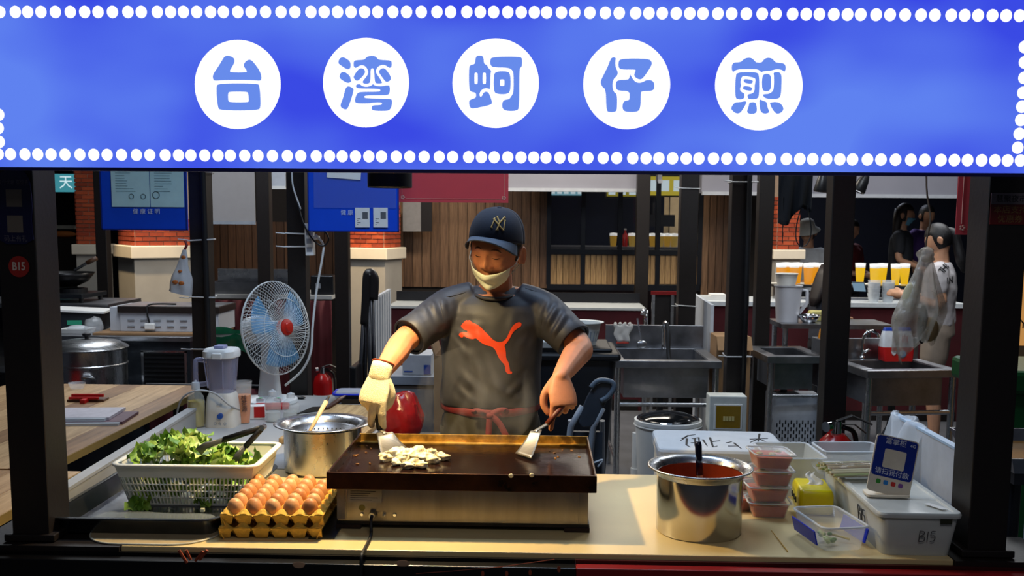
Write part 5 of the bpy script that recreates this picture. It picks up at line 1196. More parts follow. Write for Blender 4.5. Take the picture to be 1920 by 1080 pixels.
banner(747, 953, 379, 4.9, 'wide red banner hanging behind the cook')
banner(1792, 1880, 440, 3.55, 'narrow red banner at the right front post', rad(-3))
# stickers on the front posts
sk = solo('post_sticker', MB(Matrix.Translation((0, 0, 0))).prism(chaikin([(-.056, .0), (.056, 0), (.05, .05), (.056, .11), (.05, .17), (.03, .19), (-.03, .19), (-.05, .17), (-.056, .1), (-.05, .05)], 1), -.002, 0), mat('navy sticker', '0a0b38', .4), 'dark blue sticker with two pale squares on the left post', 'sticker', loc=(PL.location.x+.0, PL.location.y-.0412, W(25, 458, 2.54).z)); sk.scale = (.85, 1, 1)
for z in (.052, .118): obj('pale_square', MB().box(-.024, .024, -.0028, -.0018, z-.022, z+.022), mat('dim paper', '6a6258', .7), sk)
for t, z, s in (('码上有礼', .014, .018), ('支付优惠 有惊喜', .158, .013)): text(t, s, mat('dim print', '5a5560', .6), sk, (0, -.0024, z))
c = W(34, 500, 2.54); dk = solo('stall_number', MB().cyl((0, -.0015, 0), (0, 0, 0), .0272, n=36), mat('red disc', 'a02218', .5), 'round red disc reading B15 on the left post', 'number sign', loc=(PL.location.x+.004, PL.location.y-.0412, c.z))
text('B15', .03, mat('cream print', 'd8c8b8', .5), dk, (0, -.0022, 0), sx=.75, bold=.0006)
c = W(1890, 362, 2.54); vs_ = solo('voucher_sticker', MB().box(-.046, .052, -.0018, 0, -.078, .0), mat('dark red sticker', '5c0a0a', .5), 'red and white voucher sticker on the right post', 'sticker', loc=(PR.location.x, PR.location.y-.0412, c.z))
obj('white_band', MB().box(-.046, .052, -.0026, -.0016, -.028, .0), mat('dim white band', '6a6066', .6), vs_)
text('慧聚夜市', .019, INK, vs_, (.003, -.003, -.015)); GD = mat('dim gold print', '7a5a30', .6)
text('本店支持', .021, GD, vs_, (.003, -.0024, -.042)); text('优惠券', .021, GD, vs_, (.003, -.0024, -.065))
# ================================================================== neighbouring table on the left
TW_ = [woodmat('laminated table board %d' % k, a, b, st=(6, .5, 6), sc=8, rough=.4) for k, (a, b) in enumerate((('a07c56', '7f5e3e'), ('b08d66', '8c6b48'), ('8f6b48', '6e4f33'), ('bb9a70', '9a7850')))]
def slabtable(x0, x1, y0, y1, label):
    r = thing('plank_table', label, 'table', (x1, y0, 0), 0, 'laminated wood tables')
    n = round((x1-x0)/.115); w = (x1-x0)/n
    for i in range(n): obj('board', MB().box(-w*(i+1)+.0008, -w*i-.0008, 0, y1-y0, .752+(.0004*(i % 2)), CT), random.choice(TW_), r)
    obj('edge_band', MB().box(0, .003, 0, y1-y0, .75, CT-.001), mat('yellow edge band', '8a7038', .6), r)
    for x in (-.12, -(x1-x0)+.12):
        for y in (.12, y1-y0-.12): obj('leg', MB().cb((x, y, .375), (.04, .04, .75)), BLACKST, r)
    return r
slabtable(-2.75, -1.71, 3.3, 5.05, 'laminated wood table holding menus left of the counter')
slabtable(-2.6, -1.56, 2.0, 3.28, 'nearer laminated wood table behind the left front post')
p = G(165, 752, CT); rc = thing('red_clip_tool', 'bright red folding plastic tool lying on the wood table', 'tool', (p.x, p.y, CT), rad(4))
obj('bar', MB().box(-.075, .075, -.008, .008, .02, .034), REDP, rc, bevel=.003); obj('bar', MB().box(-.08, .06, -.03, -.018, .012, .024), REDP, rc, bevel=.003); obj('hinge_block', MB().box(-.012, .012, -.07, .0, 0, .018), REDP, rc, bevel=.002); obj('clip_tray', MB().box(-.09, .08, -.02, .05, 0, .01), mat('brown plastic', '5a3a28', .4), rc)
p = G(185, 790, CT); mn = [mat('menu card', 'b7b0b4', .5, var=.15, scale=30), mat('plum menu card', '5a3c48', .5, var=.3, scale=40)]
for k, (dx, dy, m_, lb) in enumerate(((.0, 0, 1, 'plum coloured laminated menu under the white one'), (-.07, .03, 0, 'white laminated menu on the wood table'))):
    r = thing('menu_sheet', lb, 'menu', (p.x+dx, p.y+dy, CT+.012*k), rad(6), 'menus on the wood table')
    obj('sheet', MB().box(-.14, .12, -.07, .16, 0, .0115), mn[m_], r); obj('clear_sleeve', MB().box(-.13, .11, -.1, -.07, 0, .0105), FROST, r)
p = G(150, 727, CT); solo('plastic_cup', MB().lathe([(.0001, 0), (.03, 0), (.042, .03), (.0425, .03), (.031, -.001)], 20), CLEAR, 'crumpled clear plastic cup at the back of the wood table', 'cup', loc=(p.x, p.y-.03, CT+.001), smooth='a')
# under the tables: blue thing, dark machine
p = W(150, 905, 3.6); ut = thing('blue_bucket', 'blue bucket under the wood tables', 'bucket', (-1.5, 3.62, 0)); obj('bucket', MB().lathe([(.0001, 0), (.1, 0), (.13, .33), (.135, .33), (.132, .325), (.1, .01), (.0001, .01)], 24), mat('dull blue plastic', '10246a', .4), ut, smooth='a'); obj('bucket_rim', MB().tube([(.134*cos(2*pi*k/24), .134*sin(2*pi*k/24), .33) for k in range(24)], .005, 6, closed=True), MATS['dull blue plastic'], ut)
# maroon cloth seen between table and counter
mc = thing('stall_skirt', 'maroon cloth screen behind the blender and wood table', 'cloth', (0, 5.45, 0))
obj('cloth', MB().grid(lambda u, v: (-2.2+u*.75, .015*sin(u*30), .02+.68*v), 40, 4), MAROON, mc, smooth=True, solid=.004); obj('rail', MB().cyl((-2.2, 0, .71), (-1.45, 0, .71), .012), BLACKST, mc)
for x in (-2.2, -1.45): obj('foot', MB().cyl((x, 0, 0), (x, 0, .71), .01), BLACKST, mc)
# ================================================================== left cooking corner
def W2(u, v, Y): return W(u, v, Y)
sp_ = W(140, 655, 5.7); st_ = thing('steamer_pot', 'large stainless steamer pot with domed lid by the wood table', 'pot', (sp_.x, 5.86, 0))
R_ = .225; zt2 = .915
obj('stand', MB().lathe([(.0001, 0), (.2, 0), (.2, .4), (.0001, .4)], 24), BLACKST, st_, smooth='a')
obj('pot_body', MB().lathe([(.0001, .4), (R_*.97, .4), (R_, .41), (R_, .6), (R_+.006, .605), (R_+.006, .612), (R_, .617), (R_, .76), (R_+.006, .765), (R_+.006, .772), (R_, .777), (R_, .86), (.0001, .86)], 56), STEEL, st_, smooth='a')
ld2 = obj('lid', MB().lathe([(R_+.008, .86), (R_+.012, .868), (R_+.004, .875), (R_*.8, .9), (R_*.4, .915), (.0001, .92)], 56), STEEL, st_, smooth='a')
obj('lid_knob', MB().lathe([(.012, .915), (.012, .93), (.025, .938), (.024, .95), (.0001, .955)], 16), BLKP, ld2, smooth='a')
obj('side_handle', MB().tube(smooth_path([(.08, -R_, .7), (.08, -R_-.03, .72), (.13, -R_-.02, .72), (.13, -R_+.03, .7)], 4), .006, 8), STEEL, st_)
sp2 = W(8, 660, 4.9); t2_ = thing('tin_drum', 'dark tin with red and yellow label at the left frame edge', 'tin', (sp2.x-.08, 5.2, 0))
obj('tin', MB().lathe([(.0001, 0), (.14, 0), (.14, .82), (.146, .825), (.146, .835), (.13, .84), (.0001, .84)], 32), mat('dark tin', '26282c', .35, .7), t2_, smooth='a'); obj('label', MB().lathe([(.1412, .55), (.1412, .7)], 32), REDP, t2_, smooth=True); obj('label_band', MB().lathe([(.1414, .5), (.1414, .545)], 32), mat('yellow band', 'b8a020', .5), t2_, smooth=True)
# counter fridge with black grille
c0 = W(203, 630, 6.15); c1 = W(356, 630, 6.15); fw_ = c1.x-c0.x+.5
fr = thing('counter_fridge', 'steel counter fridge with black vent grille behind the wood table', 'fridge', (c1.x, 6.15, 0)); zt3 = c0.z
obj('body', MB().box(-fw_, 0, 0, .5, .05, zt3-.03), mat('dark steel body', '3a3f46', .4, .7, var=.25), fr)
obj('worktop', MB().box(-fw_-.01, .01, -.02, .51, zt3-.03, zt3), STEELW, fr, bevel=.003)
gl_ = obj('vent_grille', MB().box(-.3, -.03, -.008, 0, .35, zt3-.1), mat('black vent', '0a0b0d', .5), fr)
for k in range(16): obj('slat', MB().box(-.29, -.04, -.014, -.008, .37+k*.028, .378+k*.028), BLKP, gl_)
obj('grille_frame', MB().box(-.31, -.295, -.012, 0, .34, zt3-.09).box(-.035, -.02, -.012, 0, .34, zt3-.09).box(-.31, -.02, -.012, 0, zt3-.1, zt3-.088), STEEL, fr)
for x in (-fw_+.05, -.05): obj('foot', MB().cyl((x, .1, 0), (x, .1, .05), .02).cyl((x, .42, 0), (x, .42, .05), .02), BLKP, fr)
# flattened cardboard and the white steel warmer on top
cbd = W(290, 617, 6.3); solo('cardboard_sheet', MB(Matrix.Rotation(rad(2), 4, 'Z')).box(-.36, .42, -.12, .3, 0, .012), CARD, 'flat brown cardboard under the white warmer', 'cardboard', loc=(cbd.x, 6.32, zt3+.001))
w0_ = W(228, 612, 6.32); w1_ = W(412, 612, 6.32); ww = w1_.x-w0_.x; hz = .165
wm = thing('food_warmer', 'white steel griddle box with louvred front on the cardboard', 'warmer', (w0_.x, 6.3, zt3+.014), rad(0))
WSTEEL = mat('white enamel steel', 'b9bec6', .4, var=.12, scale=5)
obj('housing', MB().box(0, ww, 0, .34, 0, hz-.045), WSTEEL, wm, bevel=.002)
obj('end_cheek', MB().box(-.07, -.002, .01, .34, 0, hz-.01), WSTEEL, wm, bevel=.002)
obj('hot_plate', MB().box(-.01, ww+.01, -.015, .34, hz-.043, hz-.002), mat('dark brown plate edge', '3c3431', .35, .6), wm, bevel=.002); obj('plate_top', MB().box(0, ww, 0, .33, hz-.004, hz), STEELW, wm)
lm_ = MB()
for k in range(7):
    for j in (.03, .07):
        x = .05+k*.085; lm_.box(x, x+.045, -.006, 0, j, j+.008)
obj('louvre', lm_, mat('shadowed louvre', '8a8f96', .5), wm)
obj('mains_lead', MB().tube(smooth_path([(.33, .1, hz+.005), (.2, -.01, hz+.01), (.19, -.03, hz-.04), (.2, -.025, .06)], 6), .006, 8), RUBBER, wm, smooth=True); obj('mains_plug', MB().box(.17, .235, -.04, -.012, .015, .055), WHITEP, wm, bevel=.006)
# wok on burner, scale, trays
wk = W(122, 513, 7.0); wo = thing('wok', 'dark iron wok with wooden handle on a burner', 'wok', (wk.x, 7.0, W(122, 540, 7.0).z+.012))
obj('pan', MB().lathe([(.0001, 0), (.08, .006), (.15, .04), (.2, .1), (.203, .1), (.152, .037), (.08, .002), (.0001, -.004)], 36), mat('black iron', '1c1c1e', .3, .7), wo, smooth=True)
hd0 = W(140, 507, 6.95)-wo.location; hd1 = W(163, 493, 6.95)-wo.location; hd2 = W(181, 484, 6.95)-wo.location
obj('handle_shaft', MB().cyl(hd0, hd1, .01), STEELW, wo); obj('handle_grip', MB().tube([hd1, hd2], .016, 10), mat('brown grip', '4a2f1c', .5), wo, smooth=True)
bz_ = wo.location.z-.012
br = thing('gas_burner', 'flat black gas burner under the wok', 'burner', (wk.x+.05, 7.0, bz_)); obj('burner_body', MB().box(-.25, .16, -.2, .2, -.06, -.03), mat('grey burner steel', '30343a', .3, .7), br, bevel=.006); obj('burner_ring', MB().lathe([(.1, -.03), (.1, 0), (.08, 0), (.08, -.03)], 24), BLKP, br)
for x in (-.22, .13): obj('foot', MB().cyl((x, -.15, -.09), (x, -.15, -.06), .015).cyl((x, .15, -.09), (x, .15, -.06), .015), BLKP, br)
sh_ = thing('prep_bench', 'steel bench carrying wok burner and weighing scale', 'bench', (wk.x, 6.95, 0)); ztb = bz_-.091
obj('bench_top', MB().box(-.9, .42, -.22, .35, ztb-.03, ztb), STEELW, sh_)
for x in (-.8, .36): obj('leg', MB().cyl((x, -.2, 0), (x, -.2, ztb-.03), .02).cyl((x, .3, 0), (x, .3, ztb-.03), .02), STEEL, sh_)
sc0 = W(165, 575, 6.55); sc1 = thing('weighing_scale', 'dark weighing scale with green display and paper on top', 'scale', (sc0.x-.02, 6.52, zt3+.001), rad(10))
obj('scale_body', MB().box(-.16, .14, -.12, .12, 0, .12), mat('charcoal scale', '22262b', .4), sc1, bevel=.01); obj('display', MB().box(-.07, .02, -.124, -.119, .04, .07), glow('green display', '2f8a72', .5), sc1); obj('paper_sheet', MB(Matrix.Rotation(rad(3), 4, 'Y')).box(-.18, .16, -.14, .12, .122, .135), PAPER, sc1)
fm_ = W(145, 603, 6.3); ft = thing('foam_tray', 'white foam food tray on the steel counter', 'tray', (fm_.x, 6.3, zt3+.001)); obj('tray', MB().tray(-.08, .08, -.06, .06, 0, .03, .006, .01), WHITEP, ft); obj('food_wrap', MB().ell((0, 0, .03), (.07, .05, .02)), FROST, ft, smooth=True)
def crumple(c, s, label, cat, m, seed, name):
    def f(u, v):
        th = 2*pi*u; ph = -pi/2+pi*v; p = Vector((cos(ph)*cos(th), cos(ph)*sin(th), sin(ph))); k = 1+.16*noise.noise(p*1.1+Vector((seed, 0, 0)))+.09*noise.noise(p*2.6+Vector((0, seed, 0)))
        return (p.x*s[0]*k, p.y*s[1]*k, max(0, (p.z+.8)*s[2]*k))
    return solo(name, MB().grid(f, 26, 16), m, label, cat, loc=c, smooth='a', ang=25)
p = W(188, 605, 6.35); crumple((p.x, 6.26, zt3+.001), (.06, .05, .06), 'crumpled clear plastic bag on the steel counter', 'bag', CLEAR, 3, 'plastic_bag')
# hanging snack bag on the post
hb = W(346, 468, 4.62); bag = thing('snack_bag', 'white plastic bag with orange print hung on the tied post', 'bag', hb)
def sbag(u, v):
    a = 2*pi*u; k = .012+.058*min(1, v*1.25)**1.1; n = noise.noise(Vector((cos(a)*2, sin(a)*2, v*4)))*.014*v
    return (-.028*v+(cos(a)*(k*.75+n)), sin(a)*(k*.5+n), -.205*v-.012*cos(a)*v)
obj('bag', MB().grid(sbag, 26, 14), mat('printed white film', 'b9b9ba', .3, var=.1, bump=.3, bscale=20), bag, smooth=True)
obj('bag_tie', MB().tube([(0, 0, 0), (.012, .0, .02), (.0, .01, .04)], .006, 6), mat('dark red tie', '6a1520', .6), bag)
for a_, z, s in ((-1.4, -.035, .012), (-1.9, -.15, .014), (-1.3, -.155, .014), (-1.6, -.1, .01)):
    k = .012+.058*min(1, -z/.205*1.25); obj('printed_blob', MB().ell((-.028*-z/.205+cos(a_)*k*.78, sin(a_)*k*.53, z), (s, .004, s*.7), 8, 6), mat('orange print blob', 'b5652a', .5), bag, smooth=True)
# steel gastro counter and maroon cloth behind the fan
gc0 = W(398, 552, 7.7); gc1 = W(622, 552, 7.7)
gc = thing('serving_bench', 'maroon draped bench with steel trays behind the fan', 'bench', (gc0.x, 7.7, 0)); L_ = gc1.x-gc0.x
obj('bench_top', MB().box(-.1, L_, 0, .6, gc0.z-.03, gc0.z), mat('pale bench edge', 'a9a9a6', .5), gc)
obj('cloth_skirt', MB().grid(lambda u, v: (-.1+u*(L_+.1), -.015+.02*sin(u*60), .02+(gc0.z-.06)*v), 80, 3), MAROON, gc, smooth=True, solid=.004)
gt0 = W(398, 505, 7.9); obj('steel_back', MB().box(-.05, .62, .3, .34, gc0.z, gt0.z), STEEL, gc); obj('steel_trough', MB().tray(-.05, .62, .05, .3, gc0.z, gc0.z+.09, .006), STEELW, gc)
tb = W(605, 545, 7.75); to = thing('toaster_box', 'small dark steel appliance at the end of the maroon bench', 'appliance', (tb.x, 7.85, gc0.z)); obj('case', MB().box(-.1, .08, -.08, .12, 0, .15), mat('dark brushed case', '35373b', .3, .8), to, bevel=.006); obj('badge', MB().box(-.06, -.02, -.083, -.079, .05, .09), GREYP, to)
# grey hanging screen, small white screen
sg_ = thing('hanging_screen', 'pale grey roller screen hanging between two posts', 'screen', (W(438, 418, 6.9).x, 6.9, W(438, 418, 6.9).z)); sw = W(478, 418, 6.9).x-W(396, 418, 6.9).x
obj('screen_cloth', MB().box(-sw/2, sw/2, 0, .006, 0, 3.3-sg_.location.z), mat('grey screen cloth', '8f8b8a', .8, var=.05), sg_); obj('bottom_bar', MB().box(-sw/2, sw/2, -.008, .012, -.01, .012), GREYP, sg_)
sg2 = thing('hanging_screen', 'small white screen right of the grey roller screen', 'screen', (W(523, 352, 7.2).x, 7.2, W(523, 352, 7.2).z)); obj('screen_cloth', MB().box(-.06, .05, 0, .006, 0, 3.3-sg2.location.z), mat('white screen cloth', 'b9bdc4', .8), sg2); obj('bottom_bar', MB().box(-.06, .05, -.008, .012, -.01, .012), WHITEP, sg2)
sg3 = thing('wall_panel', 'small grey board hung on the plank wall by the blue board', 'board', (W(771, 434, 9.9).x, 9.95, W(771, 434, 9.9).z)); obj('panel', MB().box(-.09, .09, 0, .02, 0, .35), mat('grey board', '8a8684', .7), sg3); obj('dark_side', MB().box(.09, .2, .005, .03, -.0, .35), BLACKDK, sg3)
# dark shop with teal sign far left
ts = W(118, 343, 11.2); tsg = thing('shop_sign', 'small teal lit shop sign reading 天 far left', 'sign', (ts.x, 11.2, ts.z)); obj('light_panel', MB().box(-.25, .12, 0, .05, -.1, .1), glow('teal light panel', '3f8c98', .9), tsg); text('天', .16, glow('white sign print', 'cfe8ee', 1.), tsg, (.035, -.004, 0)); obj('sign_back', MB().box(-.26, .13, .05, .08, -.11, .11), BLKP, tsg)
obj('hanger', MB().cyl((-.2, .06, .1), (-.2, .06, 3.3-ts.z), .01).cyl((.1, .06, .1), (.1, .06, 3.3-ts.z), .01), BLKP, tsg)
tsh = W(122, 426, 11.3); fs = thing('lit_shelf', 'dim lit shelf with food in the far left stall', 'shelf', (tsh.x, 11.3, 0)); obj('shelf_board', MB().box(-.5, .11, 0, .3, tsh.z-.02, tsh.z+.02), mat('dim shelf', '8a8a84', .5), fs); obj('food_row', MB().ell((-.05, .05, tsh.z-.08), (.15, .06, .04)), mat('fried food', '9a5a28', .6), fs); obj('cabinet', MB().box(-.5, .11, 0, .4, 0, tsh.z-.12), BLACKDK, fs)
for x in (-.48, .09): obj('upright', MB().cb((x, .36, tsh.z/2+.1), (.02, .02, tsh.z+.2)), BLACKDK, fs)
# ================================================================== behind the cook
gb = W(432, 640, 5.7); bn2 = thing('waste_bin', 'black bin with glossy green liner behind the fan', 'bin', (gb.x+.03, 5.75, 0)); zg = gb.z+.02
obj('bin_body', MB().loft([[(x, y, z) for x, y in rrect(-w, w, -w*.8, w*.8, .03, 3)] for z, w in ((0, .16), (zg-.04, .2), (zg, .205))]), BLKP, bn2, smooth='a')
def liner(u, v):
    a = 2*pi*u; n = noise.noise(Vector((cos(a)*3, sin(a)*3, v*3)))*.03; k = 1.03+.06*v+n
    return (cos(a)*.21*k, sin(a)*.17*k, zg+.02-.14*abs(v-.35)+.06*noise.noise(Vector((cos(a)*2.5, sin(a)*2.5, 7))))
obj('bin_liner', MB().grid(liner, 36, 8), mat('glossy green film', '0e4a30', .2, var=.2, bump=.4, bscale=18), bn2, smooth='a')
# folded black chair
fc = W(683, 520, 6.2); ch = thing('folding_chair', 'folded black chair leaning by the white partition', 'chair', (W(684, 700, 5.95).x, 5.95, 0))
tp = W(690, 515, 5.95)-ch.location
obj('backrest', MB().tube(smooth_path([tp+Vector((-.02, 0, -.3)), tp+Vector((-.01, 0, -.15)), tp, tp+Vector((.035, 0, -.02)), tp+Vector((.03, 0, -.15))], 5), (.018, .03), 8), BLKP, ch, smooth=True)
for dx, dy in ((-.05, .0), (.02, .0), (.05, .06), (-.02, .06)): obj('leg', MB().tube([(dx*1.3, dy, 0), (dx+.01, dy*.5, .5), (tp.x+dx*.4, 0, tp.z-.12)], .013, 8), mat('dark grey tube', '2c2e33', .35, .6), ch, smooth=True)
obj('seat', MB().box(-.06, -.02, -.18, .2, .35, .78), BLKP, ch, bevel=.01)
# white partition panels
def partition(ua, va, Ya, ub, vb, Yb, label, t=.02):
    a = W(ua, va, Ya); b = W(ub, vb, Yb); r = thing('partition', label, 'partition', (a.x, a.y, 0)); d = b-a; d.z = 0; n = Vector((-d.y, d.x, 0)).normalized()*t; z = (a.z+b.z)/2
    obj('panel', MB().hexa([(0, 0, .02), tuple(n+Vector((0, 0, .02))), tuple(n+d+Vector((0, 0, .02))), tuple(d+Vector((0, 0, .02))), (0, 0, z), tuple(n+Vector((0, 0, z))), tuple(n+d+Vector((0, 0, z))), tuple(d+Vector((0, 0, z)))]), mat('white ribbed panel', 'b4bac2', .5, var=.1), r)
    obj('foot', MB().box(-.03, .03, -.02, .02, 0, .02).box(d.x-.03, d.x+.03, d.y-.02, d.y+.02, 0, .02), GREYP, r)
    for k in range(1, 8): obj('rib', MB().cyl(tuple(d*(k/8)+Vector((0, 0, .03))-n*.15), tuple(d*(k/8)+Vector((0, 0, z-.01))-n*.15), .004, n=6), MATS['white ribbed panel'], r)
partition(697, 566, 6.35, 733, 538, 7.4, 'white partition panel left of the cook')
partition(1339, 574, 6.6, 1304, 548, 7.7, 'white ribbed partition panel right of the sink')
# back counter
b0 = W(727, 578, 8.6); b1 = W(1211, 577, 8.6)
bc_ = thing('back_counter', 'maroon back counter with pale top behind the cook', 'counter', (b0.x, 8.6, 0)); Lb = b1.x-b0.x
obj('counter_top', MB().box(0, Lb, -.02, .56, .88, .9), mat('pale grey top', 'a9adad', .45), bc_)
obj('counter_front', MB().box(.02, Lb-.02, 0, .54, 0, .88), MAROON, bc_); obj('plinth', MB().box(.05, Lb-.05, -.004, 0, 0, .1), BLACKDK, bc_)
obj('back_rail', MB().box(0, Lb, .53, .56, .9, .99), BLACKST, bc_)
# small maroon stand with rails right of it
ms = thing('rail_stand', 'dark stand with steel rails and red edge near the post', 'stand', (W(1225, 560, 8.4).x, 8.4, 0)); zz_ = W(1225, 548, 8.4).z
for x in (.0, .16, .27): obj('rail', MB().cb((x, 0, zz_/2), (.025, .025, zz_)), STEEL, ms)
obj('top_bar', MB().box(-.02, .3, -.015, .015, zz_-.02, zz_+.01), REDW, ms); obj('dark_panel', MB().box(-.01, .28, .02, .03, .05, zz_-.02), BLACKDK, ms)
# boxes behind the cook
bx_ = thing('carton_box', 'white carton with blue print behind the cook', 'box', (W(782, 706, 5.2).x, 5.25, 0)); zc = W(782, 706, 5.2).z; zc2 = W(782, 668, 5.2).z
obj('carton', MB().box(-.085, .07, 0, .25, zc, zc2), mat('white carton', 'a9a9aa', .7), bx_, bevel=.003); obj('blue_print', MB().box(.03, .066, -.003, 0, zc+.005, zc+.055), mat('blue carton print', '143c86', .6), bx_); obj('printed_line', MB().box(-.075, -.03, -.003, 0, zc+.015, zc+.022), mat('blue carton print', '143c86', .6), bx_)
bs = thing('metal_shelf', 'grey metal shelf stacked with white boxes behind the cook', 'shelf', (W(780, 720, 5.2).x, 5.2, 0))
obj('shelf_board', MB().box(-.22, .16, 0, .4, zc-.045, zc-.001), GREYP, bs); obj('shelf_board', MB().box(-.22, .16, 0, .4, .34, .36), GREYP, bs)
for x in (-.21, .15):
    for y in (.01, .38): obj('upright', MB().cb((x, y, (zc-.045)/2), (.02, .02, zc-.045)), GREYP, bs)
wb_ = thing('storage_box', 'grey white box with slot handle on the lower shelf', 'storage box', (W(785, 740, 5.2).x, 5.22, .361)); obj('box_body', MB().box(-.15, .12, 0, .3, 0, zc-.045-.37), mat('grey white box', '8d8f90', .6), wb_, bevel=.006); obj('slot_handle', MB().box(-.12, -.04, -.004, 0, zc-.045-.44, zc-.045-.42), mat('slot shadow tone', '55514a', .6), wb_)
bx3 = thing('cardboard_box', 'open brown cardboard box standing behind the cook', 'box', (W(815, 660, 4.6).x, 4.75, 0)); zq = W(815, 635, 4.6).z
obj('box_body', MB().tray(-.02, .2, 0, .3, .3, zq-.1, .006), CARD, bx3); obj('flap', MB().hexa([(-.02, 0, zq-.1), (-.012, 0, zq-.1), (-.012, .28, zq-.1), (-.02, .28, zq-.1), (-.07, 0, zq+.06), (-.062, 0, zq+.06), (-.062, .28, zq+.06), (-.07, .28, zq+.06)]), CARD, bx3); obj('yellow_tape', MB().box(.1, .13, -.004, 0, .5, zq-.12), mat('yellow tape', 'b8a41e', .5), bx3); obj('stool', MB().box(0, .18, .02, .28, .28, .3).box(.0, .04, .02, .06, 0, .28).box(.14, .18, .02, .06, 0, .28).box(0, .04, .24, .28, 0, .28).box(.14, .18, .24, .28, 0, .28), BLKP, bx3)
# red shopping bag and its stool
rb = W(742, 812, 3.9); stl = thing('plastic_stool', 'dark plastic stool under the red bag', 'stool', (rb.x+.045, 3.95, 0)); zs_ = rb.z-.03
obj('seat', MB().box(-.11, .13, -.12, .12, zs_-.03, zs_), BLKP, stl, bevel=.01)
for x in (-.1, .1):
    for y in (-.09, .09): obj('leg', MB().tube([(x*1.0, y*1.15, 0), (x*.9, y, zs_-.03)], .016, 8), BLKP, stl)
crumple((rb.x+.02, 3.93, zs_+.001), (.085, .07, .105), 'translucent red plastic bag behind the griddle', 'bag', mat('red film', '9a1a1c', .25, var=.3, alpha=.85, bump=.4, bscale=15), 5, 'plastic_bag')
sh2 = W(770, 805, 4.1); solo('grey_crate', MB().tray(-.12, .14, -.08, .1, 0, .5, .01), GREYP, 'grey crate between red bag and cook', 'crate', loc=(sh2.x+.0, 4.5, 0))
# fire extinguishers
def extinguisher(loc, s, label):
    r = thing('fire_extinguisher', label, 'fire extinguisher', loc, 0, 'red fire extinguishers'); r.scale = (s,)*3
    obj('cylinder', MB().lathe([(.0001, 0), (.06, 0), (.065, .01), (.065, .36), (.055, .4), (.03, .425), (.0001, .425)], 28), mat('extinguisher red', 'a01012', .25), r, smooth='a')
    obj('valve', MB().cyl((0, 0, .42), (0, 0, .47), .018).cyl((-.03, -.02, .455), (-.045, -.03, .455), .018), CHROME, r, smooth='a'); obj('lever', MB().tube([(.0, 0, .47), (.05, 0, .49), (.12, .0, .46)], (.01, .004), 6).tube([(.0, 0, .46), (.06, 0, .46), (.1, .0, .43)], (.01, .003), 6), BLKP, r)
    obj('hose', MB().tube(smooth_path([(.02, 0, .45), (.07, .02, .42), (.08, .02, .3), (.075, .01, .15)], 5), .009, 8), RUBBER, r, smooth=True); obj('label', MB().lathe([(.0655, .12), (.0655, .28)], 28), PAPER, r, smooth=True)
    return r
p = G(605, 795, 0); extinguisher((W(605, 705, 7.5).x, 7.5, 0), 1.1, 'red fire extinguisher on the floor left of the cook')
_x = W(1567, 830, 4.42).x; solo('wood_block', MB().box(-.1, .1, -.09, .09, 0, .15), CARD, 'low block under the fire extinguisher by the sinks', 'block', loc=(_x, 4.42, 0))
extinguisher((_x, 4.42, .151), 1.3, 'red fire extinguisher below the right-hand sinks')
# black wheelie bin behind the cook with white basket on it
kb = W(1062, 660, 4.95); wb3 = thing('waste_bin', 'large black wheelie bin behind the cook', 'bin', (kb.x-.02, 5.15, 0)); zk = kb.z+.02
obj('bin_body', MB().loft([[(x, y, z) for x, y in rrect(-w, w, -.22, .22, .04, 3)] for z, w in ((0, .2), (zk-.06, .27))]), mat('black bin plastic', '17191e', .4, var=.2), wb3, smooth='a'); obj('bin_lid', MB().box(-.29, .29, -.25, .25, zk-.06, zk-.02), BLKP, wb3, bevel=.015); obj('lid_rib', MB().box(-.25, .25, -.2, .2, zk-.022, zk), BLKP, wb3, bevel=.01)
kq = W(1092, 652, 4.95); wbk = thing('colander_basket', 'white plastic colander basket on the black bin', 'basket', (kq.x, 5.1, zk+.001)); 
obj('basket', MB().lathe([(.0001, 0), (.075, 0), (.1, .11), (.115, .115), (.115, .118), (.097, .115), (.073, .005), (.0001, .005)], 32), BK, wbk, smooth='a'); lm_ = MB()
for k in range(24): a_ = 2*pi*k/24; lm_.cyl((.078*cos(a_), .078*sin(a_), .02), (.09*cos(a_), .09*sin(a_), .075), .004, n=5)
obj('slot', lm_, GREYP, wbk); kb2 = solo('basket_tray', MB().tray(-.1, .08, -.08, .06, 0, .03, .004, .012), BK, 'flat white plastic tray beside the colander basket', 'tray', loc=(kq.x-.14, 5.02, zk+.001))
# black chair with grey edged back, folded, right of the cook
bk_ = W(1100, 800, 4.3); fcx = thing('folding_chair', 'black plastic folding chair with grey rim right of the cook', 'chair', (W(1095, 800, 4.3).x, 4.3, 0))
Tc = lambda u, v, Y=4.3: W(u, v, Y)-fcx.location
bk0 = [(1084, 800), (1090, 770), (1104, 735), (1122, 716), (1148, 718), (1146, 735), (1128, 770), (1112, 800)]
obj('backrest', MB().prism([(Tc(u, v).x, Tc(u, v).z) for u, v in chaikin(bk0, 1)], -.012, .012), mat('black chair plastic', '333a44', .4), fcx, bevel=.004)
obj('back_rim', MB().tube(smooth_path([Tc(u, v, 4.285) for u, v in ((1108, 727), (1122, 714), (1146, 716), (1151, 728), (1140, 744), (1126, 752))], 4), (.010, .012), 8), mat('slate grey rim', '586470', .4), fcx, smooth=True)
for pts in (((1092, 762), (1070, 800), (1040, 960)), ((1130, 765), (1112, 800), (1085, 960))): obj('leg', MB().tube([Tc(*pts[0]), Tc(*pts[1]), Vector((Tc(*pts[2]).x, 0, 0))], .014, 8), GREYP, fcx, smooth=True)
for x in (.0, .14): obj('rear_leg', MB().tube([Tc(1100, 790)+Vector((x-.07, .02, 0)), Vector((Tc(1100, 790).x+x-.05, .25, 0))], .012, 8), GREYP, fcx)
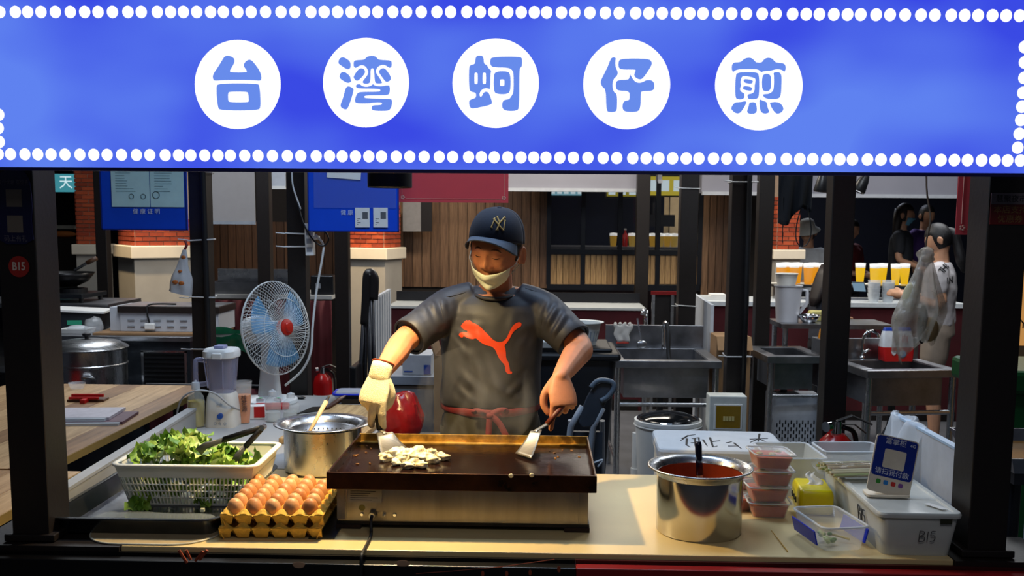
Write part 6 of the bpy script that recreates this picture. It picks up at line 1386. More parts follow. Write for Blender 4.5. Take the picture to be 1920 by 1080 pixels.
obj('seat', MB().hexa([(Tc(1075, 810).x-.02, .02, .38), (Tc(1130, 810).x, .02, .38), (Tc(1130, 810).x, .06, .38), (Tc(1075, 810).x-.02, .06, .38), (Tc(1080, 810).x-.02, .01, .72), (Tc(1130, 810).x, .01, .72), (Tc(1130, 810).x, .04, .72), (Tc(1080, 810).x-.02, .04, .72)]), MATS['black chair plastic'], fcx)
obj('armrest', MB().tube(smooth_path([Tc(1112, 868), Tc(1130, 862), Tc(1121, 875)], 4), (.006, .004), 6), FROST, fcx)
# ================================================================== sinks
def tap(r, x, y, z, rot=0., s=1., m=None):
    M = Matrix.Translation((x, y, z)) @ Matrix.Rotation(rot, 4, 'Z') @ Matrix.Scale(s, 4)
    t = obj('tap', MB(M).tube(smooth_path([(0, 0, 0), (0, 0, .14), (.01, -.01, .19), (.045, -.035, .215), (.08, -.06, .19), (.085, -.065, .165)], 5), .011, 10).cyl((0, 0, 0), (0, 0, .03), .02), m or CHROME, r, smooth=True)
    obj('tap_lever', MB(M).tube([(0, 0, .05), (.03, -.02, .075), (.05, -.03, .07)], [.012, .009, .006], 8), CHROME, t, smooth=True)
def sink(loc, w, d, z, label, rz=0., bd_=.24, back=.15, legs=True):
    r = thing('sink_unit', label, 'sink', loc, rz, 'stainless sink units')
    b = .07
    obj('rim', MB().box(0, w, -.0, b, z-.045, z).box(0, b, b, d-b, z-.045, z).box(w-b, w, b, d-b, z-.045, z).box(0, w, d-b, d, z-.045, z), STEELW, r, bevel=.004)
    obj('basin', MB().tray(b, w-b, b, d-b, z-bd_, z-.006, .004), STEELW, r)
    if back: obj('splashback', MB().box(0, w, d-.012, d, z, z+back), STEELW, r, bevel=.003)
    for x in (.03, w-.03):
        for y in (.03, d-.03): obj('leg', MB().cyl((x, y, 0), (x, y, z-.045), .019, n=14), STEEL, r, smooth='a')
    obj('stretcher', MB().cyl((.03, .03, z-bd_-.035), (w-.03, .03, z-bd_-.035), .014), STEEL, r, smooth='a'); obj('stretcher', MB().cyl((.03, .03, .16), (.03, d-.03, .16), .012).cyl((w-.03, .03, .16), (w-.03, d-.03, .16), .012), STEEL, r, smooth='a')
    obj('drain_pipe', MB().tube(smooth_path([(w/2, d/2, z-bd_), (w/2, d/2, z-bd_-.15), (w/2-.06, d/2, z-bd_-.28), (w/2-.1, d/2, .02)], 5), .022, 10), mat('grey hose', '3a3c40', .5), r, smooth=True)
    return r
s1 = sink((.452, 6.03, 0), .66, .68, .8, 'stainless sink with glove on its splashback right of the cook', rad(.6))
obj('tap_pillar', MB().tube(smooth_path([(.38, .6, .8), (.38, .6, .93), (.385, .57, .98), (.39, .53, .97)], 5), .012, 10), CHROME, s1, smooth=True)
obj('hose', MB().tube(smooth_path([(.39, .53, .98), (.40, .5, .9), (.4, .47, .78), (.42, .42, .66)], 5), .014, 10), RUBBER, s1, smooth=True)
gv = W(1168, 602, 6.66); g1 = thing('work_glove', 'white cotton glove with red cuff draped on the sink splashback', 'glove', (gv.x, 6.685, .95))
def glv(u, v): return ((u-.5)*(.13-.05*v)+.008*sin(v*8), -.018-.006*sin(u*9), .004-.115*v+.006*sin(u*14)*(1-v))
obj('glove_body', MB().grid(glv, 12, 8), mat('white knit', 'b9b7b2', .9, bump=.2, bscale=200), g1, smooth=True, solid=.008); obj('cuff', MB().cb((0, -.02, -.118), (.085, .014, .014)), mat('red knit', 'a03a30', .9), g1, bevel=.004)
for k in range(4): obj('finger', MB().tube([(-.05+.03*k, -.012, .002), (-.048+.032*k, .0, .012), (-.048+.034*k, .012, -.03)], .011, 8), MATS['white knit'], g1, smooth=True)
lad = thing('ladle', 'steel ladle resting against the sink splashback', 'ladle', (W(1205, 645, 6.55).x, 6.6, .8)); obj('bowl', MB().ell((0, 0, .03), (.035, .012, .028)), STEEL, lad, smooth=True); obj('handle', MB().tube([(0, 0, .04), (-.03, .04, .2)], .006, 8), STEEL, lad)
tpx = W(1212, 588, 6.9); tp2 = thing('tall_tap', 'tall chrome tap standing behind the sink splashback', 'tap', (tpx.x, 6.92, 0)); obj('riser', MB().tube(smooth_path([(0, 0, 0), (0, 0, .95), (0, 0, 1.0), (-.02, -.02, 1.03), (-.03, -.03, 1.0)], 4), .014, 10), CHROME, tp2, smooth=True); obj('valve', MB().cyl((-.03, 0, .9), (.03, 0, .9), .016), CHROME, tp2)
# bucket under the sink, drain pipe
bq = W(1255, 800, 5.55); bk3 = thing('lidded_bucket', 'white bucket with dark shiny lid in front of the sink', 'bucket', (bq.x-.005, 5.58, 0)); zb3 = W(1255, 788, 5.55).z
obj('bucket', MB().lathe([(.0001, 0), (.15, 0), (.185, zb3-.02), (.19, zb3-.02), (.19, zb3), (.0001, zb3)], 36), WHITEP, bk3, smooth='a'); obj('lid', MB().lathe([(.0001, zb3+.045), (.05, zb3+.04), (.12, zb3+.028), (.165, zb3+.008), (.17, zb3+.001)], 36), mat('dark glass lid', '16181b', .12, .3), bk3, smooth=True); obj('lid_rim', MB().tube([(.17*cos(2*pi*k/36), .17*sin(2*pi*k/36), zb3+.004) for k in range(36)], .007, 6, closed=True), CHROME, bk3); obj('bucket_rim', MB().tube([(.188*cos(2*pi*k/36), .188*sin(2*pi*k/36), zb3-.03) for k in range(36)], .006, 6, closed=True), WHITEP, bk3)
dp = W(1196, 880, 5.6); pp = thing('drain_pipe', 'white plastic drain pipe under the sink', 'pipe', (W(1195, 850, 5.95).x, 6.0, 0)); obj('riser', MB().cyl((0, 0, .03), (0, 0, .36), .028, n=16).cyl((0, 0, .1), (0, 0, .14), .034, n=16), WHITEP, pp, smooth='a'); obj('elbow', MB().tube(smooth_path([(0, 0, .06), (-.03, 0, .035), (-.14, 0, .035)], 5), .028, 12), WHITEP, pp, smooth=True)
# breaker box on the cabled post
bb = W(1376, 775, 5.3); bb1 = thing('breaker_box', 'white breaker box with amber window below the cabled post', 'breaker box', (bb.x, 5.45, 0)); z0_, z1_ = W(1376, 812, 5.45).z, W(1376, 743, 5.45).z
obj('enclosure', MB().box(-.105, .1, 0, .12, z0_, z1_), mat('ivory enclosure', 'c4c6be', .45), bb1, bevel=.006)
obj('window_frame', MB().box(-.08, .075, -.006, 0, z0_+.02, z1_-.045), WHITEP, bb1, bevel=.002); obj('amber_window', MB().box(-.07, .065, -.009, -.005, z0_+.03, z1_-.053), mat('amber window', '8a6a18', .2), bb1)
for k in range(4): obj('breaker_switch', MB().box(-.03+k*.016, -.018+k*.016, -.0125, -.008, z0_+.07, z0_+.095), mat('cream switch', 'c9b878', .5), bb1)
obj('support_leg', MB().box(-.02, .02, .03, .09, 0, z0_), BLACKST, bb1)
# right-hand pair of sinks
s2 = sink((1.885, 5.72, 0), .57, .5, .8, 'stainless sink with curved chrome tap at the right', rad(8), .22, .13); tap(s2, .18, .44, .8, .3, .85)
a_ = W(1432, 640, 6.0); s3 = sink((W(1437, 640, 6.2).x, 6.15, 0), .38, .52, .82, 'second stainless sink left of the wide post', rad(4), .22, .0); obj('side_panel', MB().box(.34, .38, -.1, .2, .62, .92), STEELW, s3, bevel=.004)
dt = W(1688, 648, 6.1); db = thing('detergent_bag', 'red and white detergent bag with blue top beside the tap', 'bag', (dt.x, 6.17, .801), rad(6))
def pouch(k0, k1, m, nm):
    R = []
    for i in range(7):
        t = k0+(k1-k0)*i/6; w = .09+.012*sin(t*pi)-.006*t; d = .045*(1-t)**.6+.006
        R.append([(x, y, .205*t) for x, y in rrect(-w, w, -d, d, min(.012, d*.9), 3)])
    obj(nm, MB().loft(R), m, db, smooth='a')
pouch(0, .42, mat('red pouch film', 'b01a1a', .3), 'pouch_bottom'); pouch(.42, .9, mat('white pouch film', 'c9ccd0', .3), 'pouch_top'); pouch(.9, 1, mat('blue pouch film', '1c3c9a', .3), 'pouch_seal')
text('立白', .05, mat('red pouch print', 'c01818', .5), db, (.01, -.038, .135), (rad(-6), 0, 0)); obj('round_mark', MB().ell((.02, -.05, .045), (.024, .003, .022)), mat('pale blue mark', '9ab8d8', .5), db, smooth=True); text('♥', .03, mat('white pouch print', 'd8d8d8', .5), db, (-.035, -.05, .05))
# white perforated box under the second sink
pb = W(1500, 745, 6.2); pb1 = thing('perforated_box', 'white perforated appliance under the second sink', 'appliance', (W(1500, 745, 6.25).x, 6.3, 0)); obj('case', MB().box(-.16, .15, 0, .2, .03, .55), mat('white appliance', 'b4b8bd', .45), pb1, bevel=.006); hm = MB()
for i in range(14):
    for j in range(6): hm.box(-.13+i*.018, -.122+i*.018, -.002, .001, .12+j*.045+(i % 2)*.02, .145+j*.045+(i % 2)*.02)
obj('vent_slot', hm, BLKP, pb1); obj('foot', MB().box(-.15, -.1, .02, .18, 0, .03).box(.09, .14, .02, .18, 0, .03), BLKP, pb1)
# bottle, jug and pans on the bench behind
jb = W(1480, 607, 6.75); bn4 = thing('prep_bench', 'steel bench with white jug behind the second sink', 'bench', (jb.x-.06, 6.72, 0)); zj = jb.z
obj('bench_top', MB().box(0, .75, 0, .4, zj-.03, zj), STEELW, bn4)
for x in (.04, .7): obj('leg', MB().cyl((x, .05, 0), (x, .05, zj-.03), .018).cyl((x, .36, 0), (x, .36, zj-.03), .018), STEEL, bn4)
jg = thing('measuring_jug', 'translucent white measuring jug with handle on the bench', 'jug', (W(1479, 607, 6.85).x, 6.9, zj+.0005)); obj('jug_body', MB().lathe([(.0001, 0), (.075, 0), (.092, .24), (.098, .245), (.098, .25), (.089, .245), (.072, .004), (.0001, .004)], 32), mat('milky jug plastic', 'c2c4cc', .35, var=.03, alpha=.85), jg, smooth='a'); obj('handle', MB().tube([(.085, 0, .22), (.125, -.01, .215), (.13, -.01, .13), (.08, 0, .06)], (.008, .012), 8), MATS['milky jug plastic'], jg, smooth=True)
jt = thing('white_tub', 'white tub standing inside the mouth of the jug', 'tub', (W(1474, 540, 6.9).x, 6.9, zj+.251)); obj('tub', MB().lathe([(.0001, 0), (.06, 0), (.075, .08), (.077, .08), (.0755, .077), (.059, .004), (.0001, .004)], 24), WHITEP, jt, smooth='a'); obj('tub_rim', MB().tube([(.077*cos(2*pi*k/24), .077*sin(2*pi*k/24), .08) for k in range(24)], .003, 5, closed=True), WHITEP, jt)
sb_ = W(1545, 640, 6.2); yb = thing('dish_soap', 'orange and yellow dish soap bottle left of the wide post', 'bottle', (W(1545, 640, 6.3).x, 6.3, .821)); obj('bottle', MB().loft([[(x, y, z) for x, y in rrect(-w, w, -.025, .025, .02, 3)] for z, w in ((0, .036), (.1, .038), (.15, .03), (.17, .014))]), mat('amber soap', 'c07a14', .25), yb, smooth='a'); obj('cap', MB().cyl((0, 0, .17), (0, 0, .2), .012), mat('yellow cap', 'c9b41c', .4), yb)
bwl = thing('mixing_bowl', 'shiny steel bowl beside the jug', 'bowl', (W(1520, 612, 6.8).x, 6.85, zj+.001)); obj('bowl', MB().lathe([(.0001, 0), (.04, 0), (.075, .05), (.078, .05), (.042, -.0005)], 28), CHROME, bwl, smooth=True); obj('bowl_rim', MB().tube([(.077*cos(2*pi*k/28), .077*sin(2*pi*k/28), .05) for k in range(28)], .003, 5, closed=True), CHROME, bwl)
yp = solo('yellow_pack', pillow(.16, .1, .07), mat('yellow noodle pack', 'b8b06a', .5, var=.2), 'pale yellow packet lying behind the steel bowl', 'packet', loc=(W(1540, 612, 6.95).x, 6.98, zj+.001), bevel=.006)
cbb = thing('cardboard_box', 'brown cardboard box beside the cabled post', 'box', (W(1388, 700, 6.35).x-.035, 6.36, 0)); zx = W(1388, 632, 6.35).z; obj('box_body', MB().box(-.12, .1, 0, .28, 0, zx), CARD, cbb, bevel=.004); obj('flap', MB().hexa([(-.12, 0, zx), (.1, 0, zx), (.1, .01, zx), (-.12, .01, zx), (-.12, -.06, zx-.08), (.1, -.06, zx-.08), (.1, -.05, zx-.08), (-.12, -.05, zx-.08)]), CARD, cbb)
# ================================================================== drinks counter on the right
d0 = W(1312, 572, 8.3); d1 = W(1812, 577, 8.3); dc = thing('drinks_counter', 'maroon drinks counter with white edge and lit cups', 'counter', (d0.x, 8.3, 0)); Ld = d1.x-d0.x; zd = W(1650, 568, 8.3).z
obj('counter_top', MB().box(0, Ld, -.03, .6, zd-.035, zd), mat('white counter edge', 'c9ced0', .4), dc); obj('counter_front', MB().box(.02, Ld-.02, 0, .58, 0, zd-.035), MAROON, dc); obj('plinth', MB().box(.04, Ld-.04, -.004, 0, 0, .08), BLACKDK, dc)
zs2 = W(1500, 534, 8.6).z; x0_ = W(1450, 534, 8.6).x-d0.x; x1_ = W(1722, 534, 8.6).x-d0.x
obj('cup_shelf', MB().box(x0_, x1_, .27, .52, zs2-.02, zs2), mat('dark glass shelf', '202428', .2), dc)
for x in (x0_+.03, (x0_+x1_)/2, x1_-.03): obj('shelf_leg', MB().cb((x, .34, (zd+zs2-.02)/2), (.02, .1, zs2-.02-zd)), STEEL, dc)
obj('light_strip', MB().box(x0_, x1_, .495, .52, zs2, zs2+.006), glow('cup light strip', 'fff6e0', 1.1), dc)
zc_ = W(1500, 493, 8.6).z-zs2
CUPM = mat('clear cup wall', 'f0f4f2', .15, var=0, alpha=.08)
DR = [glow('glowing orange drink', 'f2a312', 1.0), glow('glowing yellow drink', 'f5c518', 1.05), mat('orange drink', 'd98c12', .3)]
cup_me = MB().lathe([(.0001, 0), (.03, 0), (.045, zc_), (.047, zc_), (.0445, zc_-.002), (.029, .003), (.0001, .003)], 20).mesh('cup'); cup_me.shade_smooth()
jm = MB().lathe([(.0001, .004), (.0285, .004), (.041, zc_*.78), (.0001, zc_*.78)], 20).mesh('drink'); jm.shade_smooth()
jm2 = jm.copy(); ice = MB().lathe([(.0001, zc_*.78), (.041, zc_*.78), (.043, zc_*.97), (.0001, zc_*.99)], 20).mesh('foam'); ice.shade_smooth()
DRK = [glow('glowing orange juice', 'f09800', .9), glow('glowing lemon juice', 'f5c000', .95)]  # drinks emit by themselves, standing in for the strip's light through them
ICE = mat('glowing ice foam', 'f4f6f2', .5, emit=.5, ecol='ffffff')  # foam emits too, its brightness put into the material
cups = [(1466, 0, 'far left'), (1479, 0, 'second'), (1490, 0, 'third'), (1500, 0, 'fourth'), (1517, 0, 'fifth'), (1531, 0, 'sixth'), (1546, 1, 'seventh'), (1620, 1, 'left'), (1642, 1, 'second'), (1662, 1, 'third'), (1682, 1, 'fourth'), (1705, 1, 'right')]
for k, (u, t, nm) in enumerate(cups):
    lab = ('orange' if t == 0 else 'yellow')+' drink cup on the lit shelf, '+nm+(' one left of the wide post' if u < 1580 else ' one right of the wide post')
    r = thing('drink_cup', lab, 'cup', (W(u, 534, 8.58).x+(.012 if k % 2 else 0), 8.625 if k % 2 == 0 else 8.735, zs2+.001), 0, 'cups of fruit drink on the lit shelf')
    obj('cup', cup_me, CUPM, r); obj('drink', jm if t == 0 else jm2, DRK[t], r); obj('ice_foam', ice, ICE, r)
for u, v, lb in ((1646, 566, 'stack of clear dome lids on the drinks counter'), (1673, 566, 'stack of clear empty cups on the drinks counter')):
    c = W(u, v, 8.25); r = thing('cup_stack', lb, 'cup stack', (c.x, 8.36, zd+.001), 0, 'stacks of empty cups')
    for k in range(6): obj('cup', MB().lathe([(.035, .0+k*.022), (.05, .075+k*.022), (.052, .075+k*.022), (.037, 0+k*.022)], 20), CLEAR if k % 2 else FROST, r, smooth='a')
for u, w_, lb in ((1640, .2, 'tall plastic sleeve standing before the cups'),):
    c = W(u, 560, 8.3); 
tv = thing('tablet_tray', 'pale tray with white packets on the drinks counter by the partition', 'tray', (W(1345, 560, 8.4).x, 8.5, zd+.001)); obj('tray', MB().tray(-.14, .14, -.1, .1, 0, .03, .004), WHITEP, tv); obj('packet', MB().box(-.05, .08, -.05, .06, .005, .05), PAPER, tv, bevel=.008)
dcl = area('cup_shelf_light', (W(1590, 500, 8.7).x, 8.9, zs2+.5), 1.3, .1, 1.5, (1, .93, .8), (0, 0, 0))
# clear plastic sleeve of cups right
# ================================================================== hanging bag, apron, spotlights
hs = W(1737, 478, 4.05); hbg = thing('shopping_bag', 'translucent plastic bag of paper rubbish hanging on a string', 'bag', hs)
BAGF = mat('translucent bag film', 'd4cab8', .18, var=.12, scale=9, alpha=.5, bump=.7, bscale=22, col2='a8987e')
def hbagf(u, v):
    a = 2*pi*u; k = .02+.085*min(1, v*1.5)**.9
    n = noise.noise(Vector((cos(a)*1.6+3, sin(a)*1.6, v*1.3)))*.05*v+.022*v*sin(a*5+v*2)+.01*v*sin(a*11)
    tail = 1-.35*max(0, v-.6)/.4
    return (cos(a)*(k+n)*1.0*tail-.035*v+.02*v*sin(a*3), sin(a)*(k*.55+n*.7)*tail, -.38*v+.05*v*cos(a+.6)-.02*sin(a*5)*v)
obj('bag', MB().grid(hbagf, 60, 24), BAGF, hbg, smooth='a', ang=50)
obj('bag_knot', MB().grid(lambda u, v: ((.03+.022*noise.noise(Vector((cos(6.28*u)*2, sin(6.28*u)*2, v*3))))*cos(6.28*u)*sin(pi*v)**.5, .03*sin(6.28*u)*sin(pi*v)**.5, .035-.07*v), 24, 10), BAGF, hbg, smooth='a')
s_ = W(1737, 326, 4.05)-hs; obj('string', MB().tube(smooth_path([(0, 0, 0), (-.004, 0, .05), (.008, 0, .15), s_, (s_.x, 0, 2.35-hs.z)], 6), .0035, 6), mat('jute string', '55483a', .9), hbg)
obj('paper_content', MB().ell((-.055, -.01, -.17), (.035, .02, .06)), mat('cream paper scrap', 'c9bf98', .8), hbg, smooth=True); obj('paper_content', MB().ell((.0, .0, -.28), (.02, .02, .08)), mat('dark scrap', '2e2822', .8), hbg, smooth=True); obj('paper_content', MB().ell((.03, .0, -.3), (.035, .025, .05)), mat('tan scrap', 'a58a5c', .8), hbg, smooth=True)
struct('trim_30', MB().box(1.2, 1.9, 4.03, 4.07, 2.35, 2.4), BLACKST)
# black apron hanging behind
ap_ = W(1490, 330, 5.2); apn = thing('hanging_apron', 'black apron with long straps hanging between the posts', 'apron', (ap_.x, 5.2, ap_.z)); APN = mat('black apron cloth', '121419', .9, var=.2, scale=20)
apy = [(1462, 318), (1530, 318), (1526, 350), (1516, 385), (1492, 402), (1466, 412)]
def apt(u, v): p = W(u, v, 5.2)-apn.location; return p
obj('apron_cloth', MB().grid(lambda u, v: (lambda p: (p.x, .02*sin(u*14+v*2)*(.4+v), p.z))(apt(1461+(1528-1461)*u-8*v*u, 300+v*(118-26*u+10*sin(u*7)))), 24, 12), APN, apn, smooth=True, solid=.004)
obj('strap', MB().tube(smooth_path([apt(1505, 380), apt(1494, 420), apt(1493, 450), apt(1503, 462), apt(1515, 455), apt(1521, 430), apt(1514, 385)], 5), (.012, .002), 6), APN, apn, smooth=True); obj('strap', MB().tube([apt(1468, 370), apt(1468, 410), apt(1467, 455)], (.006, .002), 6), APN, apn)
obj('hook', MB().cyl((0, 0, .05), (0, 0, 2.35-ap_.z), .006), BLACKST, apn); struct('trim_31', MB().box(1.1, 2.0, 5.17, 5.23, 2.35, 2.4), BLACKST)
def tracklight(u, v, Y, label, tilt):
    c = W(u, v, Y); r = thing('spotlight', label, 'spotlight', c, 0, 'black track spotlights'); M = Matrix.Rotation(rad(tilt), 4, 'Y')
    obj('head', MB(M).lathe([(.035, -.07), (.045, -.07), (.05, -.06), (.038, .02), (.025, .06), (.0001, .065)], 24), BLKP, r, smooth='a'); obj('lens', MB(M).lathe([(.0001, -.062), (.036, -.062)], 20), glow('spot lens', 'f0f4ff', 1.6), r)
    obj('arm', MB().cyl((0, 0, .04), (.0, 0, .09), .012).cyl((0, 0, .09), (0, 0, 3.3-c.z), .008), BLKP, r)
tracklight(1541, 342, 7.4, 'black track spotlight beside the hanging apron', 8); tracklight(1617, 343, 7.4, 'black track spotlight right of the wide post', 25)
# ================================================================== shop behind the glass
YS2 = 12.6
def lightbox(u0, u1, v0, v1, Y, c, label, n=4, s=.9):
    a = W(u0, v1, Y); b = W(u1, v0, Y); r = thing('light_box', label, 'light box', ((a.x+b.x)/2, Y, a.z)); w = b.x-a.x; h = b.z-a.z
    obj('lit_panel', MB().box(-w/2, w/2, 0, .05, 0, h), glow('lit panel '+c, c, s), r); obj('frame', MB().box(-w/2-.02, w/2+.02, .05, .08, -.02, h+.02), BLKP, r)
    for k in range(n): x = -w/2+w*(k+.5)/n; obj('pale_print', MB().box(x-w/n*.35, x+w/n*.32, -.004, 0, h*.22, h*.8), glow('pale lit print', 'cfe0e6', .9), r)
    obj('hanger', MB().cyl((-w*.4, .06, h), (-w*.4, .06, 3.3-a.z), .01).cyl((w*.4, .06, h), (w*.4, .06, 3.3-a.z), .01), BLKP, r)
lightbox(1210, 1284, 331, 366, YS2, 'b8a83a', 'yellow lit menu panel seen through the shop window', 3); lightbox(1138, 1196, 354, 368, YS2, 'a89c3c', 'dim yellow lit panel behind the fascia', 3, .6); lightbox(1030, 1094, 354, 366, YS2, '7fb4c4', 'pale teal lit panel behind the window left side', 5, .7)
ib = W(1250, 468, 12.2); i1 = thing('shop_counter', 'dark counter with lit jars inside the shop window', 'counter', (W(1150, 468, 12.2).x, 12.2, 0)); Li = 2.2
obj('counter_body', MB().box(-1.2, Li-.6, 0, .6, 0, ib.z), mat('dark plum counter', '2a0f18', .5), i1); obj('counter_top', MB().box(-1.22, Li-.58, -.02, .6, ib.z, ib.z+.03), mat('grey stone top', '6a6c72', .3), i1)
zi = ib.z+.031; jar = MB().lathe([(.0001, 0), (.035, 0), (.045, .13), (.0001, .13)], 14).mesh('jar')
for k, u in enumerate((1150, 1185, 1198, 1211, 1224, 1238, 1251, 1264)):
    r = thing('jar', 'lit jar of yellow drink inside the shop, number %s from the left' % ('first', 'second', 'third', 'fourth', 'fifth', 'sixth', 'seventh', 'eighth')[k], 'jar', (W(u, 450, 12.35).x, 12.35, zi), 0, 'lit jars behind the shop window'); r['label'] = 'lit jar on the shop counter behind the glass, %s from the left' % ('first', 'second', 'third', 'fourth', 'fifth', 'sixth', 'seventh', 'eighth')[k]
    obj('jar_body', jar.copy(), mat('jar drink %d' % (k % 2), ('b88a20', '9a8a50')[k % 2], .3, emit=.25, ecol='c8a040'), r); obj('jar_lid', MB().lathe([(.047, .13), (.047, .16), (.0001, .165)], 14), ICE, r)  # faint emission put into the jar drinks so they look lit
cw = thing('shop_wall_panel', 'cream wall panel glowing faintly inside the shop', 'panel', (W(1262, 430, 13.2).x, 13.2, 0)); obj('panel', MB().box(-.12, .12, 0, .05, 0, W(1262, 366, 13.2).z), mat('cream panel', 'cdb48a', .6, emit=.12), cw); obj('panel_rib', MB().box(-.06, -.05, -.02, 0, 0, W(1262, 366, 13.2).z), BLACKDK, cw)  # panel is no lamp; a little emission stands in for light on it
hd_ = thing('range_hood', 'dark hood above the jars inside the shop', 'hood', (W(1235, 425, 12.4).x, 12.8, 0)); zh = W(1235, 425, 12.4).z; obj('hood', MB().box(-.2, .25, 0, .3, zh, zh+.15), BLACKST, hd_); obj('duct', MB().cyl((0, .15, zh+.15), (0, .15, 3.3), .06), BLACKST, hd_)
rbx = thing('red_bottle', 'red bottle on the shop counter behind the glass', 'bottle', (W(1172, 450, 12.3).x, 12.3, zi)); obj('bottle', MB().lathe([(.0001, 0), (.03, 0), (.03, .14), (.012, .17), (.012, .2), (.0001, .2)], 14), REDP, rbx, smooth='a'); obj('cap', MB().cyl((0, 0, .2), (0, 0, .22), .014), WHITEP, rbx)
area('shop_ceiling_light', (W(1200, 400, 12.6).x, 12.4, 3.1), 1.5, .5, 25, (1, .9, .75))
# ================================================================== neighbouring stall at the right edge
gbn = thing('wheelie_bin', 'green wheelie bin at the right frame edge', 'bin', (W(1950, 760, 4.2).x+.05, 4.35, 0)); zg2 = W(1915, 690, 4.2).z
obj('bin_body', MB().loft([[(x, y, z) for x, y in rrect(-w, w, -.22, .22, .03, 3)] for z, w in ((.05, .2), (zg2-.1, .25))]), mat('green bin plastic', '0b4a20', .35, var=.15), gbn, smooth='a'); obj('bin_lid', MB().box(-.27, .27, -.25, .25, zg2-.1, zg2), MATS['green bin plastic'], gbn, bevel=.02); obj('wheel', MB().cyl((-.2, .2, .06), (-.15, .2, .06), .06).cyl((.15, .2, .06), (.2, .2, .06), .06), BLKP, gbn)
lw = thing('lit_menu_panel', 'warm orange lit panel with faint letters at the right edge', 'light box', (W(1925, 580, 5.2).x, 5.2, 0)); zl0, zl1 = W(1915, 648, 5.2).z, W(1915, 495, 5.2).z
obj('lit_panel', MB().box(-.045, .5, 0, .04, zl0, zl1), glow('warm panel light', 'c08a4c', .9), lw); obj('stand', MB().box(-.04, .5, .0, .04, 0, zl0-.001), CARD, lw); text('O', .07, INK, lw, (-.02, -.004, W(1912, 545, 5.2).z), align='LEFT'); text('YM', .07, INK, lw, (-.035, -.004, W(1912, 608, 5.2).z), align='LEFT')
wpn = thing('stall_partition', 'pale grey panel of the neighbouring stall at the lower right', 'panel', (W(1893, 1000, 2.85).x, 2.75, 0)); obj('panel', MB().box(.0, .5, 0, .02, .3, W(1900, 880, 2.75).z), mat('pale grey panel', '8b93a0', .5), wpn); obj('foot', MB().box(0, .5, -.05, .1, 0, .3), BLACKST, wpn)
ntr = thing('steel_tray', 'steel tray with food rests at the lower right edge', 'tray', (W(1935, 868, 3.0).x+.05, 3.1, W(1900, 885, 3.0).z)); obj('tray', MB().tray(-.11, .3, -.12, .3, 0, .05, .004, .02), STEELW, ntr); obj('oil', MB().box(-.1, .29, -.11, .29, .005, .012), mat('brown oil', '6a4a22', .2), ntr); obj('stand', MB().box(-.1, .3, -.1, .3, -.04, 0).cyl((-.05, 0, -W(1900, 885, 3.0).z), (-.05, 0, -.04), .02).cyl((.25, 0, -W(1900, 885, 3.0).z), (.25, 0, -.04), .02), BLACKST, ntr)
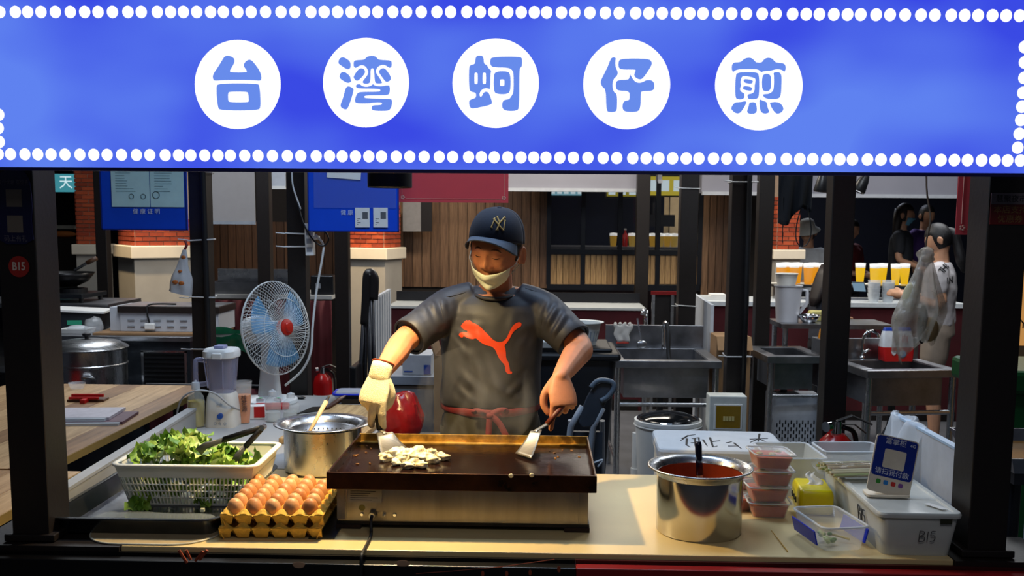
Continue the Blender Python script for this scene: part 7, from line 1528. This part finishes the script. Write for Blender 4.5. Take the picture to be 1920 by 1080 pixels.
# ================================================================== people in the background
SKINB = mat('light skin', 'b98a6c', .5, var=.1, scale=20, sub=.08)
def walker(label, loc, rz, h=1.64, arms=None, top=None, topm=None, bottom='trousers', botm=None, hair='short', hairm=None, sleeve=.55, pitch=10, hat=None, mask=None, seated=False, yaw=0):
    s = h/1.64; r = thing('person', label, 'person', loc, rz); r.scale = (s,)*3
    m = MB(); hc = Vector((0, -.02, 1.51)); HM2 = headM(hc, yaw, pitch, 0) @ Matrix.Scale(.95, 4)
    hip = .92
    m.loft([ering(c, a, b, n=20) for c, a, b in (((0, 0, .86), .15, .1), ((0, 0, .98), .13, .09), ((0, 0, 1.15), .145, .1), ((0, 0, 1.27), .15, .095), ((0, 0, 1.345), .1, .06))])
    limb(m, [(0, .01, 1.3), (0, 0, 1.42), (0, .01, 1.48)], [.055, .05, .05], 4, 10); headmesh(m, HM2, 32, 24)
    A = arms or {}
    jr = A.get('r', ((-.19, .01, 1.05), (-.17, -.12, .86))); jl = A.get('l', ((.19, .01, 1.05), (.17, -.12, .86)))
    SH = {}
    for sd, (e, w) in ((-1, jr), (1, jl)):
        sh = Vector((sd*.155, 0, 1.29)); e = Vector(e); w = Vector(w); d = (w-e).normalized()
        limb(m, [(sd*.06, 0, 1.29), sh, sh.lerp(e, .5), e, e.lerp(w, .6), w], [.045, .046, .04, .034, .03, .023], 4, 10)
        limb(m, [w, w+d*.05, w+d*.09], [.024, .032, .022], 3, 10)
        z = Vector((sd, 0, .3)); x = d.cross(z).normalized()
        for k in range(4): limb(m, [w+d*.085+x*(.012*(k-1.5)), w+d*.125+x*(.014*(k-1.5)), w+d*(.15-.006*abs(k-1))+x*(.013*(k-1.5))-z*.012], [.0095, .009, .0075], 2, 8)
        limb(m, [w+d*.03+x*.02, w+d*.07+x*.042, w+d*.1+x*.044], [.012, .011, .009], 2, 8); SH[sd] = (sh, e)
    for sd in (-1, 1):
        limb(m, [(sd*.075, 0, .88), (sd*.085, -.01, .68), (sd*.085, -.015, .46), (sd*.085, .01, .26), (sd*.085, .02, .08)], [.085, .075, .05, .046, .033], 4, 12); limb(m, [(sd*.085, .03, .05), (sd*.09, -.1, .03)], [.038, .03], 3, 8)
    baked('body', m, SKINB, r, .009, 2)
    c = MB(); g = .014
    c.loft([ering(cc, a+g, b+g, n=24) for cc, a, b in (((0, 0, .9), .15, .105), ((0, 0, 1.0), .14, .1), ((0, 0, 1.15), .15, .105), ((0, 0, 1.27), .152, .095), ((0, 0, 1.35), .09, .055))])
    for sd in (-1, 1):
        sh, e = SH[sd]; limb(c, [(sd*.06, 0, 1.285), sh, sh.lerp(e, sleeve)], [.06, .064, .056], 4, 14)
    baked('shirt', c, topm, r, .011, 3, lambda co, n: co+n*(.006*noise.noise(co*9)+.004*noise.noise(co*22)))
    if bottom == 'dress':
        d = MB(); d.loft([ering((0, 0, z), a, b, n=28) for z, a, b in ((.32, .27, .22), (.6, .22, .18), (.85, .18, .14), (1.0, .15, .11))]); baked('skirt', d, botm or topm, r, .016, 2, lambda co, n: co+n*.012*sin(atan2(co.y, co.x)*11)*max(0, min(1, 1-co.z)))
    elif bottom == 'shorts':
        d = MB(); d.loft([ering((0, 0, z), a, b, n=24) for z, a, b in ((.82, .17, .125), (.98, .15, .11))])
        for sd in (-1, 1): limb(d, [(sd*.08, 0, .86), (sd*.088, -.01, .66)], [.1, .095], 3, 14)
        baked('shorts', d, botm, r, .013, 2)
    else:
        d = MB(); d.loft([ering((0, 0, z), a, b, n=24) for z, a, b in ((.82, .165, .12), (.98, .148, .11))])
        for sd in (-1, 1): limb(d, [(sd*.08, 0, .86), (sd*.088, -.01, .46), (sd*.088, .02, .1)], [.1, .075, .06], 3, 14)
        baked('trousers', d, botm or BLKP, r, .013, 2)
    for sd in (-1, 1): obj('shoe', MB().loft([ering((sd*.09, -.03, z), a, b, p=3, n=16) for z, a, b in ((0, .045, .12), (.04, .045, .12), (.075, .035, .06))]), BLKP, r, smooth='a')
    hm_ = hairm or mat('black hair', '0e0d10', .45, var=.3, scale=60, stretch=(4, 4, .5), bump=.3, bscale=90)
    I = MB(HM2)
    def hs(u, v):
        a = 2*pi*u; e = pi/2-(pi*.7)*v; d = Vector((cos(e)*cos(a), cos(e)*sin(a), sin(e)))
        k = 1.07 if (d.y > -.35 or d.z > .42) else .9
        return headfn(d)*k+Vector((0, .004, .004))
    I.grid(hs, 36, 16); o = obj('hair', I, hm_, r, smooth=True)
    if hair == 'ponytail': obj('ponytail', MB(HM2).tube(smooth_path([(0, .08, .04), (.0, .112, .01), (.0, .105, -.08), (.01, .085, -.2), (.0, .075, -.3)], 4), [.028]*4+[.036]*6+[.038]*4+[.026]*2+[.006], 10), hm_, o, smooth=True)
    if hair == 'long': obj('long_hair', MB(HM2).loft([[(x, y+.055-.0*z, z) for x, y in rrect(-w, w, -d, d, min(w, d)*.9, 4)] for z, w, d in ((.06, .07, .05), (-.05, .084, .055), (-.16, .088, .04), (-.28, .07, .03), (-.36, .03, .015))]), hm_, o, smooth=True)
    if hat:
        obj('bucket_hat', MB(HM2).lathe([(.0001, .155), (.06, .152), (.078, .13), (.09, .06), (.135, .02), (.136, .016), (.09, .05)], 32), hat, r, smooth=True)
    if mask:
        obj('face_mask', MB(HM2).grid(lambda u, v: (lambda az, el: (lambda d: headfn(d)+d*.008)(Vector((sin(az)*cos(el), -cos(az)*cos(el), sin(el)))))(-1.1+2.2*u, -.2-.85*v), 16, 10), mask, r, smooth=True, solid=.002)
    return r
struct('floor_step', MB().box(W(1470, 500, 9.7).x, 7.5, 9.6, 15.4, 0, .24), FLOORM)
TEE = mat('white printed tee', 'bdb9bb', .8, var=.05)
p1 = W(1768, 420, 7.35); w1p = walker('woman with black ponytail and white lettered tee seen from behind', (p1.x, 7.35, 0), rad(-114), 1.66, {'r': ((-.2, .02, 1.06), (-.1, -.2, 1.1)), 'l': ((.2, .02, 1.06), (.08, -.22, 1.1))}, topm=TEE, bottom='shorts', botm=mat('beige shorts', '8a7d70', .8), hair='ponytail', pitch=24)
SBt = bvh_of([c for c in w1p.children if c.name.startswith('shirt')][0])
def wrap_text(body, size, u0, v0, du, dv, par, m):
    for k, ch in enumerate(body):
        if ch == ' ': continue
        d = _ray(u0+du*k, v0+dv*k).normalized(); h = SBt.ray_cast(CAM, d)
        if h[0]:
            o = obj('printed_letter', text_mesh(ch, size, bold=.0015), m, None); y_ = -h[1].normalized(); z_ = Vector((0, 0, 1)); z_ = (z_-y_*z_.dot(y_)).normalized(); x_ = y_.cross(z_); q = Matrix(((x_.x, y_.x, z_.x, 0), (x_.y, y_.y, z_.y, 0), (x_.z, y_.z, z_.z, 0), (0, 0, 0, 1))) @ Matrix.Rotation(-atan2(-dv, du), 4, 'Y')
            o.matrix_world = Matrix.Translation(h[0]+h[1]*.004) @ q; mw = o.matrix_world.copy(); o.parent = par; o.matrix_parent_inverse = par.matrix_world.inverted() if par.matrix_world != Matrix() else Matrix(); o['k'] = 0; del o['k']
            bpy.context.view_layer.update(); o.matrix_world = mw
bpy.context.view_layer.update()
wrap_text('THE BEAR', .062, 1766, 508, 4.4, -4.6, w1p, INK); wrap_text('IN', .065, 1776, 527, 6, -1, w1p, INK)
DOT = mat('dark dotted dress', '191b20', .8, var=.8, scale=140, col2='4a4e55', thr=(.28, .34))
p2 = W(1694, 372, 10.3); walker('woman in dark dotted dress with blue mask standing sideways', (p2.x, 10.3, .24), rad(62), 1.62, {'r': ((-.2, -.02, 1.06), (-.12, -.2, .98)), 'l': ((.2, -.04, 1.05), (.06, -.22, .96))}, topm=DOT, bottom='dress', botm=DOT, hair='long', hairm=mat('dark brown hair', '1c1212', .5, var=.3), pitch=5, mask=mat('blue mask cloth', '5fa0c0', .7), sleeve=.6)
p3 = W(1737, 372, 11.0); walker('person in purple top beyond the dotted dress', (p3.x, 11.0, .24), rad(20), 1.62, topm=mat('purple top', '4a2f72', .8), botm=mat('dark trousers', '14141a', .8), sleeve=.95)
p4 = W(1518, 405, 10.5); walker('person in white bucket hat and white shirt in the background', (p4.x, 10.5, .05), rad(-40), 1.62, {'r': ((-.2, -.02, 1.06), (-.05, -.22, 1.0)), 'l': ((.2, -.02, 1.06), (.0, -.24, .98))}, topm=mat('white shirt cloth', 'b9bcc0', .8), botm=mat('dark trousers', '14141a', .8), hat=mat('white hat cloth', 'b4b4ae', .85), hair='short', pitch=22)
p5 = W(1545, 500, 7.7); walker('long haired woman in dark grey top looking at her phone', (p5.x+.03, 7.7, 0), rad(120), 1.36, {'r': ((-.2, -.04, 1.06), (-.13, -.26, 1.06)), 'l': ((.2, -.06, 1.04), (.12, -.28, 1.06))}, topm=mat('charcoal ribbed top', '2c2e38', .9), botm=mat('dark trousers', '14141a', .8), hair='long', hairm=mat('dark brown hair', '1c1212', .5, var=.3), pitch=25)
ph = W(1607, 538, 7.45); pho = thing('phone', 'grey smartphone in the hand right of the wide post', 'phone', ph, rad(-30)); obj('phone_body', MB(Matrix.Rotation(rad(50), 4, 'X')).box(-.03, .06, -.004, .004, -.05, .06), mat('slate phone', '3a4652', .3), pho, bevel=.003); obj('phone_screen', MB(Matrix.Rotation(rad(50), 4, 'X')).box(-.027, .057, -.0052, -.004, -.046, .056), glow('phone screen', '8fb0c8', .6), pho)
p6 = W(1612, 400, 10.9); walker('person in dark red top beside the wide post', (p6.x-.1, 10.9, .1), rad(40), 1.6, {'r': ((-.2, -.02, 1.06), (-.05, -.26, 1.02)), 'l': ((.2, -.04, 1.06), (.05, -.28, 1.0))}, topm=mat('dark red top', '5a1418', .8), botm=mat('dark trousers', '14141a', .8))
# ================================================================== thin steam over the hot plate
def steam():
    m = bpy.data.materials.new('thin steam'); m.use_nodes = True; nt = m.node_tree; nt.nodes.clear(); N = nt.nodes; L = nt.links
    o = N.new('ShaderNodeOutputMaterial'); v = N.new('ShaderNodeVolumeScatter'); v.inputs['Color'].default_value = (.95, .93, .9, 1); v.inputs['Anisotropy'].default_value = .3
    tc = N.new('ShaderNodeTexCoord'); mp = N.new('ShaderNodeMapping'); mp.inputs['Scale'].default_value = (1, 1, .45)
    nz = N.new('ShaderNodeTexNoise'); nz.inputs['Scale'].default_value = 11; nz.inputs['Detail'].default_value = 3; nz.inputs['Distortion'].default_value = .8
    mr = N.new('ShaderNodeMapRange'); mr.inputs[1].default_value = .48; mr.inputs[2].default_value = .8; mr.inputs[3].default_value = 0; mr.inputs[4].default_value = 1.5
    L.new(tc.outputs['Object'], mp.inputs[0]); L.new(mp.outputs[0], nz.inputs['Vector']); L.new(nz.outputs[0], mr.inputs[0]); L.new(mr.outputs[0], v.inputs['Density']); L.new(v.outputs[0], o.inputs['Volume'])
    return m
b = MB()
def sf(u, v):
    a = 2*pi*u; e = -pi/2+pi*v; return (.19*cos(e)*cos(a), .13*cos(e)*sin(a), .17+.165*sin(e))
b.grid(sf, 20, 12)
st = solo('steam', b, steam(), 'thin steam rising from the griddle in front of the cook', 'steam', loc=(-.19, 2.98, CT+.152)); st['kind'] = 'stuff'
